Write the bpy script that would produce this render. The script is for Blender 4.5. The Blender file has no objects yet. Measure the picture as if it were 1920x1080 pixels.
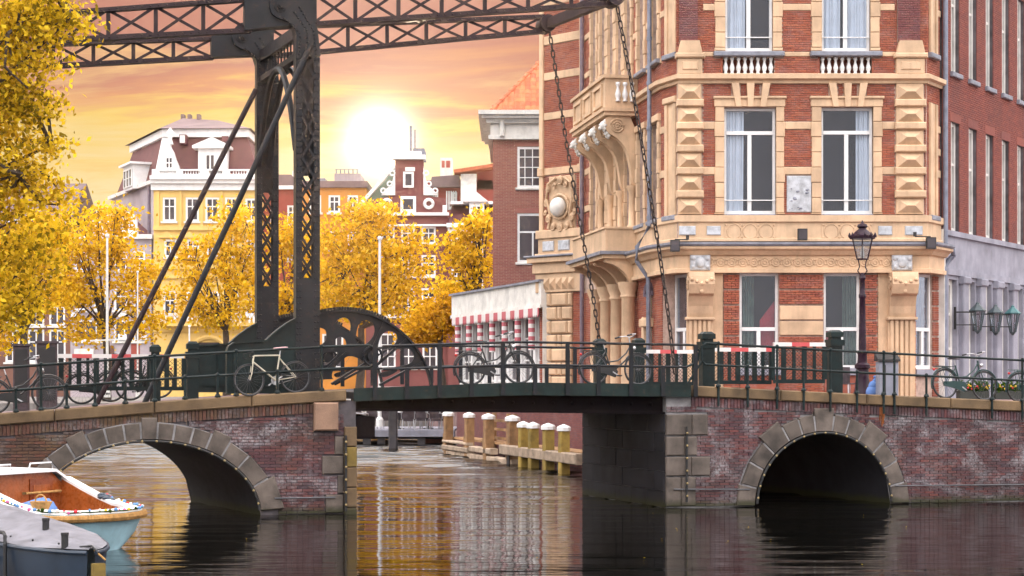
import bpy, math, random
from mathutils import Vector, Matrix

random.seed(7)
SC = bpy.context.scene
COL = SC.collection
R = math.radians

# ------------------------------------------------------------------ camera
F, H, HY = 3350.0, 2.8, 709.0          # focal length in photo pixels, eye height, horizon row
cam = bpy.data.cameras.new('camera')
cam.sensor_width = 36.0
cam.lens = 36.0 * F / 1920.0
cam.shift_y = (HY - 540.0) / 1920.0
cam.clip_end = 4000
cam_o = bpy.data.objects.new('camera', cam)
cam_o.location = (0, 0, H)
cam_o.rotation_euler = (R(90), 0, 0)
COL.objects.link(cam_o)
SC.camera = cam_o

# ------------------------------------------------------------------ world
SUN = Vector((-0.074, 1.0, 0.133)).normalized()
SUN_EL = math.asin(SUN.z)
SUN_AZ = math.atan2(SUN.x, SUN.y)
world = bpy.data.worlds.new('World')
SC.world = world
world.use_nodes = True


class NT:
    """small helper for node trees"""
    def __init__(s, nt):
        s.nt = nt
        nt.nodes.clear()

    def n(s, t, **kw):
        nd = s.nt.nodes.new(t)
        for k, v in kw.items():
            setattr(nd, k, v)
        return nd

    def l(s, a, b):
        s.nt.links.new(a, b)

    def val(s, sock, v):
        if hasattr(v, 'is_linked') or isinstance(v, bpy.types.NodeSocket):
            s.l(v, sock)
        else:
            sock.default_value = v

    def math(s, op, a, b=0.0, clamp=False):
        nd = s.n('ShaderNodeMath', operation=op)
        nd.use_clamp = clamp
        s.val(nd.inputs[0], a)
        s.val(nd.inputs[1], b)
        return nd.outputs[0]

    def mix(s, fac, a, b, blend='MIX'):
        nd = s.n('ShaderNodeMix', data_type='RGBA', blend_type=blend)
        s.val(nd.inputs[0], fac)
        s.val(nd.inputs[6], a if not isinstance(a, tuple) else (*a[:3], 1))
        s.val(nd.inputs[7], b if not isinstance(b, tuple) else (*b[:3], 1))
        return nd.outputs[2]

    def ramp(s, fac, stops, interp='LINEAR'):
        nd = s.n('ShaderNodeValToRGB')
        nd.color_ramp.interpolation = interp
        e = nd.color_ramp.elements
        while len(e) < len(stops):
            e.new(0.5)
        for k, (p, c) in enumerate(stops):
            e[k].position = p
            e[k].color = (*c[:3], 1) if isinstance(c, tuple) else (c, c, c, 1)
        s.val(nd.inputs[0], fac)
        return nd.outputs[0]

    def noise(s, vec, scale, detail=4, rough=0.55, dist=0.0):
        nd = s.n('ShaderNodeTexNoise')
        nd.inputs['Scale'].default_value = scale
        nd.inputs['Detail'].default_value = detail
        nd.inputs['Roughness'].default_value = rough
        nd.inputs['Distortion'].default_value = dist
        s.l(vec, nd.inputs['Vector'])
        return nd.outputs['Fac']

    def mapping(s, vec, scale=(1, 1, 1), rot=(0, 0, 0), loc=(0, 0, 0)):
        nd = s.n('ShaderNodeMapping')
        nd.inputs['Scale'].default_value = scale
        nd.inputs['Rotation'].default_value = rot
        nd.inputs['Location'].default_value = loc
        s.l(vec, nd.inputs['Vector'])
        return nd.outputs[0]

    def smooth(s, v, lo, hi):
        nd = s.n('ShaderNodeMapRange', interpolation_type='SMOOTHSTEP')
        s.val(nd.inputs['Value'], v)
        nd.inputs['From Min'].default_value = lo
        nd.inputs['From Max'].default_value = hi
        return nd.outputs[0]


def build_world():
    t = NT(world.node_tree)
    out = t.n('ShaderNodeOutputWorld')
    tc = t.n('ShaderNodeTexCoord')
    g = tc.outputs['Generated']
    sep = t.n('ShaderNodeSeparateXYZ')
    t.l(g, sep.inputs[0])
    z = t.math('MAXIMUM', sep.outputs[2], 0.0)
    dp = t.n('ShaderNodeVectorMath', operation='DOT_PRODUCT')
    t.l(g, dp.inputs[0])
    dp.inputs[1].default_value = SUN
    d = dp.outputs['Value']
    # a flat cloud layer seen in perspective
    zz = t.math('ADD', z, 0.13)
    cx = t.math('DIVIDE', sep.outputs[0], zz)
    cy = t.math('DIVIDE', sep.outputs[1], zz)
    cmb = t.n('ShaderNodeCombineXYZ')
    t.l(cx, cmb.inputs[0]); t.l(cy, cmb.inputs[1])
    n1 = t.noise(t.mapping(cmb.outputs[0], (0.55, 1, 1)), 1.3, 5, 0.6, 0.4)
    n2 = t.noise(t.mapping(cmb.outputs[0], (0.42, 1, 1), (0, 0, 0.08), (5, 2, 0)), 4.2, 6, 0.62, 0.5)
    el = t.math('ADD', z, t.math('ADD', t.math('MULTIPLY', t.math('SUBTRACT', n1, 0.5), 0.10), t.math('MULTIPLY', t.math('SUBTRACT', n2, 0.5), 0.095)))
    el = t.math('MULTIPLY', el, 1.0, True)
    low = t.ramp(el, [(0.0, (0.98, 0.80, 0.50)), (0.112, (0.98, 0.78, 0.40)), (0.140, (0.98, 0.66, 0.15)),
                      (0.152, (0.78, 0.32, 0.15)), (0.172, (0.58, 0.20, 0.16)),
                      (0.25, (0.58, 0.26, 0.22)), (0.36, (0.95, 0.86, 0.82)), (1.0, (1.0, 1.0, 1.0))])
    streak = t.ramp(n2, [(0.54, 0.0), (0.68, 1.0)])
    low = t.mix(t.math('MULTIPLY', t.math('MULTIPLY', streak, 0.85), t.smooth(z, 0.30, 0.13)), low, (1.0, 0.62, 0.24))
    # away from the sun: pale unseen cloud, made brighter to light the fronts
    far = t.mix(t.math('MULTIPLY', n1, 1.0), (1.85, 1.78, 1.80), (2.35, 2.25, 2.20))
    # overcast sky, with brightness added above the view to lift water and fronts
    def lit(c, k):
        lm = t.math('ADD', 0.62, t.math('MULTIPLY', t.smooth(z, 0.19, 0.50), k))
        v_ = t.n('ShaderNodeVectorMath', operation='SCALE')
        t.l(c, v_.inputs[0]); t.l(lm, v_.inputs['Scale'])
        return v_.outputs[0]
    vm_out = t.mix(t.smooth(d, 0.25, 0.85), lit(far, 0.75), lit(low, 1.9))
    # glow round the sun
    dpos = t.math('MAXIMUM', d, 0.0)
    glow = t.math('ADD', t.math('ADD', t.math('MULTIPLY', t.math('POWER', dpos, 9000.0), 2.6), t.math('MULTIPLY', t.math('POWER', dpos, 1300.0), 0.15)),
                  t.math('MULTIPLY', t.math('POWER', dpos, 380.0), 0.12))
    gv = t.n('ShaderNodeVectorMath', operation='SCALE')
    gv.inputs[0].default_value = (1.0, 0.90, 0.70)
    t.l(glow, gv.inputs['Scale'])
    add = t.n('ShaderNodeVectorMath', operation='ADD')
    t.l(vm_out, add.inputs[0]); t.l(gv.outputs[0], add.inputs[1])
    bg = t.n('ShaderNodeBackground')
    t.l(add.outputs[0], bg.inputs[0])
    bg.inputs[1].default_value = 0.80
    sky = t.n('ShaderNodeTexSky', sky_type='NISHITA')
    sky.sun_disc = False
    sky.sun_elevation = SUN_EL
    sky.sun_rotation = SUN_AZ
    bg2 = t.n('ShaderNodeBackground')
    t.l(sky.outputs[0], bg2.inputs[0])
    bg2.inputs[1].default_value = 0.05
    # the cloud sheet covers nearly all of the clear sky behind it
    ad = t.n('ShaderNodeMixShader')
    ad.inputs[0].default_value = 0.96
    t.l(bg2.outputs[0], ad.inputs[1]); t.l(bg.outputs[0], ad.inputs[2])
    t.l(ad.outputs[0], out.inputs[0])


build_world()
world.cycles.sampling_method = 'MANUAL'
world.cycles.sample_map_resolution = 512

sun = bpy.data.lights.new('sun', 'SUN')
sun.energy = 2.2
sun.angle = R(1.5)
sun.color = (1.0, 0.80, 0.55)
sun_o = bpy.data.objects.new('sun', sun)
sun_o.rotation_euler = (-SUN).to_track_quat('-Z', 'Y').to_euler()
sun_o.location = SUN * 200
COL.objects.link(sun_o)

SC.view_settings.view_transform = 'Standard'
SC.view_settings.look = 'None'
SC.view_settings.gamma = 1.0
SC.view_settings.exposure = 0.74
SC.render.engine = 'CYCLES'
SC.cycles.use_denoising = True
SC.cycles.max_bounces = 4
SC.cycles.diffuse_bounces = 2
SC.cycles.glossy_bounces = 3
SC.cycles.volume_bounces = 0
SC.cycles.use_adaptive_sampling = True
SC.cycles.adaptive_threshold = 0.03
SC.cycles.transparent_max_bounces = 12
SC.cycles.caustics_reflective = False
SC.cycles.caustics_refractive = False

# ------------------------------------------------------------------ helpers
TM, KIDS = {}, {}
I4 = Matrix.Identity(4)


def FR(loc, deg=0.0):
    return Matrix.Translation(Vector(loc)) @ Matrix.Rotation(R(deg), 4, 'Z')


def W(px, py, Y):
    return Vector(((px - 960) / F * Y, Y, H + (HY - py) / F * Y))


def link(o, parent=None):
    COL.objects.link(o)
    if parent is not None:
        o.parent = parent
        KIDS.setdefault(parent.name, []).append(o)


def tag(o, label=None, cat=None, group=None, kind=None):
    if label: o['label'] = label
    if cat: o['category'] = cat
    if group: o['group'] = group
    if kind: o['kind'] = kind
    return o


def thing(name, label, cat, M, group=None):
    o = bpy.data.objects.new(name, None)
    o.empty_display_size = 0.2
    o.matrix_basis = M
    link(o)
    TM[o.name] = M.copy()
    return tag(o, label, cat, group)


def sub_frame(M, x, y, z=0.0, deg=0.0):
    return M @ Matrix.Translation((x, y, z)) @ Matrix.Rotation(R(deg), 4, 'Z')


def copy_tree(o, M, label=None, group=None):
    def rec(src, parent):
        c = src.copy()
        link(c, parent)
        TM[c.name] = TM[src.name]
        for k in KIDS.get(src.name, []):
            rec(k, c)
        return c
    r = rec(o, None)
    r.matrix_basis = M

    def setm(x):
        TM[x.name] = M
        for k in KIDS.get(x.name, []):
            setm(k)
    setm(r)
    if label: r['label'] = label
    if group: r['group'] = group
    return r


class MB:
    def __init__(s):
        s.v, s.f = [], []

    def add(s, vs, fs):
        n = len(s.v)
        s.v.extend(Vector(v) for v in vs)
        s.f.extend(tuple(i + n for i in f) for f in fs)
        return s

    def hexa(s, p):
        return s.add(p, [(0, 3, 2, 1), (4, 5, 6, 7), (0, 1, 5, 4), (1, 2, 6, 5), (2, 3, 7, 6), (3, 0, 4, 7)])

    def box(s, x0, x1, y0, y1, z0, z1):
        return s.hexa([(x0, y0, z0), (x1, y0, z0), (x1, y1, z0), (x0, y1, z0),
                       (x0, y0, z1), (x1, y0, z1), (x1, y1, z1), (x0, y1, z1)])

    def cbox(s, x0, x1, y0, y1, z0, z1, c=0.02):
        """box whose front (-y) edges are chamfered"""
        a = [(x0, y1, z0), (x1, y1, z0), (x1, y1, z1), (x0, y1, z1)]
        b = [(x0, y0 + c, z0), (x1, y0 + c, z0), (x1, y0 + c, z1), (x0, y0 + c, z1)]
        d = [(x0 + c, y0, z0 + c), (x1 - c, y0, z0 + c), (x1 - c, y0, z1 - c), (x0 + c, y0, z1 - c)]
        fs = [(8, 9, 10, 11), (0, 3, 2, 1)]
        for k in range(4):
            j = (k + 1) % 4
            fs += [(k, j, 4 + j, 4 + k), (4 + k, 4 + j, 8 + j, 8 + k)]
        return s.add(a + b + d, fs)

    def pyr(s, x0, x1, y0, y1, z0, z1, k=0.35):
        """block with a hipped (diamond) face towards -y"""
        mz = (z0 + z1) / 2
        w = min((x1 - x0) * k, (z1 - z0) * 0.9)
        v = [(x0, y1, z0), (x1, y1, z0), (x1, y1, z1), (x0, y1, z1), (x0 + w, y0, mz), (x1 - w, y0, mz)]
        return s.add(v, [(0, 1, 5, 4), (1, 2, 5), (2, 3, 4, 5), (3, 0, 4)])

    def prism(s, pts, y0, y1):
        """xz polygon extruded along y"""
        n = len(pts)
        v = [(p[0], y0, p[1]) for p in pts] + [(p[0], y1, p[1]) for p in pts]
        fs = [tuple(range(n)), tuple(range(2 * n - 1, n - 1, -1))]
        fs += [(k, k + n, (k + 1) % n + n, (k + 1) % n) for k in range(n)]
        return s.add(v, fs)

    def prismx(s, pts, x0, x1):
        """yz polygon extruded along x"""
        n = len(pts)
        v = [(x0, p[0], p[1]) for p in pts] + [(x1, p[0], p[1]) for p in pts]
        fs = [tuple(range(n)), tuple(range(2 * n - 1, n - 1, -1))]
        fs += [(k, k + n, (k + 1) % n + n, (k + 1) % n) for k in range(n)]
        return s.add(v, fs)

    def prismz(s, pts, z0, z1):
        n = len(pts)
        v = [(p[0], p[1], z0) for p in pts] + [(p[0], p[1], z1) for p in pts]
        fs = [tuple(range(n)), tuple(range(2 * n - 1, n - 1, -1))]
        fs += [(k, k + n, (k + 1) % n + n, (k + 1) % n) for k in range(n)]
        return s.add(v, fs)

    def path(s, pts, r, n=6, closed=False, taper=None):
        pts = [Vector(p) for p in pts]
        m = len(pts)
        rings = []
        up = Vector((0, 0, 1))
        for k, p in enumerate(pts):
            if closed:
                d = pts[(k + 1) % m] - pts[k - 1]
            else:
                d = pts[min(k + 1, m - 1)] - pts[max(k - 1, 0)]
            if d.length < 1e-9: d = Vector((1, 0, 0))
            d.normalize()
            a = d.cross(up if abs(d.z) < 0.95 else Vector((0, 1, 0))).normalized()
            b = d.cross(a)
            rr = r if taper is None else r + (taper - r) * k / (m - 1)
            rings.append([p + (a * math.cos(2 * math.pi * q / n) + b * math.sin(2 * math.pi * q / n)) * rr for q in range(n)])
        vs = [q for g in rings for q in g]
        fs = []
        for k in range(m if closed else m - 1):
            k2 = (k + 1) % m
            for q in range(n):
                q2 = (q + 1) % n
                fs.append((k * n + q, k * n + q2, k2 * n + q2, k2 * n + q))
        if not closed:
            fs += [tuple(range(n - 1, -1, -1)), tuple((m - 1) * n + q for q in range(n))]
        return s.add(vs, fs)

    def tube(s, a, b, r, r1=None, n=8):
        return s.path([a, b], r, n, taper=r1)

    def beam(s, a, b, w, h, up=(0, 0, 1)):
        a, b = Vector(a), Vector(b)
        d = (b - a).normalized()
        sd = d.cross(Vector(up)).normalized()
        u = sd.cross(d)
        o = [sd * -w / 2 + u * -h / 2, sd * w / 2 + u * -h / 2, sd * w / 2 + u * h / 2, sd * -w / 2 + u * h / 2]
        return s.hexa([a + q for q in o] + [b + q for q in o])

    def lathe(s, prof, n=12, c=(0, 0, 0), sx=1.0, rot=0.0):
        vs, fs = [], []
        for (r, z) in prof:
            for q in range(n):
                an = 2 * math.pi * q / n + rot
                vs.append((c[0] + r * math.cos(an) * sx, c[1] + r * math.sin(an), c[2] + z))
        for k in range(len(prof) - 1):
            for q in range(n):
                q2 = (q + 1) % n
                fs.append((k * n + q, k * n + q2, (k + 1) * n + q2, (k + 1) * n + q))
        fs.append(tuple(range(n - 1, -1, -1)))
        fs.append(tuple((len(prof) - 1) * n + q for q in range(n)))
        return s.add(vs, fs)

    def ball(s, c, r, n=8, m=5, sc=(1, 1, 1)):
        prof = [(max(1e-3, math.sin(math.pi * k / m)) * r, -math.cos(math.pi * k / m) * r) for k in range(m + 1)]
        o = MB().lathe(prof, n)
        return s.add([(c[0] + v.x * sc[0], c[1] + v.y * sc[1], c[2] + v.z * sc[2]) for v in o.v], o.f)

    def ring(s, c, R_, r, n=28, m=6, axis='y', a0=0.0, a1=None):
        pts = []
        full = a1 is None
        a1 = 2 * math.pi if full else a1
        for k in range(n if full else n + 1):
            a = a0 + (a1 - a0) * k / n
            if axis == 'y': pts.append((c[0] + R_ * math.cos(a), c[1], c[2] + R_ * math.sin(a)))
            elif axis == 'x': pts.append((c[0], c[1] + R_ * math.cos(a), c[2] + R_ * math.sin(a)))
            else: pts.append((c[0] + R_ * math.cos(a), c[1] + R_ * math.sin(a), c[2]))
        return s.path(pts, r, m, closed=full)

    def loft(s, rings, closed=False, caps=False):
        n = len(rings[0])
        vs = [p for g in rings for p in g]
        fs = []
        for k in range(len(rings) - 1):
            for q in range(n if closed else n - 1):
                q2 = (q + 1) % n
                fs.append((k * n + q, k * n + q2, (k + 1) * n + q2, (k + 1) * n + q))
        if caps:
            fs += [tuple(range(n - 1, -1, -1)), tuple((len(rings) - 1) * n + q for q in range(n))]
        return s.add(vs, fs)

    def build(s, name, mat, parent=None, frame=None, smooth=False, at=None, label=None):
        M = frame if frame is not None else I4
        P = TM[parent.name] if parent is not None else (at if at is not None else I4)
        X = P.inverted() @ M
        me = bpy.data.meshes.new(name)
        me.from_pydata([X @ v for v in s.v], [], s.f)
        me.materials.append(mat)
        if smooth:
            me.shade_smooth()
            if smooth != 'all':
                me.set_sharp_from_angle(angle=R(40))
        o = bpy.data.objects.new(name, me)
        link(o, parent)
        if parent is None and at is not None:
            o.matrix_basis = at
        TM[o.name] = P.copy()
        if label: o['label'] = label
        return o


def inst(me, name, parent, M, frame=None):
    """one more object sharing a mesh; M is its matrix in the frame"""
    o = bpy.data.objects.new(name, me)
    X = TM[parent.name].inverted() @ (frame if frame is not None else I4) @ M
    o.matrix_basis = X
    link(o, parent)
    TM[o.name] = TM[parent.name]
    return o


def mesh_of(mb, name, mat, smooth=False):
    me = bpy.data.meshes.new(name)
    me.from_pydata(mb.v, [], mb.f)
    me.materials.append(mat)
    if smooth: me.shade_smooth()
    return me


# ------------------------------------------------------------------ materials
def pbsdf(name):
    m = bpy.data.materials.new(name)
    m.use_nodes = True
    t = NT(m.node_tree)
    out = t.n('ShaderNodeOutputMaterial')
    b = t.n('ShaderNodeBsdfPrincipled')
    t.l(b.outputs[0], out.inputs[0])
    return m, t, b, out


def mat(name, c, rough=0.6, metal=0.0, var=0.25, scale=3.0, c2=None, bump=0.0, bscale=40.0, isl=0.0, spec=0.5, streak=0.0, rust=0.0, wl=False):
    """painted / stone / wood surface with uneven colour, wear and fine relief"""
    m, t, b, out = pbsdf(name)
    pos = t.n('ShaderNodeNewGeometry').outputs['Position']
    n1 = t.noise(pos, scale, 6, 0.62)
    c2 = c2 or tuple(x * (1 - var * 1.3) for x in c)
    ci = tuple(min(1, x * (1 + var * 0.35)) for x in c)
    col = t.ramp(n1, [(0.30, c2), (0.62, ci)])
    if streak:
        n3 = t.noise(t.mapping(pos, (3.0, 3.0, 0.35)), 2.2, 5, 0.65)
        col = t.mix(t.math('MULTIPLY', t.ramp(n3, [(0.48, 0.0), (0.75, 1.0)]), streak), col, tuple(x * 0.35 for x in c))
    if isl:
        gi = t.n('ShaderNodeNewGeometry').outputs['Random Per Island']
        oi = t.n('ShaderNodeObjectInfo').outputs['Random']
        rnd = t.math('FRACT', t.math('ADD', gi, oi))
        k = t.math('ADD', 1 - isl, t.math('MULTIPLY', rnd, isl * 1.6))
        vm = t.n('ShaderNodeVectorMath', operation='SCALE')
        t.l(col, vm.inputs[0]); t.l(k, vm.inputs['Scale'])
        col = vm.outputs[0]
    if rust:
        rn = t.noise(pos, 7.0, 6, 0.7, 0.3)
        col = t.mix(t.math('MULTIPLY', t.ramp(rn, [(0.56, 0.0), (0.72, 1.0)]), rust), col, (0.13, 0.055, 0.025))
    if wl:
        sp = t.n('ShaderNodeSeparateXYZ')
        t.l(pos, sp.inputs[0])
        zz = t.math('ADD', sp.outputs[2], t.math('MULTIPLY', t.math('SUBTRACT', t.noise(pos, 5, 5, 0.7), 0.5), 0.22))
        col = t.mix(t.math('MULTIPLY', t.smooth(zz, 0.20, 0.04), 0.95), col, (0.030, 0.030, 0.010))
    t.l(col, b.inputs['Base Color'])
    n2 = t.noise(pos, scale * 4, 4)
    t.l(t.math('ADD', rough - 0.12, t.math('MULTIPLY', n2, 0.24)), b.inputs['Roughness'])
    b.inputs['Metallic'].default_value = metal
    b.inputs['Specular IOR Level'].default_value = spec
    if bump:
        bp = t.n('ShaderNodeBump')
        bp.inputs['Strength'].default_value = bump
        bp.inputs['Distance'].default_value = 0.02
        t.l(t.noise(pos, bscale, 5, 0.6), bp.inputs['Height'])
        t.l(bp.outputs[0], b.inputs['Normal'])
    return m


def brick_mat(name, cols, salt=0.0, moss=0.0, dark=0.0):
    """fired brick: each one its own tone; salt bloom, moss above the waterline"""
    m, t, b, out = pbsdf(name)
    geo = t.n('ShaderNodeNewGeometry')
    pos = geo.outputs['Position']
    rnd = t.math('FRACT', t.math('ADD', geo.outputs['Random Per Island'], t.n('ShaderNodeObjectInfo').outputs['Random']))
    k = len(cols)
    col = t.ramp(rnd, [((i + 0.5) / k, c) for i, c in enumerate(cols)])
    grain = t.noise(pos, 60, 4, 0.7)
    col = t.mix(t.math('MULTIPLY', grain, 0.45), col, tuple(x * 0.45 for x in cols[0]))
    big = t.noise(pos, 0.9, 5, 0.6)
    if dark:
        col = t.mix(t.math('MULTIPLY', t.ramp(big, [(0.42, 0.0), (0.68, 1.0)]), dark), col, (0.05, 0.035, 0.035))
    if salt:
        s1 = t.noise(t.mapping(pos, (1, 1, 1.6)), 1.5, 7, 0.7, 0.4)
        s2 = t.noise(pos, 22, 4, 0.7)
        f = t.math('MULTIPLY', t.ramp(s1, [(0.47, 0.0), (0.66, 1.0)]), t.ramp(s2, [(0.36, 0.0), (0.60, 1.0)]))
        col = t.mix(t.math('MULTIPLY', f, salt), col, (0.40, 0.385, 0.41))
    if moss:
        sep = t.n('ShaderNodeSeparateXYZ')
        t.l(pos, sep.inputs[0])
        zz = t.math('ADD', sep.outputs[2], t.math('MULTIPLY', t.math('SUBTRACT', t.noise(pos, 5, 5, 0.7), 0.5), 0.22))
        col = t.mix(t.math('MULTIPLY', t.smooth(zz, 0.22, 0.02), 0.95), col, (0.028, 0.030, 0.010))
        ms = t.ramp(t.noise(t.mapping(pos, (1, 1, 1), (0, 0, 0), (3, 1, 4)), 1.1, 6, 0.65), [(0.52, 0.0), (0.70, 1.0)])
        col = t.mix(t.math('MULTIPLY', ms, moss), col, (0.12, 0.09, 0.02))
    t.l(col, b.inputs['Base Color'])
    b.inputs['Roughness'].default_value = 0.82
    bp = t.n('ShaderNodeBump')
    bp.inputs['Strength'].default_value = 0.5
    bp.inputs['Distance'].default_value = 0.01
    t.l(grain, bp.inputs['Height'])
    t.l(bp.outputs[0], b.inputs['Normal'])
    return m


def glass_mat(name, tint=(0.55, 0.6, 0.65), refl=0.22):
    m, t, b, out = pbsdf(name)
    t.nt.nodes.remove(b)
    tr = t.n('ShaderNodeBsdfTransparent'); tr.inputs[0].default_value = (*tint, 1)
    gl = t.n('ShaderNodeBsdfGlossy'); gl.inputs['Roughness'].default_value = 0.03
    gl.inputs['Color'].default_value = (0.9, 0.92, 1, 1)
    pos = t.n('ShaderNodeNewGeometry').outputs['Position']
    bp = t.n('ShaderNodeBump'); bp.inputs['Strength'].default_value = 0.12; bp.inputs['Distance'].default_value = 0.05
    t.l(t.noise(pos, 1.6, 3), bp.inputs['Height'])
    t.l(bp.outputs[0], gl.inputs['Normal'])
    fr = t.n('ShaderNodeFresnel'); fr.inputs[0].default_value = 1.45
    fac = t.math('ADD', t.math('MULTIPLY', fr.outputs[0], 0.45), refl, True)
    mx = t.n('ShaderNodeMixShader')
    t.l(fac, mx.inputs[0]); t.l(tr.outputs[0], mx.inputs[1]); t.l(gl.outputs[0], mx.inputs[2])
    t.l(mx.outputs[0], out.inputs[0])
    return m


def leaf_mat(name, cols, trans=0.5):
    m, t, b, out = pbsdf(name)
    t.nt.nodes.remove(b)
    geo = t.n('ShaderNodeNewGeometry')
    k = len(cols)
    big = t.noise(geo.outputs['Position'], 0.8, 3)
    rnd = t.math('ADD', t.math('MULTIPLY', geo.outputs['Random Per Island'], 0.75), t.math('MULTIPLY', t.math('SUBTRACT', big, 0.35), 0.6), True)
    col = t.ramp(rnd, [((i + 0.5) / k, c) for i, c in enumerate(cols)])
    df = t.n('ShaderNodeBsdfDiffuse'); tl = t.n('ShaderNodeBsdfTranslucent')
    t.l(col, df.inputs[0]); t.l(col, tl.inputs[0])
    mx = t.n('ShaderNodeMixShader'); mx.inputs[0].default_value = trans
    t.l(df.outputs[0], mx.inputs[1]); t.l(tl.outputs[0], mx.inputs[2])
    t.l(mx.outputs[0], out.inputs[0])
    return m


def stripe_mat(name, a, b_, period, axis=2):
    m, t, b, out = pbsdf(name)
    tc = t.n('ShaderNodeTexCoord').outputs['Object']
    sep = t.n('ShaderNodeSeparateXYZ'); t.l(tc, sep.inputs[0])
    f = t.math('GREATER_THAN', t.math('FRACT', t.math('DIVIDE', sep.outputs[axis], period)), 0.5)
    n = t.noise(t.n('ShaderNodeNewGeometry').outputs['Position'], 9, 5, 0.7)
    c = t.mix(f, a, b_)
    c = t.mix(t.math('MULTIPLY', n, 0.35), c, tuple(x * 0.5 for x in a))
    t.l(c, b.inputs['Base Color'])
    b.inputs['Roughness'].default_value = 0.45
    return m


def water_mat():
    m, t, b, out = pbsdf('water')
    pos = t.n('ShaderNodeNewGeometry').outputs['Position']
    b.inputs['Base Color'].default_value = (0.0030, 0.0030, 0.0026, 1)
    b.inputs['Roughness'].default_value = 0.045
    b.inputs['IOR'].default_value = 1.40
    b.inputs['Specular IOR Level'].default_value = 0.5
    a = t.noise(t.mapping(pos, (0.15, 1.0, 1), (0, 0, R(3))), 1.3, 2, 0.5, 0.4)
    c = t.noise(t.mapping(pos, (0.32, 2.0, 1), (0, 0, R(-4))), 2.2, 2, 0.55, 0.3)
    f = t.noise(t.mapping(pos, (1.0, 2.2, 1), (0, 0, R(12))), 6.5, 2, 0.6, 0.0)
    d = t.noise(t.mapping(pos, (0.25, 0.6, 1), (0, 0, R(20))), 0.5, 2, 0.5)
    # the breeze ruffles the open water beyond the bridge more than the sheltered side
    sepw = t.n('ShaderNodeSeparateXYZ')
    t.l(pos, sepw.inputs[0])
    gs = t.smooth(t.math('ADD', sepw.outputs[1], t.math('MULTIPLY', t.math('SUBTRACT', d, 0.5), 24.0)), 40.0, 58.0)
    gust = t.math('ADD', 0.50, t.math('MULTIPLY', gs, 0.7))
    h = t.math('ADD', t.math('MULTIPLY', a, 0.50), t.math('MULTIPLY', c, 0.30))
    h = t.math('ADD', h, t.math('MULTIPLY', t.math('MULTIPLY', f, gs), 0.16))
    h = t.math('MULTIPLY', h, t.math('MULTIPLY', gust, t.math('ADD', 0.45, t.math('MULTIPLY', d, 1.0))))
    bp = t.n('ShaderNodeBump')
    bp.inputs['Strength'].default_value = 0.45
    bp.inputs['Distance'].default_value = 0.12
    t.l(h, bp.inputs['Height'])
    t.l(bp.outputs[0], b.inputs['Normal'])
    return m


M = {}
M['water'] = water_mat()
M['cream'] = mat('cream_stucco', (0.68, 0.465, 0.295), 0.7, var=0.22, scale=1.3, bump=0.25, bscale=30, streak=0.30, isl=0.10)
M['white'] = mat('white_paint', (0.80, 0.80, 0.80), 0.45, var=0.10, scale=2.5)
M['offwhite'] = mat('old_white_paint', (0.74, 0.72, 0.68), 0.6, var=0.2, scale=2.0, streak=0.2)
M['lead'] = mat('lead_flashing', (0.22, 0.23, 0.28), 0.6, var=0.3, scale=4)
M['slate'] = mat('slate_sill', (0.24, 0.25, 0.30), 0.6, var=0.3, scale=5)
M['mortar'] = mat('mortar', (0.50, 0.36, 0.30), 0.9, var=0.3, scale=6)
M['mortar_pale'] = mat('pale_mortar', (0.30, 0.29, 0.30), 0.9, var=0.45, scale=3)
M['mortar_dark'] = mat('canal_mortar', (0.12, 0.105, 0.115), 0.9, var=0.5, scale=2.0)
M['hotel_brick'] = brick_mat('hotel_brick', [(0.38, 0.10, 0.055), (0.26, 0.066, 0.042), (0.48, 0.145, 0.075), (0.32, 0.085, 0.052), (0.43, 0.115, 0.056)], salt=0.25, dark=0.15)
M['purple_brick'] = brick_mat('purple_brick', [(0.20, 0.06, 0.06), (0.24, 0.08, 0.07), (0.17, 0.055, 0.06)], salt=0.15)
M['right_brick'] = brick_mat('right_brick', [(0.27, 0.068, 0.05), (0.23, 0.06, 0.05), (0.31, 0.08, 0.055)], dark=0.3)
M['far_brick'] = brick_mat('far_brick', [(0.36, 0.13, 0.10), (0.32, 0.11, 0.09), (0.40, 0.16, 0.12)], salt=0.1)
M['canal_brick'] = brick_mat('canal_brick', [(0.10, 0.038, 0.045), (0.15, 0.048, 0.048), (0.06, 0.035, 0.048), (0.20, 0.058, 0.052), (0.09, 0.05, 0.06)], salt=0.85, moss=0.12, dark=0.6)
M['mossy_brick'] = brick_mat('mossy_brick', [(0.11, 0.055, 0.032), (0.14, 0.065, 0.036), (0.075, 0.042, 0.032), (0.16, 0.06, 0.04)], salt=0.45, moss=0.5, dark=0.4)
M['granite'] = mat('granite', (0.135, 0.108, 0.092), 0.8, var=0.55, scale=2.2, bump=0.4, bscale=50, isl=0.25, streak=0.3, wl=True)
M['granite_dark'] = mat('dark_granite', (0.030, 0.029, 0.036), 0.7, spec=0.25, var=0.4, scale=2.0, bump=0.3, bscale=40, isl=0.25, streak=0.4, wl=True)  # granite in a far darker tone, for vaults and pier side
M['coping'] = mat('coping_stone', (0.17, 0.108, 0.055), 0.8, var=0.45, scale=1.5, bump=0.35, bscale=45, isl=0.2, streak=0.25, wl=True)
M['sandstone'] = mat('sandstone', (0.31, 0.185, 0.125), 0.8, var=0.25, scale=2, bump=0.3)
M['iron'] = mat('dark_green_iron', (0.008, 0.018, 0.019), 0.42, var=0.4, scale=3, bump=0.08, bscale=60, spec=0.22, rust=0.15)
M['iron_grey'] = mat('grey_green_iron', (0.013, 0.015, 0.019), 0.45, var=0.35, scale=2, bump=0.1, bscale=60, rust=0.25, spec=0.22)
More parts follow.
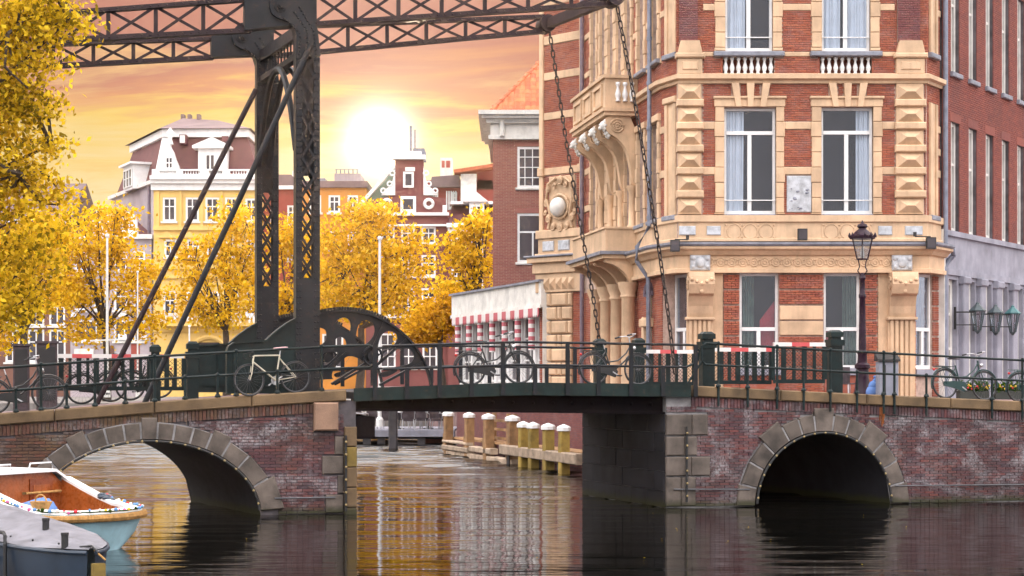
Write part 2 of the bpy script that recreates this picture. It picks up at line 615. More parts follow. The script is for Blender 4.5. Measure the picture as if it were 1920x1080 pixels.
M['truss'] = mat('truss_iron', (0.028, 0.016, 0.020), 0.5, var=0.3, scale=2, rust=0.35, spec=0.22)  # warm veil of the sun flare is put into this iron colour
M['iron_green'] = mat('green_fascia', (0.011, 0.023, 0.022), 0.5, var=0.35, scale=2.5, streak=0.3, rust=0.3, spec=0.22)
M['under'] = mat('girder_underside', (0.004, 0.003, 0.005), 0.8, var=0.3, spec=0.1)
M['chain'] = mat('rusty_chain', (0.045, 0.030, 0.026), 0.6, metal=0.3, var=0.5, scale=8)
M['black'] = mat('black_rubber', (0.015, 0.015, 0.017), 0.6, var=0.2)
M['chrome'] = mat('steel', (0.50, 0.50, 0.52), 0.32, metal=0.9, var=0.2)
M['rim'] = mat('aluminium_rim', (0.10, 0.10, 0.11), 0.45, metal=0.4, var=0.2)
M['bike_black'] = mat('black_enamel', (0.014, 0.016, 0.018), 0.32, var=0.2)
M['bike_green'] = mat('green_enamel', (0.012, 0.045, 0.045), 0.32, var=0.2)
M['bike_cream'] = mat('cream_enamel', (0.62, 0.56, 0.44), 0.4, var=0.2)
M['pink'] = mat('pale_pink_saddle', (0.66, 0.40, 0.42), 0.55, var=0.15)
M['brass'] = mat('brass_bulb', (0.34, 0.25, 0.11), 0.5, var=0.25)
M['pipe'] = mat('zinc_pipe', (0.22, 0.24, 0.31), 0.5, metal=0.2, var=0.25, scale=5)
M['pipe_dark'] = mat('purple_pipe', (0.17, 0.13, 0.17), 0.55, var=0.25, scale=5)
M['grey_stone'] = mat('grey_stone', (0.30, 0.30, 0.36), 0.8, var=0.25, scale=1.4, bump=0.2, streak=0.25)
M['tile'] = mat('orange_roof_tile', (0.58, 0.13, 0.04), 0.7, var=0.25, scale=2, isl=0.35)
M['paving'] = mat('brick_paving', (0.25, 0.16, 0.16), 0.9, var=0.3, scale=3, bump=0.3, bscale=25)
M['quay'] = mat('quay_paving', (0.22, 0.20, 0.19), 0.9, var=0.3, scale=2, bump=0.3, bscale=25)
M['wood'] = mat('weathered_wood', (0.36, 0.20, 0.09), 0.75, var=0.4, scale=3, bump=0.3, isl=0.3, streak=0.4)
M['wood_pale'] = mat('pale_fender_wood', (0.44, 0.33, 0.24), 0.8, var=0.4, scale=3, bump=0.3, isl=0.3)
M['wood_olive'] = mat('algae_wood', (0.30, 0.20, 0.04), 0.75, var=0.35, scale=3, bump=0.3, isl=0.3)
M['wood_dark'] = mat('tarred_wood', (0.05, 0.045, 0.05), 0.75, var=0.4, scale=3)
M['varnish'] = mat('varnished_mahogany', (0.34, 0.085, 0.018), 0.28, var=0.3, scale=4, streak=0.4)
M['varnish_dark'] = mat('mahogany_door', (0.24, 0.050, 0.012), 0.28, var=0.3, scale=4, streak=0.4)
M['boat_blue'] = mat('pale_blue_hull', (0.42, 0.66, 0.76), 0.4, var=0.2, scale=2.2, streak=0.15)
M['boat_navy'] = mat('navy_hull', (0.020, 0.035, 0.060), 0.38, var=0.3, scale=2.5)
M['antifoul'] = mat('red_bottom_paint', (0.22, 0.07, 0.045), 0.6, var=0.3)
M['rope'] = mat('coir_rope', (0.46, 0.25, 0.08), 0.9, var=0.35, scale=14, bump=0.5, bscale=90)
M['canvas'] = mat('grey_tarpaulin', (0.17, 0.165, 0.19), 0.75, var=0.35, scale=2.5, bump=0.4, bscale=8)
M['denim'] = mat('blue_canvas', (0.10, 0.20, 0.46), 0.8, var=0.25, scale=4)
M['glass'] = glass_mat('window_glass', (0.90, 0.93, 0.97), 0.02)
M['glass_lamp'] = glass_mat('lamp_glass', (0.85, 0.88, 0.9), 0.12)
M['dark_pane'] = mat('dark_window_pane', (0.055, 0.045, 0.055), 0.12, var=0.4, scale=0.8)
M['curtain'] = mat('white_curtain', (0.88, 0.90, 0.93), 0.9, var=0.06, scale=3)
M['room'] = mat('dim_room', (0.020, 0.016, 0.020), 0.9, var=0.5, scale=1.0)
M['reflect_red'] = mat('red_awning_reflection', (0.42, 0.035, 0.045), 0.8, var=0.2)  # colour of an awning's reflection, put on sheets behind the glass
M['room_green'] = mat('green_drape', (0.10, 0.15, 0.11), 0.9, var=0.4, scale=3)
M['lamp'] = mat('plum_lamp_iron', (0.022, 0.007, 0.018), 0.4, var=0.3, scale=6, spec=0.25)
M['lantern'] = mat('grey_lantern', (0.05, 0.075, 0.085), 0.45, var=0.3, scale=6)
M['lantern_green'] = mat('verdigris_lantern', (0.05, 0.17, 0.18), 0.45, var=0.3, scale=6)
M['plaque'] = mat('marble_plaque', (0.50, 0.52, 0.56), 0.6, var=0.35, scale=5)
M['rust'] = mat('rust_run', (0.30, 0.09, 0.02), 0.9, var=0.4, scale=12)
M['bark'] = mat('bark', (0.060, 0.042, 0.030), 0.9, var=0.4, scale=5, bump=0.4)
M['yellow_wall'] = mat('yellow_stucco', (0.78, 0.52, 0.16), 0.75, var=0.12, scale=0.6, streak=0.12)
M['lilac_wall'] = mat('grey_lilac_render', (0.44, 0.38, 0.41), 0.8, var=0.2, scale=0.5, streak=0.2)
M['brown_wall'] = mat('brown_brick_wall', (0.20, 0.095, 0.070), 0.85, var=0.25, scale=0.6)
M['red_wall'] = mat('red_brick_wall', (0.34, 0.075, 0.055), 0.85, var=0.2, scale=0.6)
M['plum_wall'] = mat('plum_brick_wall', (0.20, 0.065, 0.060), 0.85, var=0.2, scale=0.6)
M['orange_wall'] = mat('orange_wall', (0.62, 0.25, 0.04), 0.8, var=0.15, scale=0.6)
M['mansard'] = mat('maroon_slate', (0.115, 0.030, 0.036), 0.7, var=0.2, scale=1.5)
M['roof_grey'] = mat('grey_roof', (0.17, 0.115, 0.12), 0.8, var=0.25, scale=0.8)
M['roof_green'] = mat('green_roof', (0.17, 0.26, 0.20), 0.7, var=0.25, scale=0.8)
M['planter'] = mat('dark_planter', (0.03, 0.035, 0.03), 0.7, var=0.2)
M['bin'] = mat('grey_bin', (0.20, 0.22, 0.27), 0.5, var=0.2)
M['wicker'] = mat('dark_wicker', (0.055, 0.038, 0.045), 0.7, var=0.4, scale=12)
M['red'] = mat('red_paint', (0.60, 0.02, 0.025), 0.45, var=0.25, scale=5)
M['stripe_awn'] = stripe_mat('striped_awning', (0.80, 0.76, 0.75), (0.52, 0.06, 0.10), 0.30, 2)
M['stripe_val'] = stripe_mat('striped_valance', (0.80, 0.76, 0.75), (0.52, 0.06, 0.10), 0.32, 0)
M['leaf_near'] = leaf_mat('elm_leaf', [(0.18, 0.13, 0.010), (0.50, 0.33, 0.014), (0.80, 0.54, 0.022), (0.92, 0.66, 0.06)])
M['leaf_gold'] = leaf_mat('golden_leaf', [(0.44, 0.26, 0.010), (0.80, 0.48, 0.014), (0.93, 0.61, 0.02), (0.97, 0.74, 0.08)])
M['leaf_orange'] = leaf_mat('orange_leaf', [(0.40, 0.20, 0.010), (0.66, 0.36, 0.012), (0.84, 0.48, 0.02), (0.90, 0.58, 0.04)])
M['leaf_green'] = leaf_mat('planter_leaf', [(0.03, 0.07, 0.01), (0.05, 0.11, 0.02), (0.09, 0.13, 0.03)])
M['f_red'] = mat('red_petal', (0.65, 0.03, 0.05), 0.7)
M['f_yellow'] = mat('yellow_petal', (0.80, 0.52, 0.03), 0.7)
M['f_white'] = mat('white_petal', (0.80, 0.78, 0.76), 0.7)
M['f_pink'] = mat('pink_petal', (0.70, 0.15, 0.35), 0.7)
M['f_blue'] = mat('blue_petal', (0.12, 0.28, 0.55), 0.7)


# --------------------------------------------------------- generic wall tools
def openings_wall(mb, x0, x1, z0, z1, y0, y1, holes):
    """slab with rectangular openings, as butted boxes"""
    xs = sorted({x0, x1, *[min(max(h[0], x0), x1) for h in holes], *[min(max(h[1], x0), x1) for h in holes]})
    zs = sorted({z0, z1, *[min(max(h[2], z0), z1) for h in holes], *[min(max(h[3], z0), z1) for h in holes]})
    for i in range(len(xs) - 1):
        run = None
        cx = (xs[i] + xs[i + 1]) / 2
        for j in range(len(zs) - 1):
            cz = (zs[j] + zs[j + 1]) / 2
            solid = not any(h[0] < cx < h[1] and h[2] < cz < h[3] for h in holes)
            if solid:
                run = [zs[j], zs[j + 1]] if run is None else [run[0], zs[j + 1]]
            if (not solid or j == len(zs) - 2) and run is not None:
                mb.box(xs[i], xs[i + 1], y0, y1, run[0], run[1])
                run = None


def brick_rects(x0, x1, z0, z1, holes=(), top=None, bl=0.21, bh=0.052, j=0.012, rnd=random):
    """running bond clipped by holes: each hole is (x0,x1,z0,z1) or a function z -> (a,b) or None"""
    out = []
    row = 0
    z = z0
    while z + bh * 0.6 < z1:
        ze = min(z + bh, z1)
        zm = (z + ze) / 2
        iv = [(x0, x1)]
        hs = []
        for h in holes:
            if callable(h):
                r_ = h(zm)
                if r_: hs.append(r_)
            elif h[2] - 0.012 < zm < h[3] + 0.012:
                hs.append((h[0], h[1]))
        if top is not None:
            # clip to where the sloping top is above the course
            n = 110
            step = (x1 - x0) / n
            bad = [k for k in range(n) if top(x0 + (k + 0.5) * step) < ze]
            for k in bad: hs.append((x0 + k * step, x0 + (k + 1) * step))
        for (a, b) in hs:
            nv = []
            for (p, q) in iv:
                if b <= p or a >= q: nv.append((p, q)); continue
                if a > p: nv.append((p, a))
                if b < q: nv.append((b, q))
            iv = nv
        pitch = bl + j
        for (p, q) in iv:
            if q - p < 0.03: continue
            k0 = math.floor((p - x0) / pitch) - 1
            off = (row % 2) * pitch / 2
            x = x0 + k0 * pitch + off
            while x < q:
                a, b = max(x, p), min(x + bl, q)
                if b - a > 0.03: out.append((a, b, z, ze))
                x += pitch
        z += bh + j
        row += 1
    return out


def lay_bricks(parent, frame, rects, material, y_front, y_back, nobj=300, key=None, jitter=0.004, name='brick'):
    """the largest-showing bricks as parts, the rest as one mass of bricks"""
    rects = list(rects)
    if key: rects.sort(key=key)
    unit = MB().box(-0.5, 0.5, 0, 1, -0.5, 0.5)
    me = mesh_of(unit, name, material)
    for (a, b, c, d) in rects[:nobj]:
        yf = y_front - random.random() * jitter
        Mx = Matrix.Translation(((a + b) / 2, yf, (c + d) / 2)) @ Matrix.Diagonal((b - a, y_back - yf, d - c, 1))
        inst(me, name, parent, Mx, frame)
    rest = rects[nobj:]
    if rest:
        mb = MB()
        for (a, b, c, d) in rest:
            yf = y_front - random.random() * jitter
            mb.box(a, b, yf, y_back, c, d)
        o = mb.build(name + '_courses', material, parent, frame)
        o['kind'] = 'stuff'


def sash(parent, frame, x0, x1, z0, z1, y=0.0, cols=2, rows=2, fw=0.07, bar=0.04, fmat=None, pmat=None, depth=0.08, transom=None, name='window'):
    """a window: frame part with its pane and glazing bars"""
    fmat = fmat or M['white']; pmat = pmat or M['dark_pane']
    mb = MB()
    mb.box(x0, x1, y, y + depth, z0, z0 + fw); mb.box(x0, x1, y, y + depth, z1 - fw, z1)
    mb.box(x0, x0 + fw, y, y + depth, z0 + fw, z1 - fw); mb.box(x1 - fw, x1, y, y + depth, z0 + fw, z1 - fw)
    yb = y + 0.015
    for k in range(1, cols):
        xm = x0 + (x1 - x0) * k / cols
        mb.box(xm - bar / 2, xm + bar / 2, yb, y + depth - 0.01, z0 + fw, z1 - fw)
    for k in range(1, rows):
        zm = z0 + (z1 - z0) * (transom if (transom and rows == 2) else k / rows)
        mb.box(x0 + fw, x1 - fw, yb - 0.004, y + depth - 0.014, zm - bar / 2, zm + bar / 2)
    o = mb.build(name, fmat, parent, frame)
    MB().box(x0 + fw * 0.7, x1 - fw * 0.7, y + depth * 0.6, y + depth * 0.6 + 0.012, z0 + fw * 0.7, z1 - fw * 0.7).build('pane', pmat, o, frame)
    return o

# ================================================================== setting
import numpy as np


def water_sheet():
    """canal surface with real wind ripples: calm before the bridge, ruffled beyond it"""
    wr = np.random.default_rng(21)
    xs = np.arange(-34, 34.01, 0.28)
    ys = np.arange(19, 97.01, 0.115)
    X, Y = np.meshgrid(xs, ys)
    Zw = np.zeros_like(X)
    for k in range(46):
        lam = wr.uniform(0.55, 2.2)
        th = math.pi / 2 + wr.normal(0, 0.20)
        amp = 0.0034 * lam ** 0.8
        kk = 2 * math.pi / lam
        Zw += amp * np.sin(kk * (X * math.cos(th) + Y * math.sin(th)) + wr.uniform(0, 6.28) + 0.6 * np.sin(X * wr.uniform(.15, .5) + wr.uniform(0, 6)))
    patch = np.zeros_like(X)
    for k in range(8):
        patch += np.sin(X * wr.normal(0, .16) + Y * wr.normal(0, .22) + wr.uniform(0, 6.28))
    g = np.clip((Y + patch * 1.6 - 40) / 20, 0, 1)
    g = g * g * (3 - 2 * g)
    Zw *= (0.13 + 1.7 * g) * (1 + .25 * np.tanh(patch))
    edge = np.minimum.reduce([(X + 34) / 2, (34 - X) / 2, (Y - 19) / 2, (97 - Y) / 1]).clip(0, 1)
    Zw *= edge
    ny, nx = X.shape
    v = np.stack([X, Y, Zw], -1).reshape(-1, 3)
    q = np.arange(ny * nx).reshape(ny, nx)
    f = np.stack([q[:-1, :-1], q[:-1, 1:], q[1:, 1:], q[1:, :-1]], -1).reshape(-1, 4)
    x0, x1, y0, y1 = xs[0], xs[-1], ys[0], ys[-1]
    o = [(-300, -60), (300, -60), (300, 400), (-300, 400), (x0, y0), (x1, y0), (x1, y1), (x0, y1)]
    n0 = len(v)
    v = np.concatenate([v, np.array([(a, b_, 0.0) for a, b_ in o])])
    f = np.concatenate([f, np.array([(0, 1, 5, 4), (1, 2, 6, 5), (2, 3, 7, 6), (3, 0, 4, 7)]) + n0])
    me = bpy.data.meshes.new('water')
    me.vertices.add(len(v)); me.loops.add(len(f) * 4); me.polygons.add(len(f))
    me.vertices.foreach_set('co', v.reshape(-1).astype(np.float32))
    me.loops.foreach_set('vertex_index', f.reshape(-1).astype(np.int32))
    me.polygons.foreach_set('loop_start', np.arange(0, len(f) * 4, 4, dtype=np.int32))
    me.polygons.foreach_set('loop_total', np.full(len(f), 4, dtype=np.int32))
    me.update(); me.validate()
    me.shade_smooth()
    me.materials.append(M['water'])
    ob = bpy.data.objects.new('water', me)
    link(ob)
    return tag(ob, kind='structure')


water_sheet()
tag(MB().box(-300, 300, 96, 500, -1.2, 1.45).build('far_ground', M['quay']), kind='structure')

# ================================================================== bridge frame
BA = 14.0
BO = Vector((-3.31, 36.93, 0))
BR = FR(BO, BA)
BU = Vector((math.cos(R(BA)), math.sin(R(BA)), 0))
BN = Vector((-math.sin(R(BA)), math.cos(R(BA)), 0))
SH = -0.115                     # the bridge crosses the canal askew


def bt(px, d):
    k = (px - 960) / F
    return (k * (BO.y + BN.y * d) - (BO.x + BN.x * d)) / (BU.x - k * BU.y)


def bp(px, py, d):
    t = bt(px, d)
    Y = BO.y + BU.y * t + BN.y * d
    return (t, d, H + (HY - py) / F * Y)


def interp(tab, x):
    if x <= tab[0][0]: return tab[0][1]
    for (a, b), (c, d) in zip(tab, tab[1:]):
        if x <= c: return b + (d - b) * (x - a) / (c - a)
    return tab[-1][1]


ZT = [(-18, 1.45), (-7, 2.10), (-3.6, 2.36), (-0.3, 2.56), (3.5, 2.69), (7.2, 2.65), (10.5, 2.49), (15.4, 2.27), (24, 2.2)]
zt = lambda t: interp(ZT, t)
WID = 4.6

# right bank and street sheet (behind the bridge face)
fr = [BR @ Vector((t, d, 0)) for t, d in ((7.0, 6.2), (13.2, 6.2), (13.2, .36), (40, .36))]
bank = [(2.75, 47.6)] + [(p.x, p.y) for p in fr] + [(90, 140), (-12, 140), (-2.2, 82.0), (-2.2, 73.6), (-1.0, 66), (3.1, 52.5)]
tag(MB().prismz(bank, -1.0, 2.2).build('quay_pavement', M['paving']), kind='structure')

# deck surface of the bridge
mb = MB()
ts = [-18, -12, -7, -5, -3.6, -2, -0.3]
for a, b in zip(ts, ts[1:]):
    mb.hexa([(a, .3, zt(a) - .3), (b, .3, zt(b) - .3), (b, WID, zt(b) - .3), (a, WID, zt(a) - .3),
             (a, .3, zt(a) - .04), (b, .3, zt(b) - .04), (b, WID, zt(b) - .04), (a, WID, zt(a) - .04)])
ts = [7.3, 9, 10.5, 13, 15.4, 20, 24]
for a, b in zip(ts, ts[1:]):
    mb.hexa([(a, .3, 2.0), (b, .3, 2.0), (b, 9.4, 2.0), (a, 9.4, 2.0),
             (a, .3, zt(a) - .04), (b, .3, zt(b) - .04), (b, 9.4, max(zt(b) - .04, 2.21)), (a, 9.4, max(zt(a) - .04, 2.21))])
tag(mb.build('bridge_pavement', M['paving'], frame=BR), kind='structure')


# ------------------------------------------------------------------ masonry
def arch_pts(tc, a, b, n=40, ext=0.0, z0=-0.6):
    pts = [(tc - a - ext, z0)]
    for k in range(n + 1):
        an = math.pi - math.pi * k / n
        pts.append((tc + (a + ext) * math.cos(an), (b + ext) * math.sin(an)))
    pts.append((tc + a + ext, z0))
    return pts


def abutment(label, t0, t1, tc, a, b, mortar, tlen, tsh):
    th = thing('brick_abutment', label, 'abutment', sub_frame(BR, tc, 0, 0))
    mb = MB()
    # front and back sheets above the arch, and the tunnel between them
    n = 36
    xs = [tc - a + 2 * a * k / n for k in range(n + 1)]
    az = lambda t: b * math.sqrt(max(0, 1 - ((t - tc) / a) ** 2))
    tops = lambda t: zt(t) - 0.24
    for y, s in (((0.045, 0), (WID, tsh * WID)) if tlen < 6 else ((0.045, 0),)):
        for p, q in zip(xs, xs[1:]):
            mb.add([(p + s, y, az(p)), (q + s, y, az(q)), (q + s, y, tops(q)), (p + s, y, tops(p))], [(0, 1, 2, 3)])
        for p, q in ((t0, tc - a), (tc + a, t1)):
            m = max(1, int((q - p) / 0.8))
            for k in range(m):
                c, d = p + (q - p) * k / m, p + (q - p) * (k + 1) / m
                mb.add([(c + s, y, -.7), (d + s, y, -.7), (d + s, y, tops(d)), (c + s, y, tops(c))], [(0, 1, 2, 3)])
    # end faces
    for t in (t0, t1):
        mb.add([(t, .045, -.7), (t + SH * WID, WID, -.7), (t + SH * WID, WID, tops(t)), (t, .045, tops(t))], [(0, 1, 2, 3)])
    mb.build('wall_core', mortar, th, BR)
    tn = MB()
    pts = arch_pts(tc, a, b)
    tn.loft([[(p[0], .045, p[1]) for p in pts], [(p[0] + tsh * tlen / 2, tlen / 2, p[1]) for p in pts], [(p[0] + tsh * tlen, tlen, p[1]) for p in pts]])
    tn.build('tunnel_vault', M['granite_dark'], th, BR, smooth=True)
    return th


def coping(th, t0, t1, step):
    n = max(1, round((t1 - t0) / step))
    for k in range(n):
        a, b = t0 + (t1 - t0) * k / n + .006, t0 + (t1 - t0) * (k + 1) / n - .006
        m = MB()
        pts = [(a, zt(a) - .235), (b, zt(b) - .235), (b, zt(b)), (a, zt(a))]
        v = []
        for y, c in ((.42, 0), (-.06, 0), (-.085, .025)):
            v += [(pts[0][0] + c, y, pts[0][1] + c), (pts[1][0] - c, y, pts[1][1] + c), (pts[2][0] - c, y, pts[2][1] - c), (pts[3][0] + c, y, pts[3][1] - c)]
        fs = [(8, 9, 10, 11), (0, 3, 2, 1)]
        for q in range(4):
            j = (q + 1) % 4
            fs += [(q, j, 4 + j, 4 + q), (4 + q, 4 + j, 8 + j, 8 + q)]
        m.add(v, fs)
        m.build('coping_stone', M['coping'], th, BR)


def soldier(th, t0, t1, material):
    me = mesh_of(MB().box(-.5, .5, 0, 1, -.5, .5), 'soldier_brick', material)
    n = int((t1 - t0) / .075)
    for k in range(n):
        t = t0 + (k + .5) * .075
        h = .20 + random.uniform(-.006, .006)
        yf = -.012 - random.random() * .008
        inst(me, 'soldier_brick', th, Matrix.Translation((t, yf, zt(t) - .345)) @ Matrix.Diagonal((.062, .07, h, 1)), BR)


def voussoirs(th, tc, a, b, angs, widths, gap=0.032):
    # the pale joint bed behind the stones
    ring = MB()
    N = 40
    for k in range(N):
        a0, a1 = R(4) + R(172) * k / N, R(4) + R(172) * (k + 1) / N
        q = [(tc + (a + e) * math.cos(x), (b + e) * math.sin(x)) for e, x in ((0.01, a0), (0.345, a0), (0.345, a1), (0.01, a1))]
        ring.prism([(p[0], p[1]) for p in q], -.042, .05)
    ring.build('joint_bed', M['mortar_pale'], th, BR)
    for (p, q), w in zip(zip(angs, angs[1:]), widths):
        g = gap / (a + b) * 2
        q0, q1 = R(p) + g / 2, R(q) - g / 2
        n = 4
        inner = [(tc + a * math.cos(q0 + (q1 - q0) * k / n), b * math.sin(q0 + (q1 - q0) * k / n)) for k in range(n + 1)]
        outer = []
        for x in (q1, q0):
            cx, cz = tc + a * math.cos(x), b * math.sin(x)
            nx, nz = math.cos(x) / a, math.sin(x) / b
            l = math.hypot(nx, nz)
            outer.append((cx + nx / l * w, cz + nz / l * w))
        m = MB()
        poly = inner + outer
        c = (sum(x for x, _ in poly) / len(poly), sum(z for _, z in poly) / len(poly))
        s = lambda p_, k_: (p_[0] + (c[0] - p_[0]) * k_, p_[1] + (c[1] - p_[1]) * k_)
        yv = -.055 - random.random() * .012
        rings = [[(x, .25, z) for x, z in poly], [(x, yv + .02, z) for x, z in poly], [(*[s((x, z), .06)[0]], yv, s((x, z), .06)[1]) for x, z in poly]]
        m.loft(rings, closed=True, caps=True)
        m.build('voussoir', M['granite'], th, BR)


# left-hand abutment with its flattened arch
LTC, LA, LB = -4.11, 2.24, 1.57
labt = abutment('mossy brown brick abutment with flattened arch beside the moored boats', -18, 0.09, LTC, LA, LB, M['mortar_dark'], 4.6, -.24)
coping(labt, -18, -7.9, 2.2); coping(labt, -7.9, -0.12, 1.85)
soldier(labt, -11, -0.75, M['mossy_brick'])
ext = lambda e: (lambda z: None if z >= LB + e - .02 else (LTC - (LA + e) * math.sqrt(max(0, 1 - (z / (LB + e)) ** 2)), LTC + (LA + e) * math.sqrt(max(0, 1 - (z / (LB + e)) ** 2))))
quoinL = [(-.55, -.17, .02, .40), (-.30, -.17, .42, .80), (-.62, -.17, .82, 1.20), (-.36, -.17, 1.22, 1.60)]
rc = brick_rects(-14, -.17, .02, 2.4, [ext(.36)] + quoinL + [(-.80, -.28, 1.68, 2.6)], top=lambda t: zt(t) - .45)
lay_bricks(labt, BR, [r for r in rc if r[1] < -4.2], M['mossy_brick'], 0.012, .06, 60, key=lambda r: -r[0] - r[2])
lay_bricks(labt, BR, [r for r in rc if r[1] >= -4.2], M['canal_brick'], 0.012, .06, 240, key=lambda r: -r[0])
for q in quoinL:
    MB().cbox(q[0] + .006, q[1] - .006, -.02, .1, q[2] + .006, q[3] - .006, .015).build('quoin_stone', M['granite'], labt, BR)
for k in range(5):
    z = -.3 + .42 * k
    MB().cbox(-.16, .10, -.05, .3, z + .006, z + .414, .02).build('quoin_stone', M['wood_olive'] if k == 3 else M['coping'], labt, BR)
MB().cbox(-.80, -.30, -.17, .2, 1.72, 2.30, .03).build('corbel_stone', M['sandstone'], labt, BR)
voussoirs(labt, LTC, LA, LB, [3, 22, 38, 50, 60, 69, 78, 86, 94, 102, 111, 120, 130, 142, 158, 177],
          [.48, .36, .34, .44, .34, .33, .33, .44, .33, .33, .34, .44, .34, .36, .48])
MB().tube((-1.6, -.06, .345), (-.35, -.06, .345), .018).build('fender_rail', M['rim'], labt, BR)

# right-hand abutment with its round arch
RTC, RA = 10.5, 1.63
rabt = abutment('purple brick abutment with round arch below the lamp post', 6.86, 26, RTC, RA, RA, M['mortar_pale'], 6.1, -.2)
coping(rabt, 7.42, 15.6, 1.85); coping(rabt, 15.6, 26, 2.1)
soldier(rabt, 7.42, 20, M['canal_brick'])
ext2 = lambda e: (lambda z: None if z >= RA + e - .02 else (RTC - (RA + e) * math.sqrt(max(0, 1 - (z / (RA + e)) ** 2)), RTC + (RA + e) * math.sqrt(max(0, 1 - (z / (RA + e)) ** 2))))
quoinR = [(6.86, 7.80, 1.56, 2.02), (6.86, 7.55, 1.12, 1.54), (6.86, 7.85, .68, 1.10), (6.86, 7.52, .02, .66)]
rc = brick_rects(6.86, 25.5, .02, 2.4, [ext2(.40)] + quoinR, top=lambda t: zt(t) - .45)
lay_bricks(rabt, BR, rc, M['canal_brick'], 0.012, .06, 300, key=lambda r: abs(r[0] - 12.5))
for (x0, x1, z0, z1) in quoinR:
    xm = (x0 + x1) / 2 + random.uniform(-.05, .1)
    MB().cbox(x0 - .02, xm - .006, -.035, .1, z0 + .006, z1 - .006, .02).build('quoin_stone', M['granite'], rabt, BR)
    MB().cbox(xm + .006, x1 - .006, -.025, .1, z0 + .006, z1 - .006, .02).build('quoin_stone', M['granite'], rabt, BR)
# dressed blocks of the pier's canal side
z = .0
for row in range(5):
    h = [.36, .42, .42, .42, .40][row]
    y = .0 if row % 2 else -.0
    ys = [0.06] + [(.55 if row % 2 else .9) + .85 * k for k in range(6)]
    for ya, yb in zip(ys, ys[1:]):
        yb = min(yb, WID)
        if yb - ya < .1: continue
        xa, xb = 6.86 + SH * ya, 6.86 + SH * yb
        pr = .03 + random.random() * .02
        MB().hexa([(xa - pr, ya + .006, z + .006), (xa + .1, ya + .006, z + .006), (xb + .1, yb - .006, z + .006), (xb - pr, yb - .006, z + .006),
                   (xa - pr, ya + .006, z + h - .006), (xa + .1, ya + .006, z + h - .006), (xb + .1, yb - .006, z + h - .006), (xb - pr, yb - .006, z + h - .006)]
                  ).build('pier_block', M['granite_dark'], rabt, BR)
    z += h
voussoirs(rabt, RTC, RA, RA, [0, 14, 29, 44, 60, 72, 83, 97, 108, 120, 136, 151, 166, 180],
          [.42, .36, .36, .52, .38, .38, .52, .38, .38, .52, .36, .36, .42])
for x0, x1 in ((7.0, 8.75), (12.2, 17.0)):
    MB().tube((x0, -.06, .40), (x1, -.06, .37), .018).build('fender_rail', M['rim'], rabt, BR)

for k, (dx, l) in enumerate(((-.05, .30), (.0, .42), (.05, .24), (.03, .36), (-.02, .18))):
    tr_ = bt(1657, -.1) + dx
    zr_ = zt(tr_) - .28
    MB().prism([(tr_ - .012, zr_), (tr_ + .012, zr_), (tr_ + .006, zr_ - l), (tr_ - .006, zr_ - l)], -.024 - .001 * k, .0).build('rust_run', M['rust'], rabt, BR)


def bulb_string(label, pts, n):
    th = thing('light_string', label, 'light string', sub_frame(BR, *pts[0]))
    MB().path(pts, .028, 6).build('cable', M['black'], th, BR, smooth=True)
    L = [0]
    for a, b in zip(pts, pts[1:]): L.append(L[-1] + (Vector(b) - Vector(a)).length)
    me = mesh_of(MB().ball((0, 0, 0), .026, 8, 6), 'bulb', M['brass'], True)
    for k in range(n):
        s = L[-1] * (k + .5) / n
        for (la, a), (lb, b) in zip(zip(L, pts), list(zip(L, pts))[1:]):
            if la <= s <= lb:
                p = Vector(a).lerp(Vector(b), (s - la) / (lb - la))
                inst(me, 'bulb', th, Matrix.Translation((p.x, p.y - .035, p.z)), BR)
                break


ar = lambda tc, a, b, lo, hi: [(tc + (a - .035) * math.cos(R(x)), -.085, max(.06, (b - .035) * math.sin(R(x)))) for x in range(lo, hi, 4)]
bulb_string('black cable with brass bulbs round the flattened brick arch', ar(LTC, LA, LB, 4, 177), 20)
bulb_string('black cable with brass bulbs round the tall round arch', ar(RTC, RA, RA, 2, 179), 19)
bulb_string('upright black cable with bulbs on the mossy brick pier', [(-.14, -.09, .06), (-.14, -.09, 1.62)], 6)
bulb_string('upright black cable with bulbs on the pale granite quoins', [(7.28, -.09, .12), (7.28, -.09, 1.75)], 6)

# ------------------------------------------------------------------ moving span
span = thing('bascule_span', 'dark iron bridge span with green edge plate over the canal', 'bridge', sub_frame(BR, 3.6, 0, 2.6))
T0, T1 = .02, 7.36
N = 12
mb, gd, fl = MB(), MB(), MB()
zb = lambda t: interp([(0, 2.17), (3.6, 2.12), (7.4, 2.06)], t)
for k in range(N):
    a, b = T0 + (T1 - T0) * k / N, T0 + (T1 - T0) * (k + 1) / N
    za, zb_ = zt(a) + .02, zt(b) + .02
    mb.hexa([(a, -.14, za - .27), (b, -.14, zb_ - .27), (b, -.10, zb_ - .27), (a, -.10, za - .27),
             (a, -.14, za), (b, -.14, zb_), (b, -.10, zb_), (a, -.10, za)])
    gd.hexa([(a, .22, zb(a)), (b, .22, zb(b)), (b, .26, zb(b)), (a, .26, zb(a)),
             (a, .22, za - .1), (b, .22, zb_ - .1), (b, .26, zb_ - .1), (a, .26, za - .1)])
    fl.hexa([(a, .10, zb(a) - .05), (b, .10, zb(b) - .05), (b + SH * WID, WID, zb(b) - .05), (a + SH * WID, WID, zb(a) - .05),
             (a, .10, zb(a)), (b, .10, zb(b)), (b + SH * WID, WID, zb(b)), (a + SH * WID, WID, zb(a))])
mb.build('edge_plate', M['iron_green'], span, BR)
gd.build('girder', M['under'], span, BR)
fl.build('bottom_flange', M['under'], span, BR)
dk = MB()
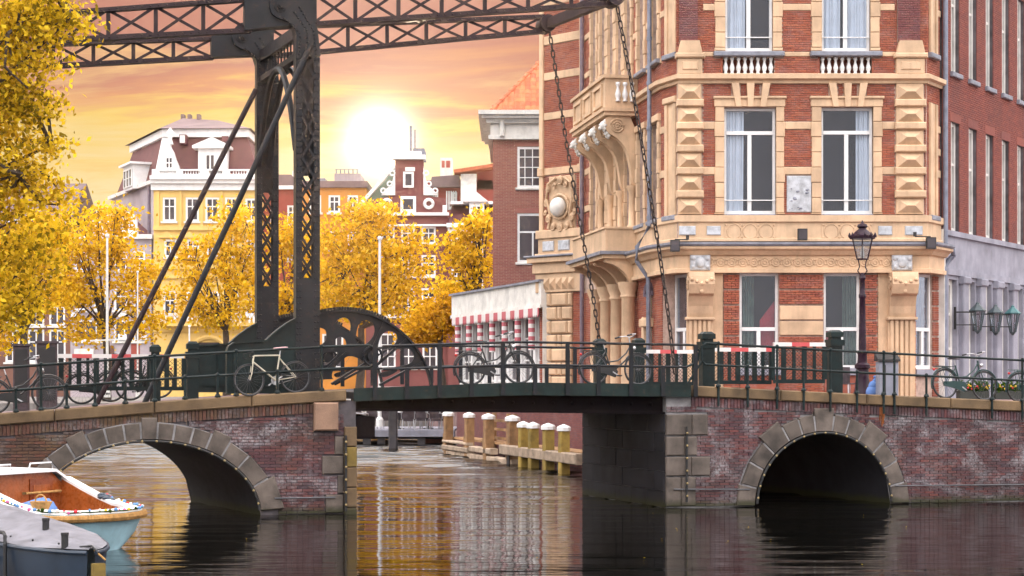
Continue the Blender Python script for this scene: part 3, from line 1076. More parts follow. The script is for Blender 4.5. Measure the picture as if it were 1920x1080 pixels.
for k in range(N):
    a, b = T0 + (T1 - T0) * k / N, T0 + (T1 - T0) * (k + 1) / N
    dk.hexa([(a, -.1, zt(a) - .2), (b, -.1, zt(b) - .2), (b + SH * WID, WID, zt(b) - .2), (a + SH * WID, WID, zt(a) - .2),
             (a, -.1, zt(a) - .06), (b, -.1, zt(b) - .06), (b + SH * WID, WID, zt(b) - .06), (a + SH * WID, WID, zt(a) - .06)])
dk.build('deck', M['wood_dark'], span, BR)
for k in range(16):
    t = .4 + k * .44
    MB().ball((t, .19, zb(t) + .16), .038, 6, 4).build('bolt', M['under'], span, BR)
# landing ledge and bearing under the span ends
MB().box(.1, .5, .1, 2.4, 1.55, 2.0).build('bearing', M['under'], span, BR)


# ------------------------------------------------------------------ railings
def rail(label, ts, d, htop, hmid, tall, short, m, r=.026, ends=None, down=0.0, square=False):
    th = thing('bridge_railing', label, 'railing', sub_frame(BR, ts[0], d, zt(ts[0])))
    sh = SH * d if d > 1 else 0
    for nm, h in (('top_rail', htop), ('middle_rail', hmid)):
        pts = [(t + sh, d, zt(t) + h) for t in ts]
        if ends == 'right':
            pts += [(ts[-1] + .10, d, zt(ts[-1]) + h + (-.05 if nm == 'top_rail' else .05))]
        MB().path(pts, r, 8).build(nm, m, th, BR, smooth=True)
    for tl, lst in ((True, tall), (False, short)):
        for t in lst:
            h = htop if tl else hmid
            mb = MB()
            if square:
                mb.box(t + sh - .045, t + sh + .045, d - .03, d + .005, zt(t) - down, zt(t) + h + .02)
            else:
                mb.tube((t + sh, d, zt(t) - down), (t + sh, d, zt(t) + h), .028, n=8)
                mb.lathe([(.06, 0), (.06, .03), (.035, .07)], 8, (t + sh, d, zt(t)))
                mb.ball((t + sh, d, zt(t) + h + .02), .042, 8, 5)
                if tl: mb.ball((t + sh, d, zt(t) + hmid), .042, 8, 5)
            mb.build('post', m, th, BR)
    return th


tl = lambda l, d: [bt(x, d) for x in l]
rail('green iron railing on the ramp above the flattened arch', [-18, -12, -7, -5, -3.6, -2, -.3, .35], -.03, .90, .44,
     tl([-120, 77, 178, 290, 443, 603], -.03), tl([-50, 30, 125, 235, 347, 408, 520], -.03), M['iron'], ends='right', down=.12)
rail('grey iron railing along the moving span in front of the bicycles', [.62, 2, 3.5, 5, 6.2, 7.25], -.16, .87, .39,
     tl([703, 824, 943, 1064, 1183, 1304], -.16), tl([763, 884, 1003, 1122, 1243], -.16), M['iron_grey'], square=True, down=.24)
rail('green iron railing on the ramp above the round arch', [7.72, 9, 10.5, 13, 15.4, 20, 26], -.10, .93, .47,
     tl([1347, 1457, 1557, 1657, 1677, 1917], -.10), tl([1402, 1507, 1607, 1737, 1860], -.10), M['iron'], down=.42)
rail('grey iron railing on the far edge of the moving span', [.2, 2, 3.5, 5, 7.2], WID - .1, .87, .39,
     [1.0, 2.4, 3.8, 5.2, 6.6], [1.7, 3.1, 4.5, 5.9], M['iron_grey'], square=True)
# looped end between span railing and ramp railing
lp = thing('rail_loop', 'curved iron loop joining the two railings beside the gate post', 'railing', sub_frame(BR, 7.45, -.12, 2.65))
MB().path([(7.25, -.14, zt(7.2) + .87), (7.42, -.14, zt(7.2) + .86), (7.55, -.14, zt(7.2) + .74), (7.50, -.14, zt(7.2) + .5), (7.25, -.14, zt(7.2) + .39)], .026, 8).build('loop', M['iron'], lp, BR, smooth=True)
MB().path([(7.72, -.1, zt(7.7) + .93), (7.62, -.1, zt(7.7) + .86), (7.62, -.1, zt(7.7) + .54), (7.72, -.1, zt(7.7) + .47)], .024, 8).build('loop', M['iron'], lp, BR, smooth=True)
MB().path([(7.62, -.1, zt(7.7) + .54), (7.3, -.1, zt(7.7) + .06)], .024, 8).build('stay', M['iron'], lp, BR, smooth=True)

# ------------------------------------------------------------------ portal
ND = .75
portal = None
pn = bt(575, ND)
pf = bt(500, ND + 3.6)
FD = ND + 3.6
SHIFT = (pf - pn, 3.6)
portal = thing('drawbridge_portal', 'riveted dark iron portal with two lattice posts and sloping struts', 'portal', sub_frame(BR, pn, ND, 2.55))


def plate(parent, name, outer, holes, y0, y1, m):
    """flat plate with holes in the xz plane"""
    cu = bpy.data.curves.new(name, 'CURVE')
    cu.dimensions = '2D'; cu.fill_mode = 'BOTH'; cu.extrude = (y1 - y0) / 2
    for poly in [outer] + holes:
        sp = cu.splines.new('POLY')
        sp.points.add(len(poly) - 1)
        for q, (x, z) in zip(sp.points, poly): q.co = (x, z, 0, 1)
        sp.use_cyclic_u = True
    co = bpy.data.objects.new('tmp', cu)
    me = bpy.data.meshes.new_from_object(co)
    mb = MB().add([(v.co.x, (y0 + y1) / 2 - v.co.z, v.co.y) for v in me.vertices], [tuple(p.vertices) for p in me.polygons])
    bpy.data.objects.remove(co); bpy.data.curves.remove(cu); bpy.data.meshes.remove(me)
    return mb.build(name, m, parent, BR)


def rp(px, py, d=ND):                  # xz of a pixel in the near post's plane, relative to the post
    t, _, z = bp(px, py, d)
    return (t - pn, z)


headpoly = [rp(*p) for p in [(553, 112), (553, 68), (548, 52), (536, 43), (519, 38), (508, 30), (503, 16), (506, 0), (516, -12), (532, -16),
                             (550, -10), (563, 0), (575, 14), (585, 38), (593, 60), (598, 108)]]
zlat0, zlat1 = rp(575, 522)[1], rp(575, 108)[1]
for (ox, oy) in ((0, 0), SHIFT):
    X, Y = pn + ox, ND + oy
    mb = MB()
    w, dp = .25, .22
    zl, zh = 2.5, rp(575, 110)[1]
    for sx in (-1, 1):
        for yy in (Y - dp, Y + dp - .03):
            mb.box(X + sx * w - (.13 if sx > 0 else 0), X + sx * w + (.13 if sx < 0 else 0), yy, yy + .03, zl, zh)
        xa = X + sx * w - (.02 if sx > 0 else 0)
        mb.box(xa, xa + .02, Y - dp + .032, Y + dp - .032, zl, zh)
    for yy in (Y - dp + .004, Y + dp - .03):
        mb.box(X - .12, X + .12, yy, yy + .022, zl, zlat0)
        mb.box(X - .12, X + .12, yy, yy + .022, zlat1, zh)
    mb.box(X - .228, X + .228, Y - .01, Y + .01, rp(575, 330)[1], zh)
    mb.build('post', M['iron_grey'], portal, BR)
    nseg = 11
    hs = (zlat1 - zlat0) / nseg
    lb_ = [mesh_of(MB().beam((-.13 * q, 0, 0), (.13 * q, 0, hs), .05, .012, (0, 1, 0)), 'lattice_bar', M['iron_grey']) for q in (1, -1)]
    for k in range(nseg):
        a, b = zlat0 + k * hs, zlat0 + (k + 1) * hs
        for yy in (Y - dp - .012, Y + dp + .0):
            inst(lb_[0], 'lattice_bar', portal, Matrix.Translation((X, yy, a)), BR)
            inst(lb_[1], 'lattice_bar', portal, Matrix.Translation((X, yy + .013, a)), BR)
    rv = MB()
    z = zl + .3
    while z < zh:
        for sx in (-.215, -.15, .15, .215):
            rv.pyr(X + sx - .016, X + sx + .016, Y - dp - .016, Y - dp, z - .016, z + .016, .3)
        z += .13
    o = rv.build('rivets', M['iron_grey'], portal, BR); o['kind'] = 'stuff'
    hp = [(X + p[0], p[1]) for p in headpoly]
    MB().prism(hp, Y - .24, Y + .24).build('post_head', M['iron_grey'], portal, BR)
    rv = MB()
    for a, b, n in ((rp(590, 105), rp(585, 62), 6), (rp(585, 62), rp(555, 12), 8), (rp(558, 105), rp(560, 66), 6), (rp(560, 66), rp(525, 34), 7), (rp(574, 105), rp(572, 60), 6), (rp(572, 60), rp(545, 22), 7)):
        for k in range(n):
            x, zz = a[0] + (b[0] - a[0]) * k / n + X, a[1] + (b[1] - a[1]) * k / n
            rv.pyr(x - .02, x + .02, Y - .262, Y - .24, zz - .02, zz + .02, .3)
    o = rv.build('rivets', M['iron_grey'], portal, BR); o['kind'] = 'stuff'
    px_, pz_ = rp(523, 15)
    mb = MB()
    for rr, yy in ((.13, .27), (.075, .33), (.035, .37)):
        mb.path([(X + px_, Y - yy, pz_), (X + px_, Y - .23, pz_)], rr, 12)
    mb.build('pivot_pin', M['iron_grey'], portal, BR, smooth=True)

# ties between the two posts
def cross(t_rel, z):
    return (pn + t_rel, ND + .2, z), (pf + t_rel, FD - .2, z)


mb = MB()
for z, hh in ((10.12, .26), (9.60, .12)):
    a, b = cross(-.1, z)
    mb.beam(a, b, .16, hh)
mb.build('portal_beam', M['iron_grey'], portal, BR)
mb = MB()
for k in range(1, 12):
    a, b = Vector(cross(-.1, 9.6)[0]), Vector(cross(-.1, 9.6)[1])
    p = a.lerp(b, k / 12)
    mb.beam(p, p + Vector((0, 0, .5)), .035, .035, (1, 0, 0))
mb.build('portal_bars', M['iron_grey'], portal, BR)
mb = MB()
for off in (-.2, .05):
    pts = []
    for k in range(17):
        s = k / 16
        a, b = Vector(cross(off, 0)[0]), Vector(cross(off, 0)[1])
        p = a.lerp(b, s)
        pts.append((p.x, p.y, 7.6 + 1.95 * (1 - abs(2 * s - 1) ** 2.2)))
    mb.path(pts, .07, 6)
mb.build('portal_arch', M['iron_grey'], portal, BR, smooth=True)
a, b = bp(583, 84, ND - .34), bp(270, 715, ND - .34)
MB().tube(a, (b[0], b[1], zt(b[0]) - .05), .062, n=10).build('strut', M['iron_grey'], portal, BR, smooth=True)
a, b = bp(480, 168, FD - .3), bp(180, 676, FD - .3)
MB().tube(a, (b[0], b[1], zt(b[0]) - .05), .062, n=10).build('strut', M['truss'], portal, BR, smooth=True)

# ------------------------------------------------------------------ balance beams
bal = thing('balance_frame', 'pair of lattice iron balance beams crossing the sky above the bridge', 'balance beam', sub_frame(BR, pn, ND, 9.9))


def truss(d, secs, solid):
    for (x0, x1, top, bot, nv) in secs:
        P = lambda px, fn: Vector(bp(px, fn(px), d))
        for nm, fn, hh in (('top_chord', top, .085), ('bottom_chord', bot, .095)):
            mb = MB().beam(P(x0, fn), P(x1, fn), .20, hh)
            mb.build(nm, M['truss'], bal, BR)
            rv = MB()
            pa, pb = P(x0, fn), P(x1, fn)
            nr = int((pb - pa).length / .16)
            for q in range(nr):
                p = pa.lerp(pb, (q + .5) / nr)
                rv.pyr(p.x - .018, p.x + .018, p.y - .118, p.y - .10, p.z - .018, p.z + .018, .3)
            rv.build('rivets', M['truss'], bal, BR)['kind'] = 'stuff'
        for k in range(nv + 1):
            px = x0 + (x1 - x0) * k / nv
            MB().beam(P(px, bot), P(px, top), .085, .05, (0, 1, 0)).build('upright', M['truss'], bal, BR)
            if k < nv:
                pq = x0 + (x1 - x0) * (k + 1) / nv
                o = Vector((0, .03, 0))
                MB().beam(P(px, bot) - o, P(pq, top) - o, .06, .02, (0, 1, 0)).build('diagonal', M['truss'], bal, BR)
                MB().beam(P(px, top) + o, P(pq, bot) + o, .06, .02, (0, 1, 0)).build('diagonal', M['truss'], bal, BR)
    x0, x1, t0, t1, b0, b1 = solid
    pts = [bp(x0, t0, d), bp(x1, t1, d), bp(x1, b1, d), bp(x0, b0, d)]
    MB().prism([(p[0], p[2]) for p in pts], d - .16, d + .16).build('hub_plate', M['iron_grey'], bal, BR)


truss(ND, [(25, 470, lambda x: 25 - .075 * (x - 120), lambda x: 80 - .0512 * (x - 30), 5),
           (585, 1152, lambda x: -14 - .006 * (x - 585), lambda x: 46 - .0685 * (x - 585), 7)], (457, 592, -12, -18, 59, 44))
truss(FD, [(25, 400, lambda x: 86 - .036 * (x - 28), lambda x: 128 - .054 * (x - 28), 5),
           (505, 1020, lambda x: 52 - .040 * (x - 505), lambda x: 106 - .0915 * (x - 505), 7)], (395, 512, 70, 52, 109, 104))
mb = MB()
a, b = Vector(bp(1024, 46, FD)), Vector(bp(1150, -4, ND))
MB().beam(a, b, .16, .22).build('end_beam', M['truss'], bal, BR)
for p in (a, b):
    MB().path([p + Vector((0, -.25, 0)), p + Vector((0, .25, 0))], .20, 14).build('chain_wheel', M['truss'], bal, BR, smooth=True)
a, b = Vector(bp(16, 104, FD)), Vector(bp(14, 58, ND))
MB().beam(a, b, .45, .45).build('counterweight', M['truss'], bal, BR)
for px in (235, 820):
    for s in (0, 1):
        fa = (lambda x: 80 - .0512 * (x - 30)) if px < 500 else (lambda x: 46 - .0685 * (x - 585))
        fb = (lambda x: 86 - .036 * (x - 28)) if px < 500 else (lambda x: 52 - .040 * (x - 505))
        q = px - 55
        a, b = Vector(bp(px + (20 if s else -20), fa(px), ND)), Vector(bp(q + (-20 if s else 20), fb(q), FD))
        MB().beam(a, b, .09, .06).build('cross_tie', M['truss'], bal, BR)


# ------------------------------------------------------------------ chains
def chain(label, pts, n):
    th = thing('lifting_chain', label, 'chain', sub_frame(BR, *pts[-1]))
    L = .165
    o = MB()
    st = []
    for k in range(12):
        an = 2 * math.pi * k / 12
        st.append((.038 * math.cos(an), 0, .055 * (1 if math.sin(an) > .01 else (-1 if math.sin(an) < -.01 else 0)) + .038 * math.sin(an)))
    o.path(st, .017, 5, closed=True)
    me = mesh_of(o, 'link', M['chain'], True)
    pts = [Vector(p) for p in pts]
    ln = [0]
    for a, b in zip(pts, pts[1:]): ln.append(ln[-1] + (b - a).length)
    n = int(ln[-1] / (L * .93))
    for k in range(n):
        s = ln[-1] * (k + .5) / n
        for i in range(len(pts) - 1):
            if ln[i] <= s <= ln[i + 1]:
                p = pts[i].lerp(pts[i + 1], (s - ln[i]) / (ln[i + 1] - ln[i]))
                d = (pts[i + 1] - pts[i]).normalized()
                break
        q = d.to_track_quat('Z', 'Y').to_matrix().to_4x4()
        inst(me, 'link', th, Matrix.Translation(p) @ q @ Matrix.Rotation(R(90 * (k % 2) + 35 + random.uniform(-14, 14)), 4, 'Z'), BR)


dd = lambda s: ND + (-.02 - ND) * s
chain('rusty chain hanging from the beam end to the span railing by the lantern corner',
      [bp(x, y, ND + (.25 - ND) * i / 6) for i, (x, y) in enumerate([(1155, 0), (1181, 140), (1197, 230), (1212, 320), (1236, 470), (1253, 590), (1266, 700)])], 45)
chain('rusty chain falling in front of the slanted tower bay to the far railing',
      [bp(x, y, FD + .2 * i / 6) for i, (x, y) in enumerate([(1030, 58), (1046, 160), (1060, 255), (1076, 350), (1097, 470), (1115, 575), (1130, 690)])], 45)

# ------------------------------------------------------------------ toothed quadrants and casings
def zq(x, y):
    return (560 + x / 6.354, 560 + y / 6.354)


WD = 1.12
hz = [[(440, 290), (480, 250), (540, 230), (590, 250), (610, 300), (602, 398), (520, 345)],
      [(720, 310), (790, 272), (860, 290), (892, 350), (884, 430), (830, 500), (760, 545), (700, 510), (690, 450)],
      [(990, 440), (1060, 397), (1130, 410), (1162, 460), (1150, 520), (1060, 600), (965, 665), (955, 560)],
      [(1180, 650), (1270, 598), (1340, 630), (1362, 700), (1310, 775), (1060, 815), (1150, 720)],
      [(200, 350), (310, 370), (327, 430), (302, 520), (200, 560)],
      [(440, 475), (500, 455), (552, 490), (562, 560), (440, 560)],
      [(270, 655), (480, 640), (400, 720), (320, 790), (270, 770)],
      [(560, 700), (660, 705), (760, 765), (700, 805), (520, 900), (420, 955), (420, 850)],
      [(960, 640), (1110, 590), (1020, 680), (950, 750)],
      [(960, 880), (1200, 845), (1060, 925), (985, 935)]]


def rnd_poly(p, n=2):
    for _ in range(n):
        q = []
        for a, b in zip(p, p[1:] + p[:1]):
            q += [(a[0] * .75 + b[0] * .25, a[1] * .75 + b[1] * .25), (a[0] * .25 + b[0] * .75, a[1] * .25 + b[1] * .75)]
        p = q
    return p


wt = bt(645, WD)
wz = bp(645, 752, WD)[2]
WRad = 171 / F * (BO.y + BU.y * wt + BN.y * WD)
for i, (ox, oy) in enumerate(((0, 0), SHIFT)):
    q = thing('toothed_quadrant', ['great toothed iron quadrant with round openings behind the near lattice post',
                                   'toothed iron quadrant mostly hidden between the two lattice posts'][i], 'gear', sub_frame(BR, wt + ox, WD + oy, zt(wt)))
    C = (wt + ox, wz)
    lo = math.asin((zt(wt) - .05 - wz) / WRad)
    outer = [(C[0] + WRad * math.cos(x), C[1] + WRad * math.sin(x)) for x in [lo + (math.pi - 2 * lo) * k / 60 for k in range(61)]]
    holes = []
    for h in hz:
        pts = [bp(*zq(x, y), WD) for x, y in h]
        holes.append([(t + ox, z) for (t, _, z) in [(a, b, c) for a, b, c in pts]])
        cx_, cz_ = sum(p[0] for p in holes[-1]) / len(holes[-1]), sum(p[1] for p in holes[-1]) / len(holes[-1])
        holes[-1] = [(cx_ + (p[0] - cx_) * 1.16, cz_ + (p[1] - cz_) * 1.16) for p in rnd_poly(holes[-1])]
    plate(q, 'web', outer, holes, WD + oy - .03, WD + oy + .03, M['iron_grey'])
    rim = MB()
    for k in range(60):
        a0, a1 = lo + (math.pi - 2 * lo) * k / 60, lo + (math.pi - 2 * lo) * (k + 1) / 60
        pp = [(C[0] + r_ * math.cos(a), C[1] + r_ * math.sin(a)) for r_, a in ((WRad - .035, a0), (WRad, a0), (WRad, a1), (WRad - .035, a1))]
        rim.prism(pp, WD + oy - .12, WD + oy + .12)
    rim.build('rim_flange', M['iron_grey'], q, BR)
    th_ = MB()
    for k in range(46):
        a = R(62) + R(78) * k / 45
        rad, tan = Vector((math.cos(a), 0, math.sin(a))), Vector((-math.sin(a), 0, math.cos(a)))
        c = Vector((C[0], WD + oy, C[1])) + rad * (WRad + .025)
        th_.beam(c - Vector((0, .10, 0)), c + Vector((0, .10, 0)), .034, .075, tuple(rad))
    th_.build('teeth', M['iron_grey'], q, BR)
    # flanged spokes
    for (a, b) in (((612, 692), (650, 660)), ((622, 720), (690, 678)), ((712, 722), (797, 676)), ((700, 690), (764, 634)), ((697, 655), (720, 604))):
        pa, pb = bp(*a, WD), bp(*b, WD)
        MB().beam((pa[0] + ox, WD + oy, pa[2]), (pb[0] + ox, WD + oy, pb[2]), .16, .05, (0, 0, 1)).build('spoke', M['iron_grey'], q, BR)
    hp = bp(697, 668, WD)
    mb = MB()
    mb.path([(hp[0] + ox, WD + oy - .14, hp[2]), (hp[0] + ox, WD + oy + .14, hp[2])], .11, 14)
    mb.ring((hp[0] + ox, WD + oy - .12, hp[2]), .20, .03, 18, 6)
    mb.build('hub', M['iron_grey'], q, BR, smooth=True)
    # machine casing beside the post
    c = thing('machine_casing', ['dark green iron machine casing behind the cream bicycle', 'dark green iron machine casing at the far lattice post'][i], 'casing',
              sub_frame(BR, pn + ox - 1.2, ND + oy, 2.5))
    cp = [(424, 738), (424, 662), (428, 650), (438, 643), (498, 639), (506, 631), (520, 619), (538, 606), (553, 598), (553, 738)]
    pts = [rp(*p) for p in cp]
    pts = [(pn + ox + x, z) for x, z in pts]
    MB().prism(pts, ND + oy - .20, ND + oy + .22).build('casing_body', M['iron'], c, BR)
    mb = MB()
    for a, b in zip(pts[1:-1], pts[2:-1]):
        mb.beam((a[0], ND + oy - .02, a[1]), (b[0], ND + oy - .02, b[1]), .50, .035)
    mb.build('top_flange', M['iron_green'], c, BR)
    mb = MB()
    for x0, x1 in ((436, 470), (474, 548)):
        p0, p1 = rp(x0, 655), rp(x1, 655)
        mb.box(pn + ox + p0[0], pn + ox + p1[0], ND + oy - .225, ND + oy - .20, 2.62, p0[1])
    mb.build('inspection_panel', M['iron'], c, BR)


# ------------------------------------------------------------------ barrier gates
red_white = stripe_mat('red_white_boom', (0.78, 0.76, 0.74), (0.60, 0.02, 0.03), 0.86, 0)


def gate(label, x0, x1, py, d, zlo, slats, m=None):
    t0, t1 = bt(x0, d), bt(x1, d)
    ztop = bp((x0 + x1) / 2, py, d)[2]
    th = thing('barrier_gate', label, 'barrier', sub_frame(BR, t0, d, zlo))
    MB().box(t0, t1, d - .05, d + .03, ztop - .09, ztop).build('boom', red_white, th, BR)
    MB().box(t0, t1, d - .03, d + .03, zlo, zlo + .09).build('bottom_bar', M['iron'], th, BR)
    for k in range(slats + 1):
        t = t0 + (t1 - t0) * k / slats
        w = .055 if k % 2 else .035
        MB().box(t - w, t + w, d - .022, d + .02, zlo + .09, ztop - .09).build('slat', M['iron'], th, BR)
    lt = MB()
    hgt = ztop - .12 - zlo - .09
    s = .085
    n = int((t1 - t0 + hgt) / s)
    for k in range(n):
        for sg in (1, -1):
            a = t0 + k * s - (hgt if sg > 0 else 0)
            pa, pb = (a, zlo + .09), (a + hgt, zlo + .09 + hgt)
            if sg < 0: pa, pb = (a, zlo + .09 + hgt), (a + hgt, zlo + .09)
            f0 = max(0, (t0 - pa[0]) / hgt); f1 = min(1, (t1 - pa[0]) / hgt)
            if f1 - f0 < .05: continue
            q0 = (pa[0] + (pb[0] - pa[0]) * f0, pa[1] + (pb[1] - pa[1]) * f0)
            q1 = (pa[0] + (pb[0] - pa[0]) * f1, pa[1] + (pb[1] - pa[1]) * f1)
            yy = d + .03 + (.006 if sg > 0 else 0)
            lt.beam((q0[0], yy, q0[1]), (q1[0], yy, q1[1]), .008, .014, (0, 1, 0))
    o = lt.build('wire_mesh', M['iron'], th, BR); o['kind'] = 'stuff'
    return th


gate('red and white barrier boom above a mesh fence beyond the ramp railing', 98, 345, 664, 4.5, 2.52, 15)
gate('red and white barrier boom with mesh before the ground floor pier of the cream hotel', 1450, 1546, 642, 1.1, 2.68, 5)
gate('red and white barrier with mesh fence between the two stout gate posts', 1336, 1446, 652, 2.0, 2.66, 7)
gate('short red and white barrier at the far end of the span behind a bicycle', 1205, 1300, 656, 4.7, 2.62, 6)


def gate_post(label, px, pytop, d, w=.13, square=True):
    t, _, z = bp(px, pytop, d)
    th = thing('gate_post', label, 'post', sub_frame(BR, t, d, zt(t) - .05))
    mb = MB()
    z0 = zt(t) - .06
    mb.box(t - w, t + w, d - w, d + w, z0, z - .22)
    mb.box(t - w * 1.25, t + w * 1.25, d - w * 1.25, d + w * 1.25, z - .36, z - .22)
    mb.build('shaft', M['iron'], th, BR)
    mb = MB().box(t - w * .8, t + w * .8, d - w * .8, d + w * .8, z - .22, z - .16)
    mb.box(t - w * 1.1, t + w * 1.1, d - w * 1.1, d + w * 1.1, z - .16, z - .05)
    mb.hexa([(t + i * w * 1.0, d + j * w * 1.0, z - .05) for i, j in ((-1, -1), (1, -1), (1, 1), (-1, 1))] + [(t + i * w * .6, d + j * w * .6, z) for i, j in ((-1, -1), (1, -1), (1, 1), (-1, 1))])
    mb.build('cap', M['iron'], th, BR)


gate_post('stout green iron gate post with domed cap near the span end', 1325, 622, .5, .14)
gate_post('green iron gate post just below the lantern window', 1565, 619, 1.5, .14)
gate_post('green iron gate post with round cap by the sloping strut', 291, 646, 2.6, .11)
gate_post('green iron gate post beside the machine casing', 361, 640, 1.6, .12)
gate_post('green iron gate post on the far railing behind a bicycle', 1197, 634, WID - .25, .12)
gate_post('green iron gate post on the far railing below the far chain', 1124, 635, WID - .25, .12)
for lab, px, w_, py in (('slim dark brown control cabinet at the end of the ramp', 40, .17, 645), ('broad dark brown control cabinet beside the barrier boom', 88, .22, 640)):
    t, _, z = bp(px, py, 3.6)
    cb = thing('control_cabinet', lab, 'cabinet', sub_frame(BR, t, 3.6, zt(t) - .05))
    MB().cbox(t - w_, t + w_, 3.4, 3.8, zt(t) - .06, z - .05, .02).build('body', M['wicker'], cb, BR)
    MB().box(t - w_ - .03, t + w_ + .03, 3.37, 3.83, z - .05, z).build('lid', M['wicker'], cb, BR)
    MB().box(t - w_ + .04, t + w_ - .04, 3.385, 3.4, zt(t) + .15, z - .12).build('door', M['black'], cb, BR)

# ================================================================== hotel
HK = F / 50.0
HX = 4.55
hx = lambda px: (px - 1265) / HK
hz_ = lambda py: H + (HY - py) / HK
HF = FR((HX, 50, 0))
hotel = thing('corner_hotel', 'cream and red brick corner hotel with balconies and tall windows', 'hotel', FR((HX + 3.5, 50, 2.2)))
HL = FR((2.465, 61.85, 0), -80.5)          # canal side, x runs towards the viewer
HP = FR((1.0, 63.3, 0), -45)               # slanted far bay
HR = FR((11.57, 50, 0), 57)                # street side
ZTOP = hz_(-170)
GB = 2.15

# solid core behind the rooms
core = [(3.0, 62.2), (4.95, 51.3), (5.3, 50.75), (11.4, 50.75), (12.0, 51.4), (16, 60), (16, 70), (3, 70)]
MB().prismz(core, GB, ZTOP - .1).build('core', M['room'], hotel)


def pr(x0, x1, y0, y1):
    return (hx(x0), hx(x1), hz_(y1), hz_(y0))


def stone(name, x0, x1, y0, y1, out, m=None, c=.015, back=.1, frame=None):
    a, b, z0, z1 = pr(x0, x1, y0, y1)
    return MB().cbox(a, b, -out, back, z0, z1, c).build(name, m or M['cream'], hotel, frame or HF)


# ---- front wall slab with openings
wins = {'g1': pr(1387, 1460, 512, 692), 'g2': pr(1545, 1613, 512, 692),
        'f1': pr(1358, 1455, 202, 402), 'f2': pr(1540, 1637, 201, 402),
        's1': pr(1360, 1449, -110, 96), 's2': pr(1541, 1632, -110, 96),
        'n1': pr(1355, 1452, 107, 138), 'n2': pr(1537, 1635, 107, 138)}
holes = [wins[k] for k in wins]
mb = MB()
openings_wall(mb, hx(1270), hx(1738), hz_(470), ZTOP, .02, .42, holes)
mb.build('front_wall', M['mortar'], hotel, HF)
mb = MB()
openings_wall(mb, hx(1312), hx(1698), GB, hz_(470), .02, .42, holes)
mb.build('front_wall', M['mortar'], hotel, HF)
MB().box(hx(1352), hx(1640), .44, .50, hz_(140), hz_(104)).build('niche_back', M['hotel_brick'], hotel, HF)

# ---- stone dressings, recorded so the bricks stop at them
cut = list(holes)


def st(name, x0, x1, y0, y1, out, m=None, c=.015, rec=True):
    if rec: cut.append(pr(x0, x1, y0, y1))
    return stone(name, x0, x1, y0, y1, out, m, c)


# first floor
for (j0, w0, w1, j1) in ((1341, 1358, 1455, 1470), (1522, 1540, 1637, 1653)):
    yy = 200
    k = 0
    while yy < 402:
        ye = min(yy + 28.5, 402)
        e = 1.5 if k % 3 == 1 else 0
        st('jamb_stone', j0 - e, w0, yy + .4, ye - .4, .055 + .012 * (k % 3 == 1))
        st('jamb_stone', w1, j1 + e, yy + .4, ye - .4, .055 + .012 * (k % 3 == 1))
        yy = ye; k += 1
    st('lintel', j0 - 2, j1 + 2, 184, 200.5, .075)
    stone('lintel_hood', j0 - 4, j1 + 4, 181, 186, .13, c=.02)
    m_ = (w0 + w1) / 2
    for c_ in (-24, 0, 25):
        a, b = hx(m_ + c_ * .92 - 5), hx(m_ + c_ * .92 + 5)
        a2, b2 = hx(m_ + c_ * 1.2 - 7), hx(m_ + c_ * 1.2 + 7)
        MB().prism([(a, hz_(201)), (b, hz_(201)), (b2, hz_(157)), (a2, hz_(157))], -.15, .1).build('keystone', M['cream'], hotel, HF)
        cut.append((min(a, a2), max(b, b2), hz_(184), hz_(157)))
    stone('sill', w0 + 3, w1 - 1, 402, 414, .10, M['slate'])
for (x0, x1) in ((1318, 1341), (1470, 1522), (1653, 1678)):
    for y0, y1 in ((229, 242.5), (313.5, 327.5)):
        st('stone_band', x0 + .3, x1 - .3, y0, y1, .035)
st('plaque', 1475, 1521, 330, 398, .045, M['plaque'])
mb = MB()
random.seed(5)
for k in range(16):
    a, b = hx(random.uniform(1480, 1514)), hz_(random.choice([358, 374, 392]) + random.uniform(-4, 4))
    mb.ball((a, -.05, b), random.uniform(.015, .05), 6, 4, (1.2, .35, .7))
o = mb.build('plaque_relief', M['slate'], hotel, HF); o['kind'] = 'stuff'
# corner pilasters of faceted blocks
cut.append(pr(1266, 1318, 100, 402)); cut.append(pr(1678, 1742, 100, 402))
for (x0, x1) in ((1270, 1316), (1679, 1732)):
    stone('pilaster', x0 + 1, x1 - 1, 157, 402, .06)
    for yb in (145, 187, 230, 272.5, 314.5, 358):
        if yb > 150: stone('pilaster_band', x0 - 2, x1 + 3, yb, yb + 13.5, .17, c=.03)
        a, b, z0, z1 = pr(x0 + 3, x1 - 3, yb + 15.5, yb + 41.5)
        MB().pyr(a, b, -.22, -.06, z0, z1, .34).build('faceted_block', M['cream'], hotel, HF)
    # pedestal above
    stone('pedestal', x0, x1, 111, 140, .16)
    stone('pedestal_panel', x0 + 8, x1 - 8, 117, 133, .19, c=.03)
    stone('pedestal_cap', x0 - 4, x1 + 5, 101, 110.5, .24, c=.03)
    a, b = hx(x0), hx(x1)
    MB().prism([(a, hz_(100.5)), (b, hz_(100.5)), (b - .08, hz_(78)), (a + .08, hz_(78))], -.2, .1).build('pedestal_top', M['cream'], hotel, HF)
    cut.append(pr(x0 + 3, x1 - 8, -170, 78))
    MB().box(hx(x0 + 4), hx(x1 - 9), -.10, .1, hz_(77.8), ZTOP).build('brick_pilaster_core', M['mortar'], hotel, HF)
    lay_bricks(hotel, HF, brick_rects(hx(x0 + 3.2), hx(x1 - 8.2), hz_(77), ZTOP), M['purple_brick'], -.125, -.09, 0)

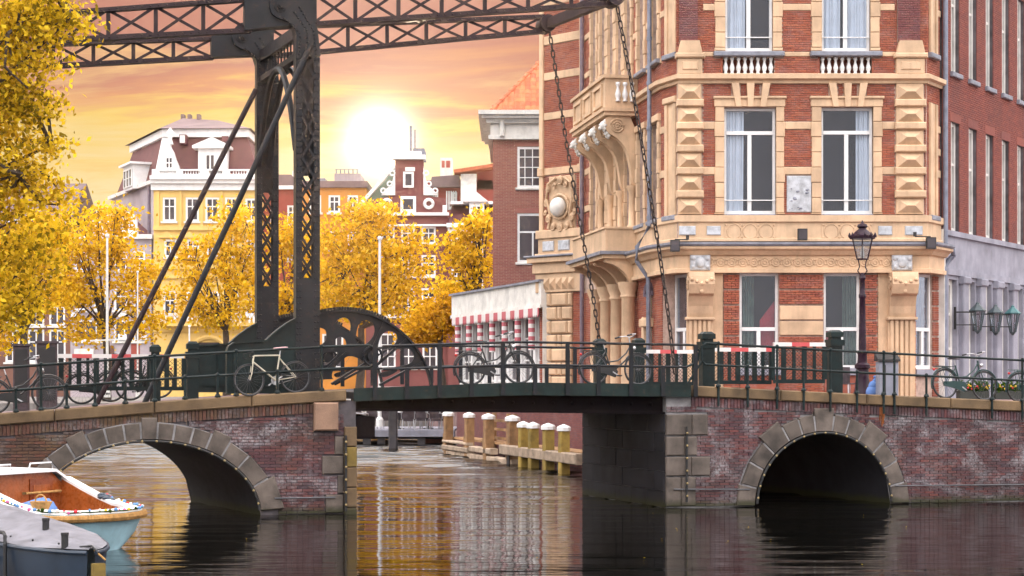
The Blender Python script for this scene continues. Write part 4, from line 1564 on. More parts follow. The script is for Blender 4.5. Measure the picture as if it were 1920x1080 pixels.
# second floor
for (j0, w0, w1, j1) in ((1341, 1360, 1449, 1466), (1522, 1541, 1632, 1649)):
    yy = -110
    k = 0
    while yy < 96:
        ye = min(yy + 28.5, 96)
        e = 1.5 if k % 3 == 1 else 0
        st('jamb_stone', j0 - e, w0, yy + .4, ye - .4, .055)
        st('jamb_stone', w1, j1 + e, yy + .4, ye - .4, .055)
        yy = ye; k += 1
    st('sill', j0 - 3, j1 + 4, 97.5, 106.5, .17, M['slate'], .02)
for (x0, x1) in ((1318, 1341), (1466, 1522), (1649, 1678)):
    for y0, y1 in ((8, 20), (-80, -68)):
        st('stone_band', x0 + .3, x1 - .3, y0, y1, .035)
for (x0, x1) in ((1318, 1337.5), (1471, 1518), (1654, 1678)):
    st('stone_band', x0, x1, 97.8, 106, .03)
# balusters under the second-floor sills
bal_me = mesh_of(MB().lathe([(.055, 0), (.055, .03), (.035, .05), (.065, .12), (.072, .18), (.045, .27), (.030, .34), (.040, .38), (.055, .40), (.055, .46)], 10), 'baluster', M['white'], True)
for x0, x1 in ((1355, 1452), (1537, 1635)):
    for k in range(8):
        inst(bal_me, 'baluster', hotel, Matrix.Translation((hx(x0 + (x1 - x0) * (k + .5) / 8), .05, hz_(138.2))), HF)
    stone('niche_jamb', x0 - 3, x0, 107, 138, .02, M['hotel_brick'])

# ground floor: rusticated brick piers with stone courses
gholes = [wins['g1'], wins['g2']]
gb = []
for (x0, x1) in ((1357, 1386), (1461, 1544), (1614, 1645)):
    k = 0
    y = 514
    while y < 745:
        ye = y + 29
        if x0 == 1461 and k in (2, 3):
            stone('pier_stone', x0 + 1, x1 - 1, y + 1.5, ye - 1.5, .05)
        else:
            gb += brick_rects(hx(x0), hx(x1), hz_(ye - 2.5), hz_(y + 1.0), rnd=random)
        y = ye; k += 1
lay_bricks(hotel, HF, gb, M['hotel_brick'], -.05, .04, 120, key=lambda r: r[2])
for x0, x1 in ((1312, 1356), (1646, 1698)):
    stone('cream_pier', x0, x1, 512, 746, .02)
for w0, w1 in ((1387, 1460), (1545, 1613)):
    stone('sill', w0 - 4, w1 + 4, 690, 704, .12, M['grey_stone'])
    stone('apron', w0, w1, 704, 748, .02, M['hotel_brick'])

# bricks of the upper floors
br = brick_rects(hx(1268), hx(1740), hz_(402), hz_(157), cut) + brick_rects(hx(1268), hx(1740), hz_(139), ZTOP, cut)
lay_bricks(hotel, HF, br, M['hotel_brick'], -.002, .04, 180, key=lambda r: abs(r[0] - hx(1496)) + abs(r[2] - hz_(280)))


# ---- running mouldings round the corner
def moulding(path, prof, name, m):
    """profile of (out, z) swept along a plan path with mitred corners; outside is on the right hand"""
    pts = [Vector((p[0], p[1])) for p in path]
    nrm = []
    for a, b in zip(pts, pts[1:]):
        d = (b - a).normalized()
        nrm.append(Vector((d.y, -d.x)))
    rings = []
    for k, p in enumerate(pts):
        if k == 0: q = nrm[0]
        elif k == len(pts) - 1: q = nrm[-1]
        else:
            q = (nrm[k - 1] + nrm[k]).normalized()
            q = q / max(.3, q.dot(nrm[k]))
        rings.append([(p.x + q.x * o, p.y + q.y * o, z) for o, z in prof])
    return MB().loft(rings, closed=True, caps=True).build(name, m, hotel)


LP = lambda x: tuple((HL @ Vector((x, 0, 0)))[:2])
upper = [LP(8.05), LP(11.0), (4.72, 50), (11.57, 50), (12.2, 50.97)]
upper0 = [LP(0), LP(11.0), (4.72, 50), (11.57, 50), (12.2, 50.97)]
Z = hz_
moulding(upper, [(-.1, Z(463)), (.42, Z(463)), (.46, Z(460)), (.46, Z(456)), (-.1, Z(453))], 'lead_gutter', M['lead'])
moulding(upper, [(-.1, Z(479)), (.22, Z(479)), (.30, Z(472)), (.40, Z(468)), (.40, Z(463.4)), (-.1, Z(463.4))], 'cornice', M['cream'])
moulding(upper, [(-.1, Z(512)), (.20, Z(512)), (.20, Z(505)), (.14, Z(503.5)), (.14, Z(480)), (.20, Z(479.4)), (-.1, Z(479.4))], 'frieze', M['cream'])
moulding(upper, [(-.1, Z(452.6)), (.10, Z(452.6)), (.10, Z(448)), (.05, Z(446)), (.05, Z(418)), (.12, Z(416)), (.12, Z(404)), (-.1, Z(403))], 'plinth_course', M['cream'])
moulding(upper0, [(-.1, Z(157)), (.08, Z(157)), (.10, Z(152)), (.20, Z(149)), (.20, Z(141)), (.10, Z(138.6)), (-.1, Z(138.6))], 'string_course', M['cream'])
for x0, x1 in ((1273, 1304), (1325, 1351), (1646, 1672), (1696, 1729)):
    stone('white_panel', x0, x1, 424, 441, .09, M['plaque'], .02)
# ornaments of the frieze and of the panels below the windows
ro = MB()
ro.ring((0, 0, 0), .115, .022, 18, 5); ro.ring((0, 0, 0), .05, .02, 10, 5)
ro.ball((.155, 0, .06), .03, 6, 4); ro.ball((.155, 0, -.06), .03, 6, 4)
rme = mesh_of(ro, 'rosette', M['cream'], True)
for k in range(18):
    inst(rme, 'rosette', hotel, Matrix.Translation((hx(1330 + k * 20.6), -.145, hz_(492))), HF)
bo = MB()
bo.ring((0, 0, 0), .20, .018, 22, 5)
for sx in (-1, 1):
    for sz in (-1, 1):
        bo.ball((sx * .22, 0, sz * .17), .03, 6, 4)
bme = mesh_of(bo, 'panel_ring', M['cream'], True)
for xm in (1406, 1588):
    a, b, z0, z1 = pr(xm - 48, xm + 48, 418.5, 449)
    MB().box(a, b, -.065, 0, z0, z1).build('relief_panel', M['cream'], hotel, HF)
    for k in (-1, 0, 1):
        inst(bme, 'panel_ring', hotel, Matrix.Translation((hx(xm + k * 30), -.068, hz_(434))), HF)


# ---- windows with glass, curtains and rooms
def tall_window(frame, x0, x1, z0, z1, y=.14, tr=.77, bar=True, curtain=None, mull=True, red=False):
    w = MB()
    f = .075
    w.box(x0, x1, y, y + .1, z0, z0 + .11); w.box(x0, x1, y, y + .1, z1 - f, z1)
    w.box(x0, x0 + f, y, y + .1, z0 + .11, z1 - f); w.box(x1 - f, x1, y, y + .1, z0 + .11, z1 - f)
    zt_ = z0 + (z1 - z0) * tr
    w.box(x0 + f, x1 - f, y - .02, y + .09, zt_ - .055, zt_ + .045)
    xm = (x0 + x1) / 2
    if mull: w.box(xm - .055, xm + .055, y - .012, y + .085, z0 + .11, zt_ - .055)
    o = w.build('window', M['white'], hotel, frame)
    MB().box(x0 + f * .6, x1 - f * .6, y + .05, y + .058, z0 + .09, z1 - f * .6).build('pane', M['glass'], o, frame)
    if bar:
        MB().tube((x0, y - .05, z0 + .40), (x1, y - .05, z0 + .40), .017, n=6).build('guard_bar', M['white'], o, frame)
    for (ca, cb, m_) in (curtain or []):
        n = 26
        top = [(x0 + (x1 - x0) * (ca + (cb - ca) * k / n), y + .115 + .028 * math.sin(k * 1.45) + .012 * math.sin(k * 3.3), z1) for k in range(n + 1)]
        bot = [(p[0] + .03 * math.sin(k * .7), p[1] + .01, z0) for k, p in enumerate(top)]
        MB().loft([bot, top]).build('curtain', m_, o, frame, smooth=True)
    return o


c = M['curtain']
tall_window(HF, *wins['f1'], curtain=[(.04, .40, c)])
tall_window(HF, *wins['f2'], curtain=[(.70, .97, c)])
tall_window(HF, *wins['s1'], tr=.90, curtain=[(.03, .45, c)])
tall_window(HF, *wins['s2'], tr=.90, curtain=[(.03, .42, c), (.52, .97, c)])
g = tall_window(HF, *wins['g1'], tr=.42, bar=False, curtain=[(.03, .40, M['room_green'])])
MB().prism([(hx(1428), hz_(600)), (hx(1458), hz_(560)), (hx(1458), hz_(650)), (hx(1428), hz_(650))], .36, .38).build('awning_reflection', M['reflect_red'], g, HF)  # red sheet standing in for an awning reflected in the pane
g = tall_window(HF, *wins['g2'], tr=.42, bar=False, curtain=[(.55, .97, M['room_green'])])
MB().prism([(hx(1548), hz_(655)), (hx(1548), hz_(612)), (hx(1580), hz_(622)), (hx(1580), hz_(655))], .36, .38).build('awning_reflection', M['reflect_red'], g, HF)

# ---- ground-floor chamfers with their windows
CL = FR((4.31, 51.6, 0), math.degrees(math.atan2(50 - 51.6, 5.22 - 4.31)))
LCL = math.hypot(1.6, .91)
wz0, wz1 = hz_(692), hz_(512)
mb = MB()
wl = (.62, 1.55, wz0, wz1)
openings_wall(mb, 0, LCL, GB, hz_(505), .0, .4, [wl])
mb.build('corner_wall', M['mortar'], hotel, CL)
cb = []
for (a, b) in ((0, .60), (1.57, LCL)):
    y = 514
    while y < 745:
        cb += brick_rects(a, b, hz_(y + 26.5), hz_(y + 1))
        y += 29
lay_bricks(hotel, CL, cb, M['hotel_brick'], -.04, .02, 0)
tall_window(CL, *wl, y=.05, tr=.42, bar=False)
CRA = math.degrees(math.atan2(1.2, 1.31))
CR = FR((11.04, 50, 0), CRA)
LCR = math.hypot(1.2, 1.31)
wr = (.42, 1.22, wz0, wz1)
mb = MB()
openings_wall(mb, 0, LCR, GB, hz_(505), .0, .4, [wr])
mb.build('corner_wall', M['mortar'], hotel, CR)
cb = []
for (a, b) in ((0, .40), (1.24, LCR)):
    y = 514
    while y < 745:
        cb += brick_rects(a, b, hz_(y + 26.5), hz_(y + 1))
        y += 29
lay_bricks(hotel, CR, cb, M['hotel_brick'], -.04, .02, 0)
tall_window(CR, *wr, y=.05, tr=.42, bar=False)
MB().box(.35, 1.3, -.1, .05, hz_(706), hz_(692.5)).build('sill', M['grey_stone'], hotel, CR)

# floor slab under the overhanging corners
MB().prismz([(4.3, 51.4), (4.75, 50.02), (11.55, 50.02), (12.1, 50.95), (11.0, 51.4)], hz_(511), hz_(500)).build('soffit', M['cream'], hotel)


def console(px0, px1, flip):
    """carved scroll bracket under the overhanging corner, with its fluted pilaster"""
    xc, w = hx((px0 + px1) / 2), hx(px1) - hx(px0)
    prof = [(.05, 512), (-.62, 512), (-.66, 520), (-.70, 535), (-.60, 552), (-.42, 556), (-.30, 575), (-.26, 588), (-.22, 596), (.05, 596)]
    MB().prismx([(y, hz_(p)) for y, p in prof], xc - w * .36, xc + w * .36).build('console', M['cream'], hotel, HF)
    mb = MB()
    for sx in (-1, 1):
        for rr in (.17, .10, .04):
            mb.ring((xc + sx * w * .37, -.38, hz_(532)), rr, .028, 16, 5, axis='x')
    mb.build('scroll', M['cream'], hotel, HF, smooth=True)
    mb = MB()
    for k in range(5):
        mb.ball((xc + (k - 2) * w * .14, -.69, hz_(526 + 4 * (2 - abs(k - 2)))), .055, 8, 5)
    mb.ball((xc, -.60, hz_(548)), .07, 8, 5)
    mb.build('leaf_carving', M['cream'], hotel, HF, smooth=True)['kind'] = 'stuff'
    MB().cbox(xc - w * .42, xc + w * .42, -.30, .05, hz_(600), hz_(595), .01).build('console_foot', M['cream'], hotel, HF)
    xs = xc - w * .33
    for k in range(5):
        MB().cbox(xs + k * w * .135, xs + k * w * .135 + w * .10, -.24, .02, hz_(745), hz_(600.5), .02).build('flute', M['cream'], hotel, HF)
    MB().box(xc - w * .38, xc + w * .38, -.17, .02, GB, hz_(600.5)).build('console_pilaster', M['cream'], hotel, HF)
    # shield above
    sh = MB()
    sh.cbox(xc - .28 + flip * .0, xc + .28, -.26, 0, hz_(508), hz_(479.5), .03)
    sh.ball((xc, -.27, hz_(493)), .14, 10, 6, (1, .4, 1.1))
    for sx in (-1, 1):
        sh.ball((xc + sx * .2, -.27, hz_(485)), .07, 8, 5, (1, .5, 1)); sh.ball((xc + sx * .2, -.27, hz_(501)), .055, 8, 5, (1, .5, 1))
    sh.build('shield', M['plaque'], hotel, HF, smooth=True)


console(1279, 1344, 0)
console(1655, 1722, 1)

# ---- upper canal corner, cut at a slant
UF = FR((4.28, 51.0, 0), math.degrees(math.atan2(-1.0, .44)))
UL = math.hypot(1.0, .44)
MB().box(0, UL, .02, .4, hz_(505), ZTOP).build('corner_wall', M['mortar'], hotel, UF)
ucut = [(.28, .88, hz_(402), hz_(190)), (.28, .88, hz_(96), ZTOP)]
lay_bricks(hotel, UF, brick_rects(0, UL, hz_(402), hz_(157), ucut) + brick_rects(0, UL, hz_(138), ZTOP, ucut), M['hotel_brick'], -.002, .04, 0)
for z0, z1 in ((hz_(402), hz_(190)), (hz_(96), ZTOP - .3)):
    MB().cbox(.26, .42, -.08, .05, z0, z1, .02).build('jamb_stone', M['cream'], hotel, UF)
    MB().cbox(.74, .90, -.08, .05, z0, z1, .02).build('jamb_stone', M['cream'], hotel, UF)
    MB().box(.42, .74, -.03, .03, z0, z1).build('blind_panel', M['cream'], hotel, UF)
    MB().cbox(.2, .96, -.14, .05, z0 - .14, z0, .02).build('sill', M['slate'], hotel, UF)
    MB().cbox(.22, .94, -.13, .05, z1, z1 + .18, .03).build('lintel', M['cream'], hotel, UF)
for y0, y1 in ((229, 242), (313, 327), (8, 20)):
    MB().cbox(.0, .25, -.035, .05, hz_(y1), hz_(y0), .01).build('stone_band', M['cream'], hotel, UF)

# ---- street-side return
mb = MB()
openings_wall(mb, 0, 1.16, hz_(505), ZTOP, .02, .4, [])
mb.build('street_wall', M['mortar'], hotel, HR)
cutR = [(.28, .80, hz_(402), hz_(190)), (.28, .80, hz_(96), ZTOP)]
lay_bricks(hotel, HR, brick_rects(0, 1.16, hz_(402), hz_(157), cutR) + brick_rects(0, 1.16, hz_(138), ZTOP, cutR), M['hotel_brick'], -.002, .04, 0)
for z0, z1 in ((hz_(402), hz_(190)), (hz_(96), ZTOP - .3)):
    MB().cbox(.26, .40, -.08, .05, z0, z1, .02).build('jamb_stone', M['cream'], hotel, HR)
    MB().cbox(.70, .84, -.08, .05, z0, z1, .02).build('jamb_stone', M['cream'], hotel, HR)
    MB().box(.40, .70, -.03, .03, z0, z1).build('blind_panel', M['cream'], hotel, HR)
    MB().cbox(.2, .9, -.14, .05, z0 - .14, z0, .02).build('sill', M['slate'], hotel, HR)
for y0, y1 in ((229, 242), (313, 327), (8, 20), (272, 285)):
    MB().cbox(.86, 1.15, -.035, .05, hz_(y1), hz_(y0), .01).build('stone_band', M['cream'], hotel, HR)

# ---- canal side
lz = lambda s, py: H + (HY - py) * (HL @ Vector((11 - s, 0, 0))).y / F      # height of a pixel row at distance s from the near corner
mb = MB()
lw = []
for z0, z1 in ((hz_(402), hz_(215)), (hz_(96), ZTOP - .2)):
    for s in (.35, 2.0, 3.7, 4.9, 6.1, 7.3, 8.7):
        lw.append((11 - s - .75, 11 - s, z0, z1))
openings_wall(mb, 0, 11, GB, ZTOP, .02, .35, lw)
mb.build('canal_wall', M['mortar'], hotel, HL)
lcut = [(a - .22, b + .22, z0 - .12, z1 + .12) for a, b, z0, z1 in lw]
bands = [(229, 242.5), (313.5, 327.5), (8, 20), (-80, -68), (97.5, 106), (402, 512), (138, 157)]
for y0, y1 in bands: lcut.append((0, 11, hz_(y1), hz_(y0)))
lay_bricks(hotel, HL, brick_rects(0, 11, GB, ZTOP, lcut, bl=.43), M['hotel_brick'], -.002, .03, 0)
for y0, y1 in bands[:5]:
    xs = sorted({0, 11, *[v for a, b, z0, z1 in lw for v in (a - .22, b + .22) if z0 - .1 < (hz_(y0) + hz_(y1)) / 2 < z1 + .1]})
    for a, b in zip(xs, xs[1:]):
        if any(p - .23 < (a + b) / 2 < q + .23 and z0 - .1 < (hz_(y0) + hz_(y1)) / 2 < z1 + .1 for p, q, z0, z1 in lw): continue
        MB().cbox(a + .003, b - .003, -.04, .03, hz_(y1), hz_(y0), .01).build('stone_band', M['cream'], hotel, HL)
for i, (a, b, z0, z1) in enumerate(lw):
    s_ = MB()
    zz = z0
    k = 0
    while zz < z1 - .05:
        ze = min(zz + .43, z1)
        e = .03 * (k % 2)
        s_.cbox(a - .2 - e, a - .005, -.07 - e * .6, .03, zz + .005, ze - .005, .012)
        s_.cbox(b + .005, b + .2 + e, -.07 - e * .6, .03, zz + .005, ze - .005, .012)
        zz = ze; k += 1
    s_.cbox(a - .24, b + .24, -.12, .03, z1, z1 + .2, .02)
    o = s_.build('window_surround', M['cream'], hotel, HL)
    MB().cbox(a - .25, b + .25, -.16, .05, z0 - .12, z0 - .005, .02).build('sill', M['slate'], o, HL)
    sash(hotel, HL, a, b, z0, z1, .14, 1, 2, .08, .07, transom=.75)
# oriel balconies
xF, xN = 3.15, 8.05
zb0, zb1 = 10.93, 11.93
mb = MB()
mb.box(xF, xN, -1.0, -.86, zb0, zb1 - .1); mb.box(xN - .14, xN, -.86, 0, zb0, zb1 - .1); mb.box(xF, xF + .14, -.86, 0, zb0, zb1 - .1)
mb.build('balcony_parapet', M['cream'], hotel, HL)
MB().box(xF - .08, xN + .08, -1.08, 0, zb1 - .1, zb1).build('balcony_rail', M['cream'], hotel, HL)
for z0, z1, o_ in ((zb0 - .10, zb0, .10), (zb0 - .22, zb0 - .10, .03)):
    MB().box(xF - o_, xN + o_, -1.0 - o_, 0, z0, z1).build('balcony_moulding', M['cream'], hotel, HL)
for k in range(3):
    a = xF + .3 + k * 1.52
    mb = MB()
    for x0_, x1_, z0, z1 in ((a, a + 1.2, zb0 + .1, zb0 + .2), (a, a + 1.2, zb1 - .32, zb1 - .22), (a, a + .1, zb0 + .2, zb1 - .32), (a + 1.1, a + 1.2, zb0 + .2, zb1 - .32)):
        mb.box(x0_, x1_, -1.06, -1.0, z0, z1)
    mb.build('parapet_panel', M['cream'], hotel, HL)
for k in range(3):
    inst(bal_me, 'baluster', hotel, Matrix.Translation((xN + .03, -.62 + k * .22, zb0 + .2)) @ Matrix.Scale(1.25, 4), HL).active_material
prof = [(0.0, 8.6), (-.16, 8.75), (-.22, 9.3), (-.35, 9.75), (-.62, 10.05), (-.92, 10.2), (-1.0, 10.38), (-.98, 10.6), (-.88, zb0 - .22), (0, zb0 - .22)]
prof = rnd_poly(prof, 1)
for x in (3.45, 4.9, 6.35, 7.85):
    MB().prismx(prof, x - .14, x + .14).build('scroll_bracket', M['cream'], hotel, HL, smooth=True)
    mb = MB()
    for rr in (.20, .12, .05):
        mb.ring((x + .15, -.62, 10.42), rr, .03, 16, 5, axis='x')
    mb.build('bracket_scroll', M['cream'], hotel, HL, smooth=True)
    mb = MB()
    mb.ball((x, -1.02, 10.42), .13, 10, 6, (1, .9, 1.1)); mb.ball((x, -1.12, 10.34), .06, 8, 5); mb.ball((x, -1.13, 10.44), .035, 6, 4)
    for k in range(9):
        an = 2 * math.pi * k / 9
        mb.ball((x + .13 * math.cos(an), -.98, 10.42 + .15 * math.sin(an)), .05, 6, 4)
    for k in range(7): mb.ball((x + ((k % 3) - 1) * .07, -.94 + .015 * k, 10.20 - .06 * (k // 3) - .03 * (k % 2)), .055, 6, 4)
    mb.build('lion_head', M['offwhite'], hotel, HL, smooth=True)
    MB().lathe([(.15, 7.3), (.15, 7.4), (.11, 7.45), (.10, 8.4), (.15, 8.5), (.17, 8.62)], 12, (x, -.13, 0)).build('colonnette', M['cream'], hotel, HL, smooth=True)
zl0, zl1 = 6.62, 7.30
mb = MB()
mb.box(xF, xN, -1.0, -.88, zl0, zl1); mb.box(xN - .12, xN, -.88, 0, zl0, zl1); mb.box(xF, xF + .12, -.88, 0, zl0, zl1)
mb.build('balcony_parapet', M['cream'], hotel, HL)
MB().box(xF - .05, xN + .05, -1.05, 0, zl1, zl1 + .06).build('balcony_rail', M['cream'], hotel, HL)
MB().box(xF - .20, xN + .20, -1.2, 0, zl0 - .10, zl0).build('balcony_moulding', M['lead'], hotel, HL)
MB().box(xF - .10, xN + .10, -1.1, 0, zl0 - .22, zl0 - .10).build('balcony_moulding', M['cream'], hotel, HL)
for x in (3.4, 4.9, 6.4, 7.9):
    pf_ = rnd_poly([(0, 5.6), (-.2, 5.65), (-.35, 5.95), (-.7, 6.22), (-1.0, 6.28), (-1.0, zl0 - .22), (0, zl0 - .22)], 1)
    MB().prismx(pf_, x - .13, x + .13).build('bracket', M['cream'], hotel, HL, smooth=True)
    MB().lathe([(.30, 0), (.30, .25), (.24, .30), (.22, .36), (.20, 3.0), (.25, 3.06), (.22, 3.15), (.30, 3.35), (.32, 3.5)], 14, (x, -.26, 2.2)).build('column', M['cream'], hotel, HL, smooth=True)
MB().box(9.35, 9.85, -.02, .03, 2.9, 5.3).build('arched_door_panel', M['dark_pane'], hotel, HL)
MB().ring((9.6, -.04, 5.2), .36, .09, 12, 6, 'y', 0, math.pi).build('door_arch', M['pipe_dark'], hotel, HL, smooth=True)
MB().cbox(9.1, 9.3, -.15, .05, 2.2, 4.6, .03).build('door_pilaster', M['cream'], hotel, HL)
MB().cbox(8.9, 10.0, -.18, .05, 4.3, 4.55, .03).build('door_band', M['cream'], hotel, HL)
# down-pipes
mb = MB()
mb.path([(10.15, -.16, ZTOP), (10.15, -.16, 7.2), (10.0, -.5, 6.6), (10.0, -.5, 6.2), (10.02, -.16, 5.7), (10.02, -.16, GB)], .065, 8)
for k in range(7): mb.path([(10.15, -.16, 7.4 + k * 1.3), (10.15, -.16, 7.5 + k * 1.3)], .085, 8)
mb.build('downpipe', M['pipe'], hotel, HL, smooth=True)
MB().path([(.35, -.12, ZTOP), (.35, -.12, GB)], .075, 8).build('downpipe', M['pipe_dark'], hotel, HL, smooth=True)
mb = MB()
mb.path([(1.22, -.15, ZTOP), (1.22, -.15, hz_(452)), (1.28, -.35, hz_(462)), (1.45, -.3, hz_(474)), (1.40, -.15, hz_(486)), (1.26, -.12, hz_(498)), (1.26, -.12, GB)], .075, 8)
mb.build('downpipe', M['pipe'], hotel, HR, smooth=True)

# ---- slanted far bay
PK = F / 62.6
qz = lambda py: H + (HY - py) / PK
qx = lambda px: (px - 1030) / 74 * 2.05
MB().box(0, 2.05, .02, .4, GB, ZTOP).build('bay_wall', M['mortar'], hotel, HP)
pc = [(0, .20, 0, 30), (1.93, 2.05, 0, 30)]
pb = [(qz(80), qz(64)), (qz(147), qz(133)), (qz(222), qz(209)), (qz(326), qz(313)), (qz(6), qz(-8))]
for a, b in pb:
    MB().cbox(.2, 1.92, -.04, .03, a, b, .01).build('stone_band', M['cream'], hotel, HP)
    pc.append((0, 2.05, a, b))
pc.append((0, 2.05, 0, qz(430)))
pc.append((.42, 1.75, qz(430), qz(330)))
lay_bricks(hotel, HP, brick_rects(.2, 1.93, qz(430), ZTOP, pc), M['hotel_brick'], -.002, .03, 0)
for a, b in ((0, .19), (1.94, 2.05)):
    MB().cbox(a, b, -.08, .03, qz(430), ZTOP, .02).build('corner_strip', M['cream'], hotel, HP)
    MB().cbox(a - .03, b + .05, -.16, .03, qz(328), qz(312), .03).build('corner_cap', M['cream'], hotel, HP)
# cartouche with its globe
ct = MB()
ct.cbox(.45, 1.70, -.06, .03, qz(430), qz(330), .04)
for k, (x, z_, r_) in enumerate([(.48, 352, .10), (1.66, 350, .10), (.40, 378, .11), (1.74, 374, .11), (.50, 408, .12), (1.62, 408, .11), (.36, 396, .07), (1.76, 398, .07), (1.07, 338, .13), (.74, 424, .11), (1.38, 424, .11), (1.07, 426, .13), (.80, 346, .08), (1.34, 346, .08)]):
    ct.ball((x, -.10, qz(z_)), r_, 9, 6, (1, .6, 1.3)); ct.ring((x + .03, -.16, qz(z_ + 3)), r_ * .75, .025, 12, 5)
for sx in (-1, 1):
    ct.path([(1.07 + sx * .2, -.12, qz(334)), (1.07 + sx * .55, -.16, qz(345)), (1.07 + sx * .62, -.16, qz(372)), (1.07 + sx * .45, -.12, qz(405)), (1.07 + sx * .6, -.1, qz(428))], .05, 6)
ct.ring((1.07, -.14, qz(388)), .42, .05, 24, 6)
ct.build('cartouche', M['cream'], hotel, HP, smooth=True)
MB().ball((1.07, -.22, qz(389)), .34, 16, 10, (1, .7, 1)).build('globe', M['offwhite'], hotel, HP, smooth='all')
for y0, y1, o_, nm, m_ in ((430, 446, .12, 'bay_plinth', 'cream'), (446, 474, .05, 'bay_plinth', 'cream'), (474, 478, .14, 'bay_plinth', 'cream'), (478, 482, .42, 'lead_gutter', 'lead'), (482, 492, .34, 'bay_cornice', 'cream'), (492, 512, .20, 'bay_frieze', 'cream'), (512, 548, .12, 'bay_frieze', 'cream')):
    MB().cbox(-o_, 2.05 + o_, -.02 - o_, .03, qz(y1) + .002, qz(y0), .02).build(nm, M[m_], hotel, HP)
for k in range(2):
    MB().cbox(.2 + k * .75, .75 + k * .75, -.12, -.06, qz(470), qz(451), .03).build('white_panel', M['plaque'], hotel, HP)
for k in range(5):
    MB().pyr(.3 + k * .3, .57 + k * .3, -.28, -.13, qz(544), qz(520), .45).build('faceted_block', M['cream'], hotel, HP)
lay_bricks(hotel, HP, brick_rects(0, 2.05, GB, qz(548), [(.38, 1.62, 0, 30)]), M['hotel_brick'], -.03, .03, 0)
y = 549
k = 0
while y < 745:
    xs = (.38, .62, 1.40, 1.62) if k % 2 == 0 else (.38, .90, 1.12, 1.62)
    for a, b in zip(xs, xs[1:]):
        MB().cbox(a + .015, b - .015, -.14, .03, qz(y + 24.5), qz(y + 1), .05).build('rusticated_block', M['cream'], hotel, HP)
    y += 26; k += 1

# ---- small floodlights fixed to the hotel
def flood(label, frame, p, q):
    t = thing('floodlight', label, 'floodlight', frame @ Matrix.Translation(p))
    mb = MB().beam(p, q, .03, .03); mb.beam(p, (p[0], p[1], p[2] + .12), .08, .08, (1, 0, 0))
    mb.build('arm', M['black'], t, frame)
    MB().box(q[0] - .13, q[0] + .13, q[1] - .09, q[1] + .06, q[2] - .34, q[2] - .02).build('housing', M['black'], t, frame)
    MB().box(q[0] - .11, q[0] + .11, q[1] - .095, q[1] - .09, q[2] - .31, q[2] - .05).build('lens', M['dark_pane'], t, frame)


flood('black floodlight on an arm at the canal corner cornice', HF, (hx(1286), -.5, hz_(452)), (hx(1262), -.6, hz_(452)))
flood('black floodlight on an arm at the street corner cornice', HF, (hx(1708), -.5, hz_(446)), (hx(1736), -.6, hz_(447)))
flood('square black floodlight standing on the cornice between windows', HF, (hx(1500), -.42, hz_(448)), (hx(1500), -.42, hz_(430)))

# ================================================================== street building beside the hotel
SB = FR((12.30, 51.05, 0), 57)
street = thing('street_building', 'dark red brick building with tall cream windows over a grey stone base', 'building', FR((13.5, 53, 2.2)))
Ys = lambda s: 51.05 + .8387 * s
sz = lambda s, py: H + (HY - py) * Ys(s) / F
zg = sz(0, 430)
MB().box(0, 22, .45, 6, GB, 22).build('core', M['room'], street, SB)
ws = [.72 + 1.56 * k for k in range(9)]
rows = [(sz(.8, 135), sz(.8, -75)), (zg - .3, sz(.8, 228))]
holes2 = [(s, s + .72, a, b) for s in ws for a, b in rows]
mb = MB()
openings_wall(mb, 0, 18, zg + .02, 22, .02, .45, holes2)
mb.build('wall', M['mortar_dark'], street, SB)
sb = brick_rects(0, 18, zg + .02, 17.5, holes2)
lay_bricks(street, SB, sb, M['right_brick'], -.002, .03, 160, key=lambda r: r[0] + abs(r[2] - 8))
for s in ws:
    for i, (a, b) in enumerate(rows):
        a_ = max(a, zg + .02)
        o = sash(street, SB, s, s + .72, a_, b, .12, 1, 2, .10, .08, M['offwhite'], M['dark_pane'], .12, .62)
        MB().box(s + .01, s + .11, .02, .12, a_ + .02, b - .02).build('reveal_lining', M['offwhite'], o, SB)
        if i == 0: MB().cbox(s - .08, s + .8, -.10, .1, a - .14, a, .02).build('sill', M['slate'], street, SB)
        MB().box(s - .1, s + .82, -.012, .02, b + .005, b + .25).build('brick_arch', M['right_brick'], street, SB)
# stone base
bw = [(.35, 1.05)] + [(1.95 + 1.56 * k, 2.65 + 1.56 * k) for k in range(8)]
zt2 = sz(0, 522)
mb = MB()
openings_wall(mb, 0, 18, GB, zg, -.06, .4, [(a, b, GB + .5, zt2) for a, b in bw])
mb.build('stone_base', M['grey_stone'], street, SB)
MB().box(-.02, 18, -.14, -.06, zg - .16, zg - .01).build('base_cornice', M['grey_stone'], street, SB)
MB().box(-.02, 18, -.12, -.06, zt2 + .12, zt2 + .3).build('base_string', M['grey_stone'], street, SB)
for (a, b) in bw:
    sash(street, SB, a, b, GB + .5, zt2, .08, 1, 3, .16, .08, M['offwhite'], M['dark_pane'], .12)
for k in range(9):
    s = 1.25 + 1.56 * k
    MB().cbox(s, s + .48, -.20, -.06, GB, zt2 + .12, .03).build('pilaster', M['grey_stone'], street, SB)
    MB().cbox(s - .06, s + .54, -.26, -.06, zt2 - .1, zt2 + .11, .03).build('pilaster_cap', M['grey_stone'], street, SB)
MB().box(-.12, -.02, -.1, .1, GB, zg).build('corner_strip', M['offwhite'], street, SB)


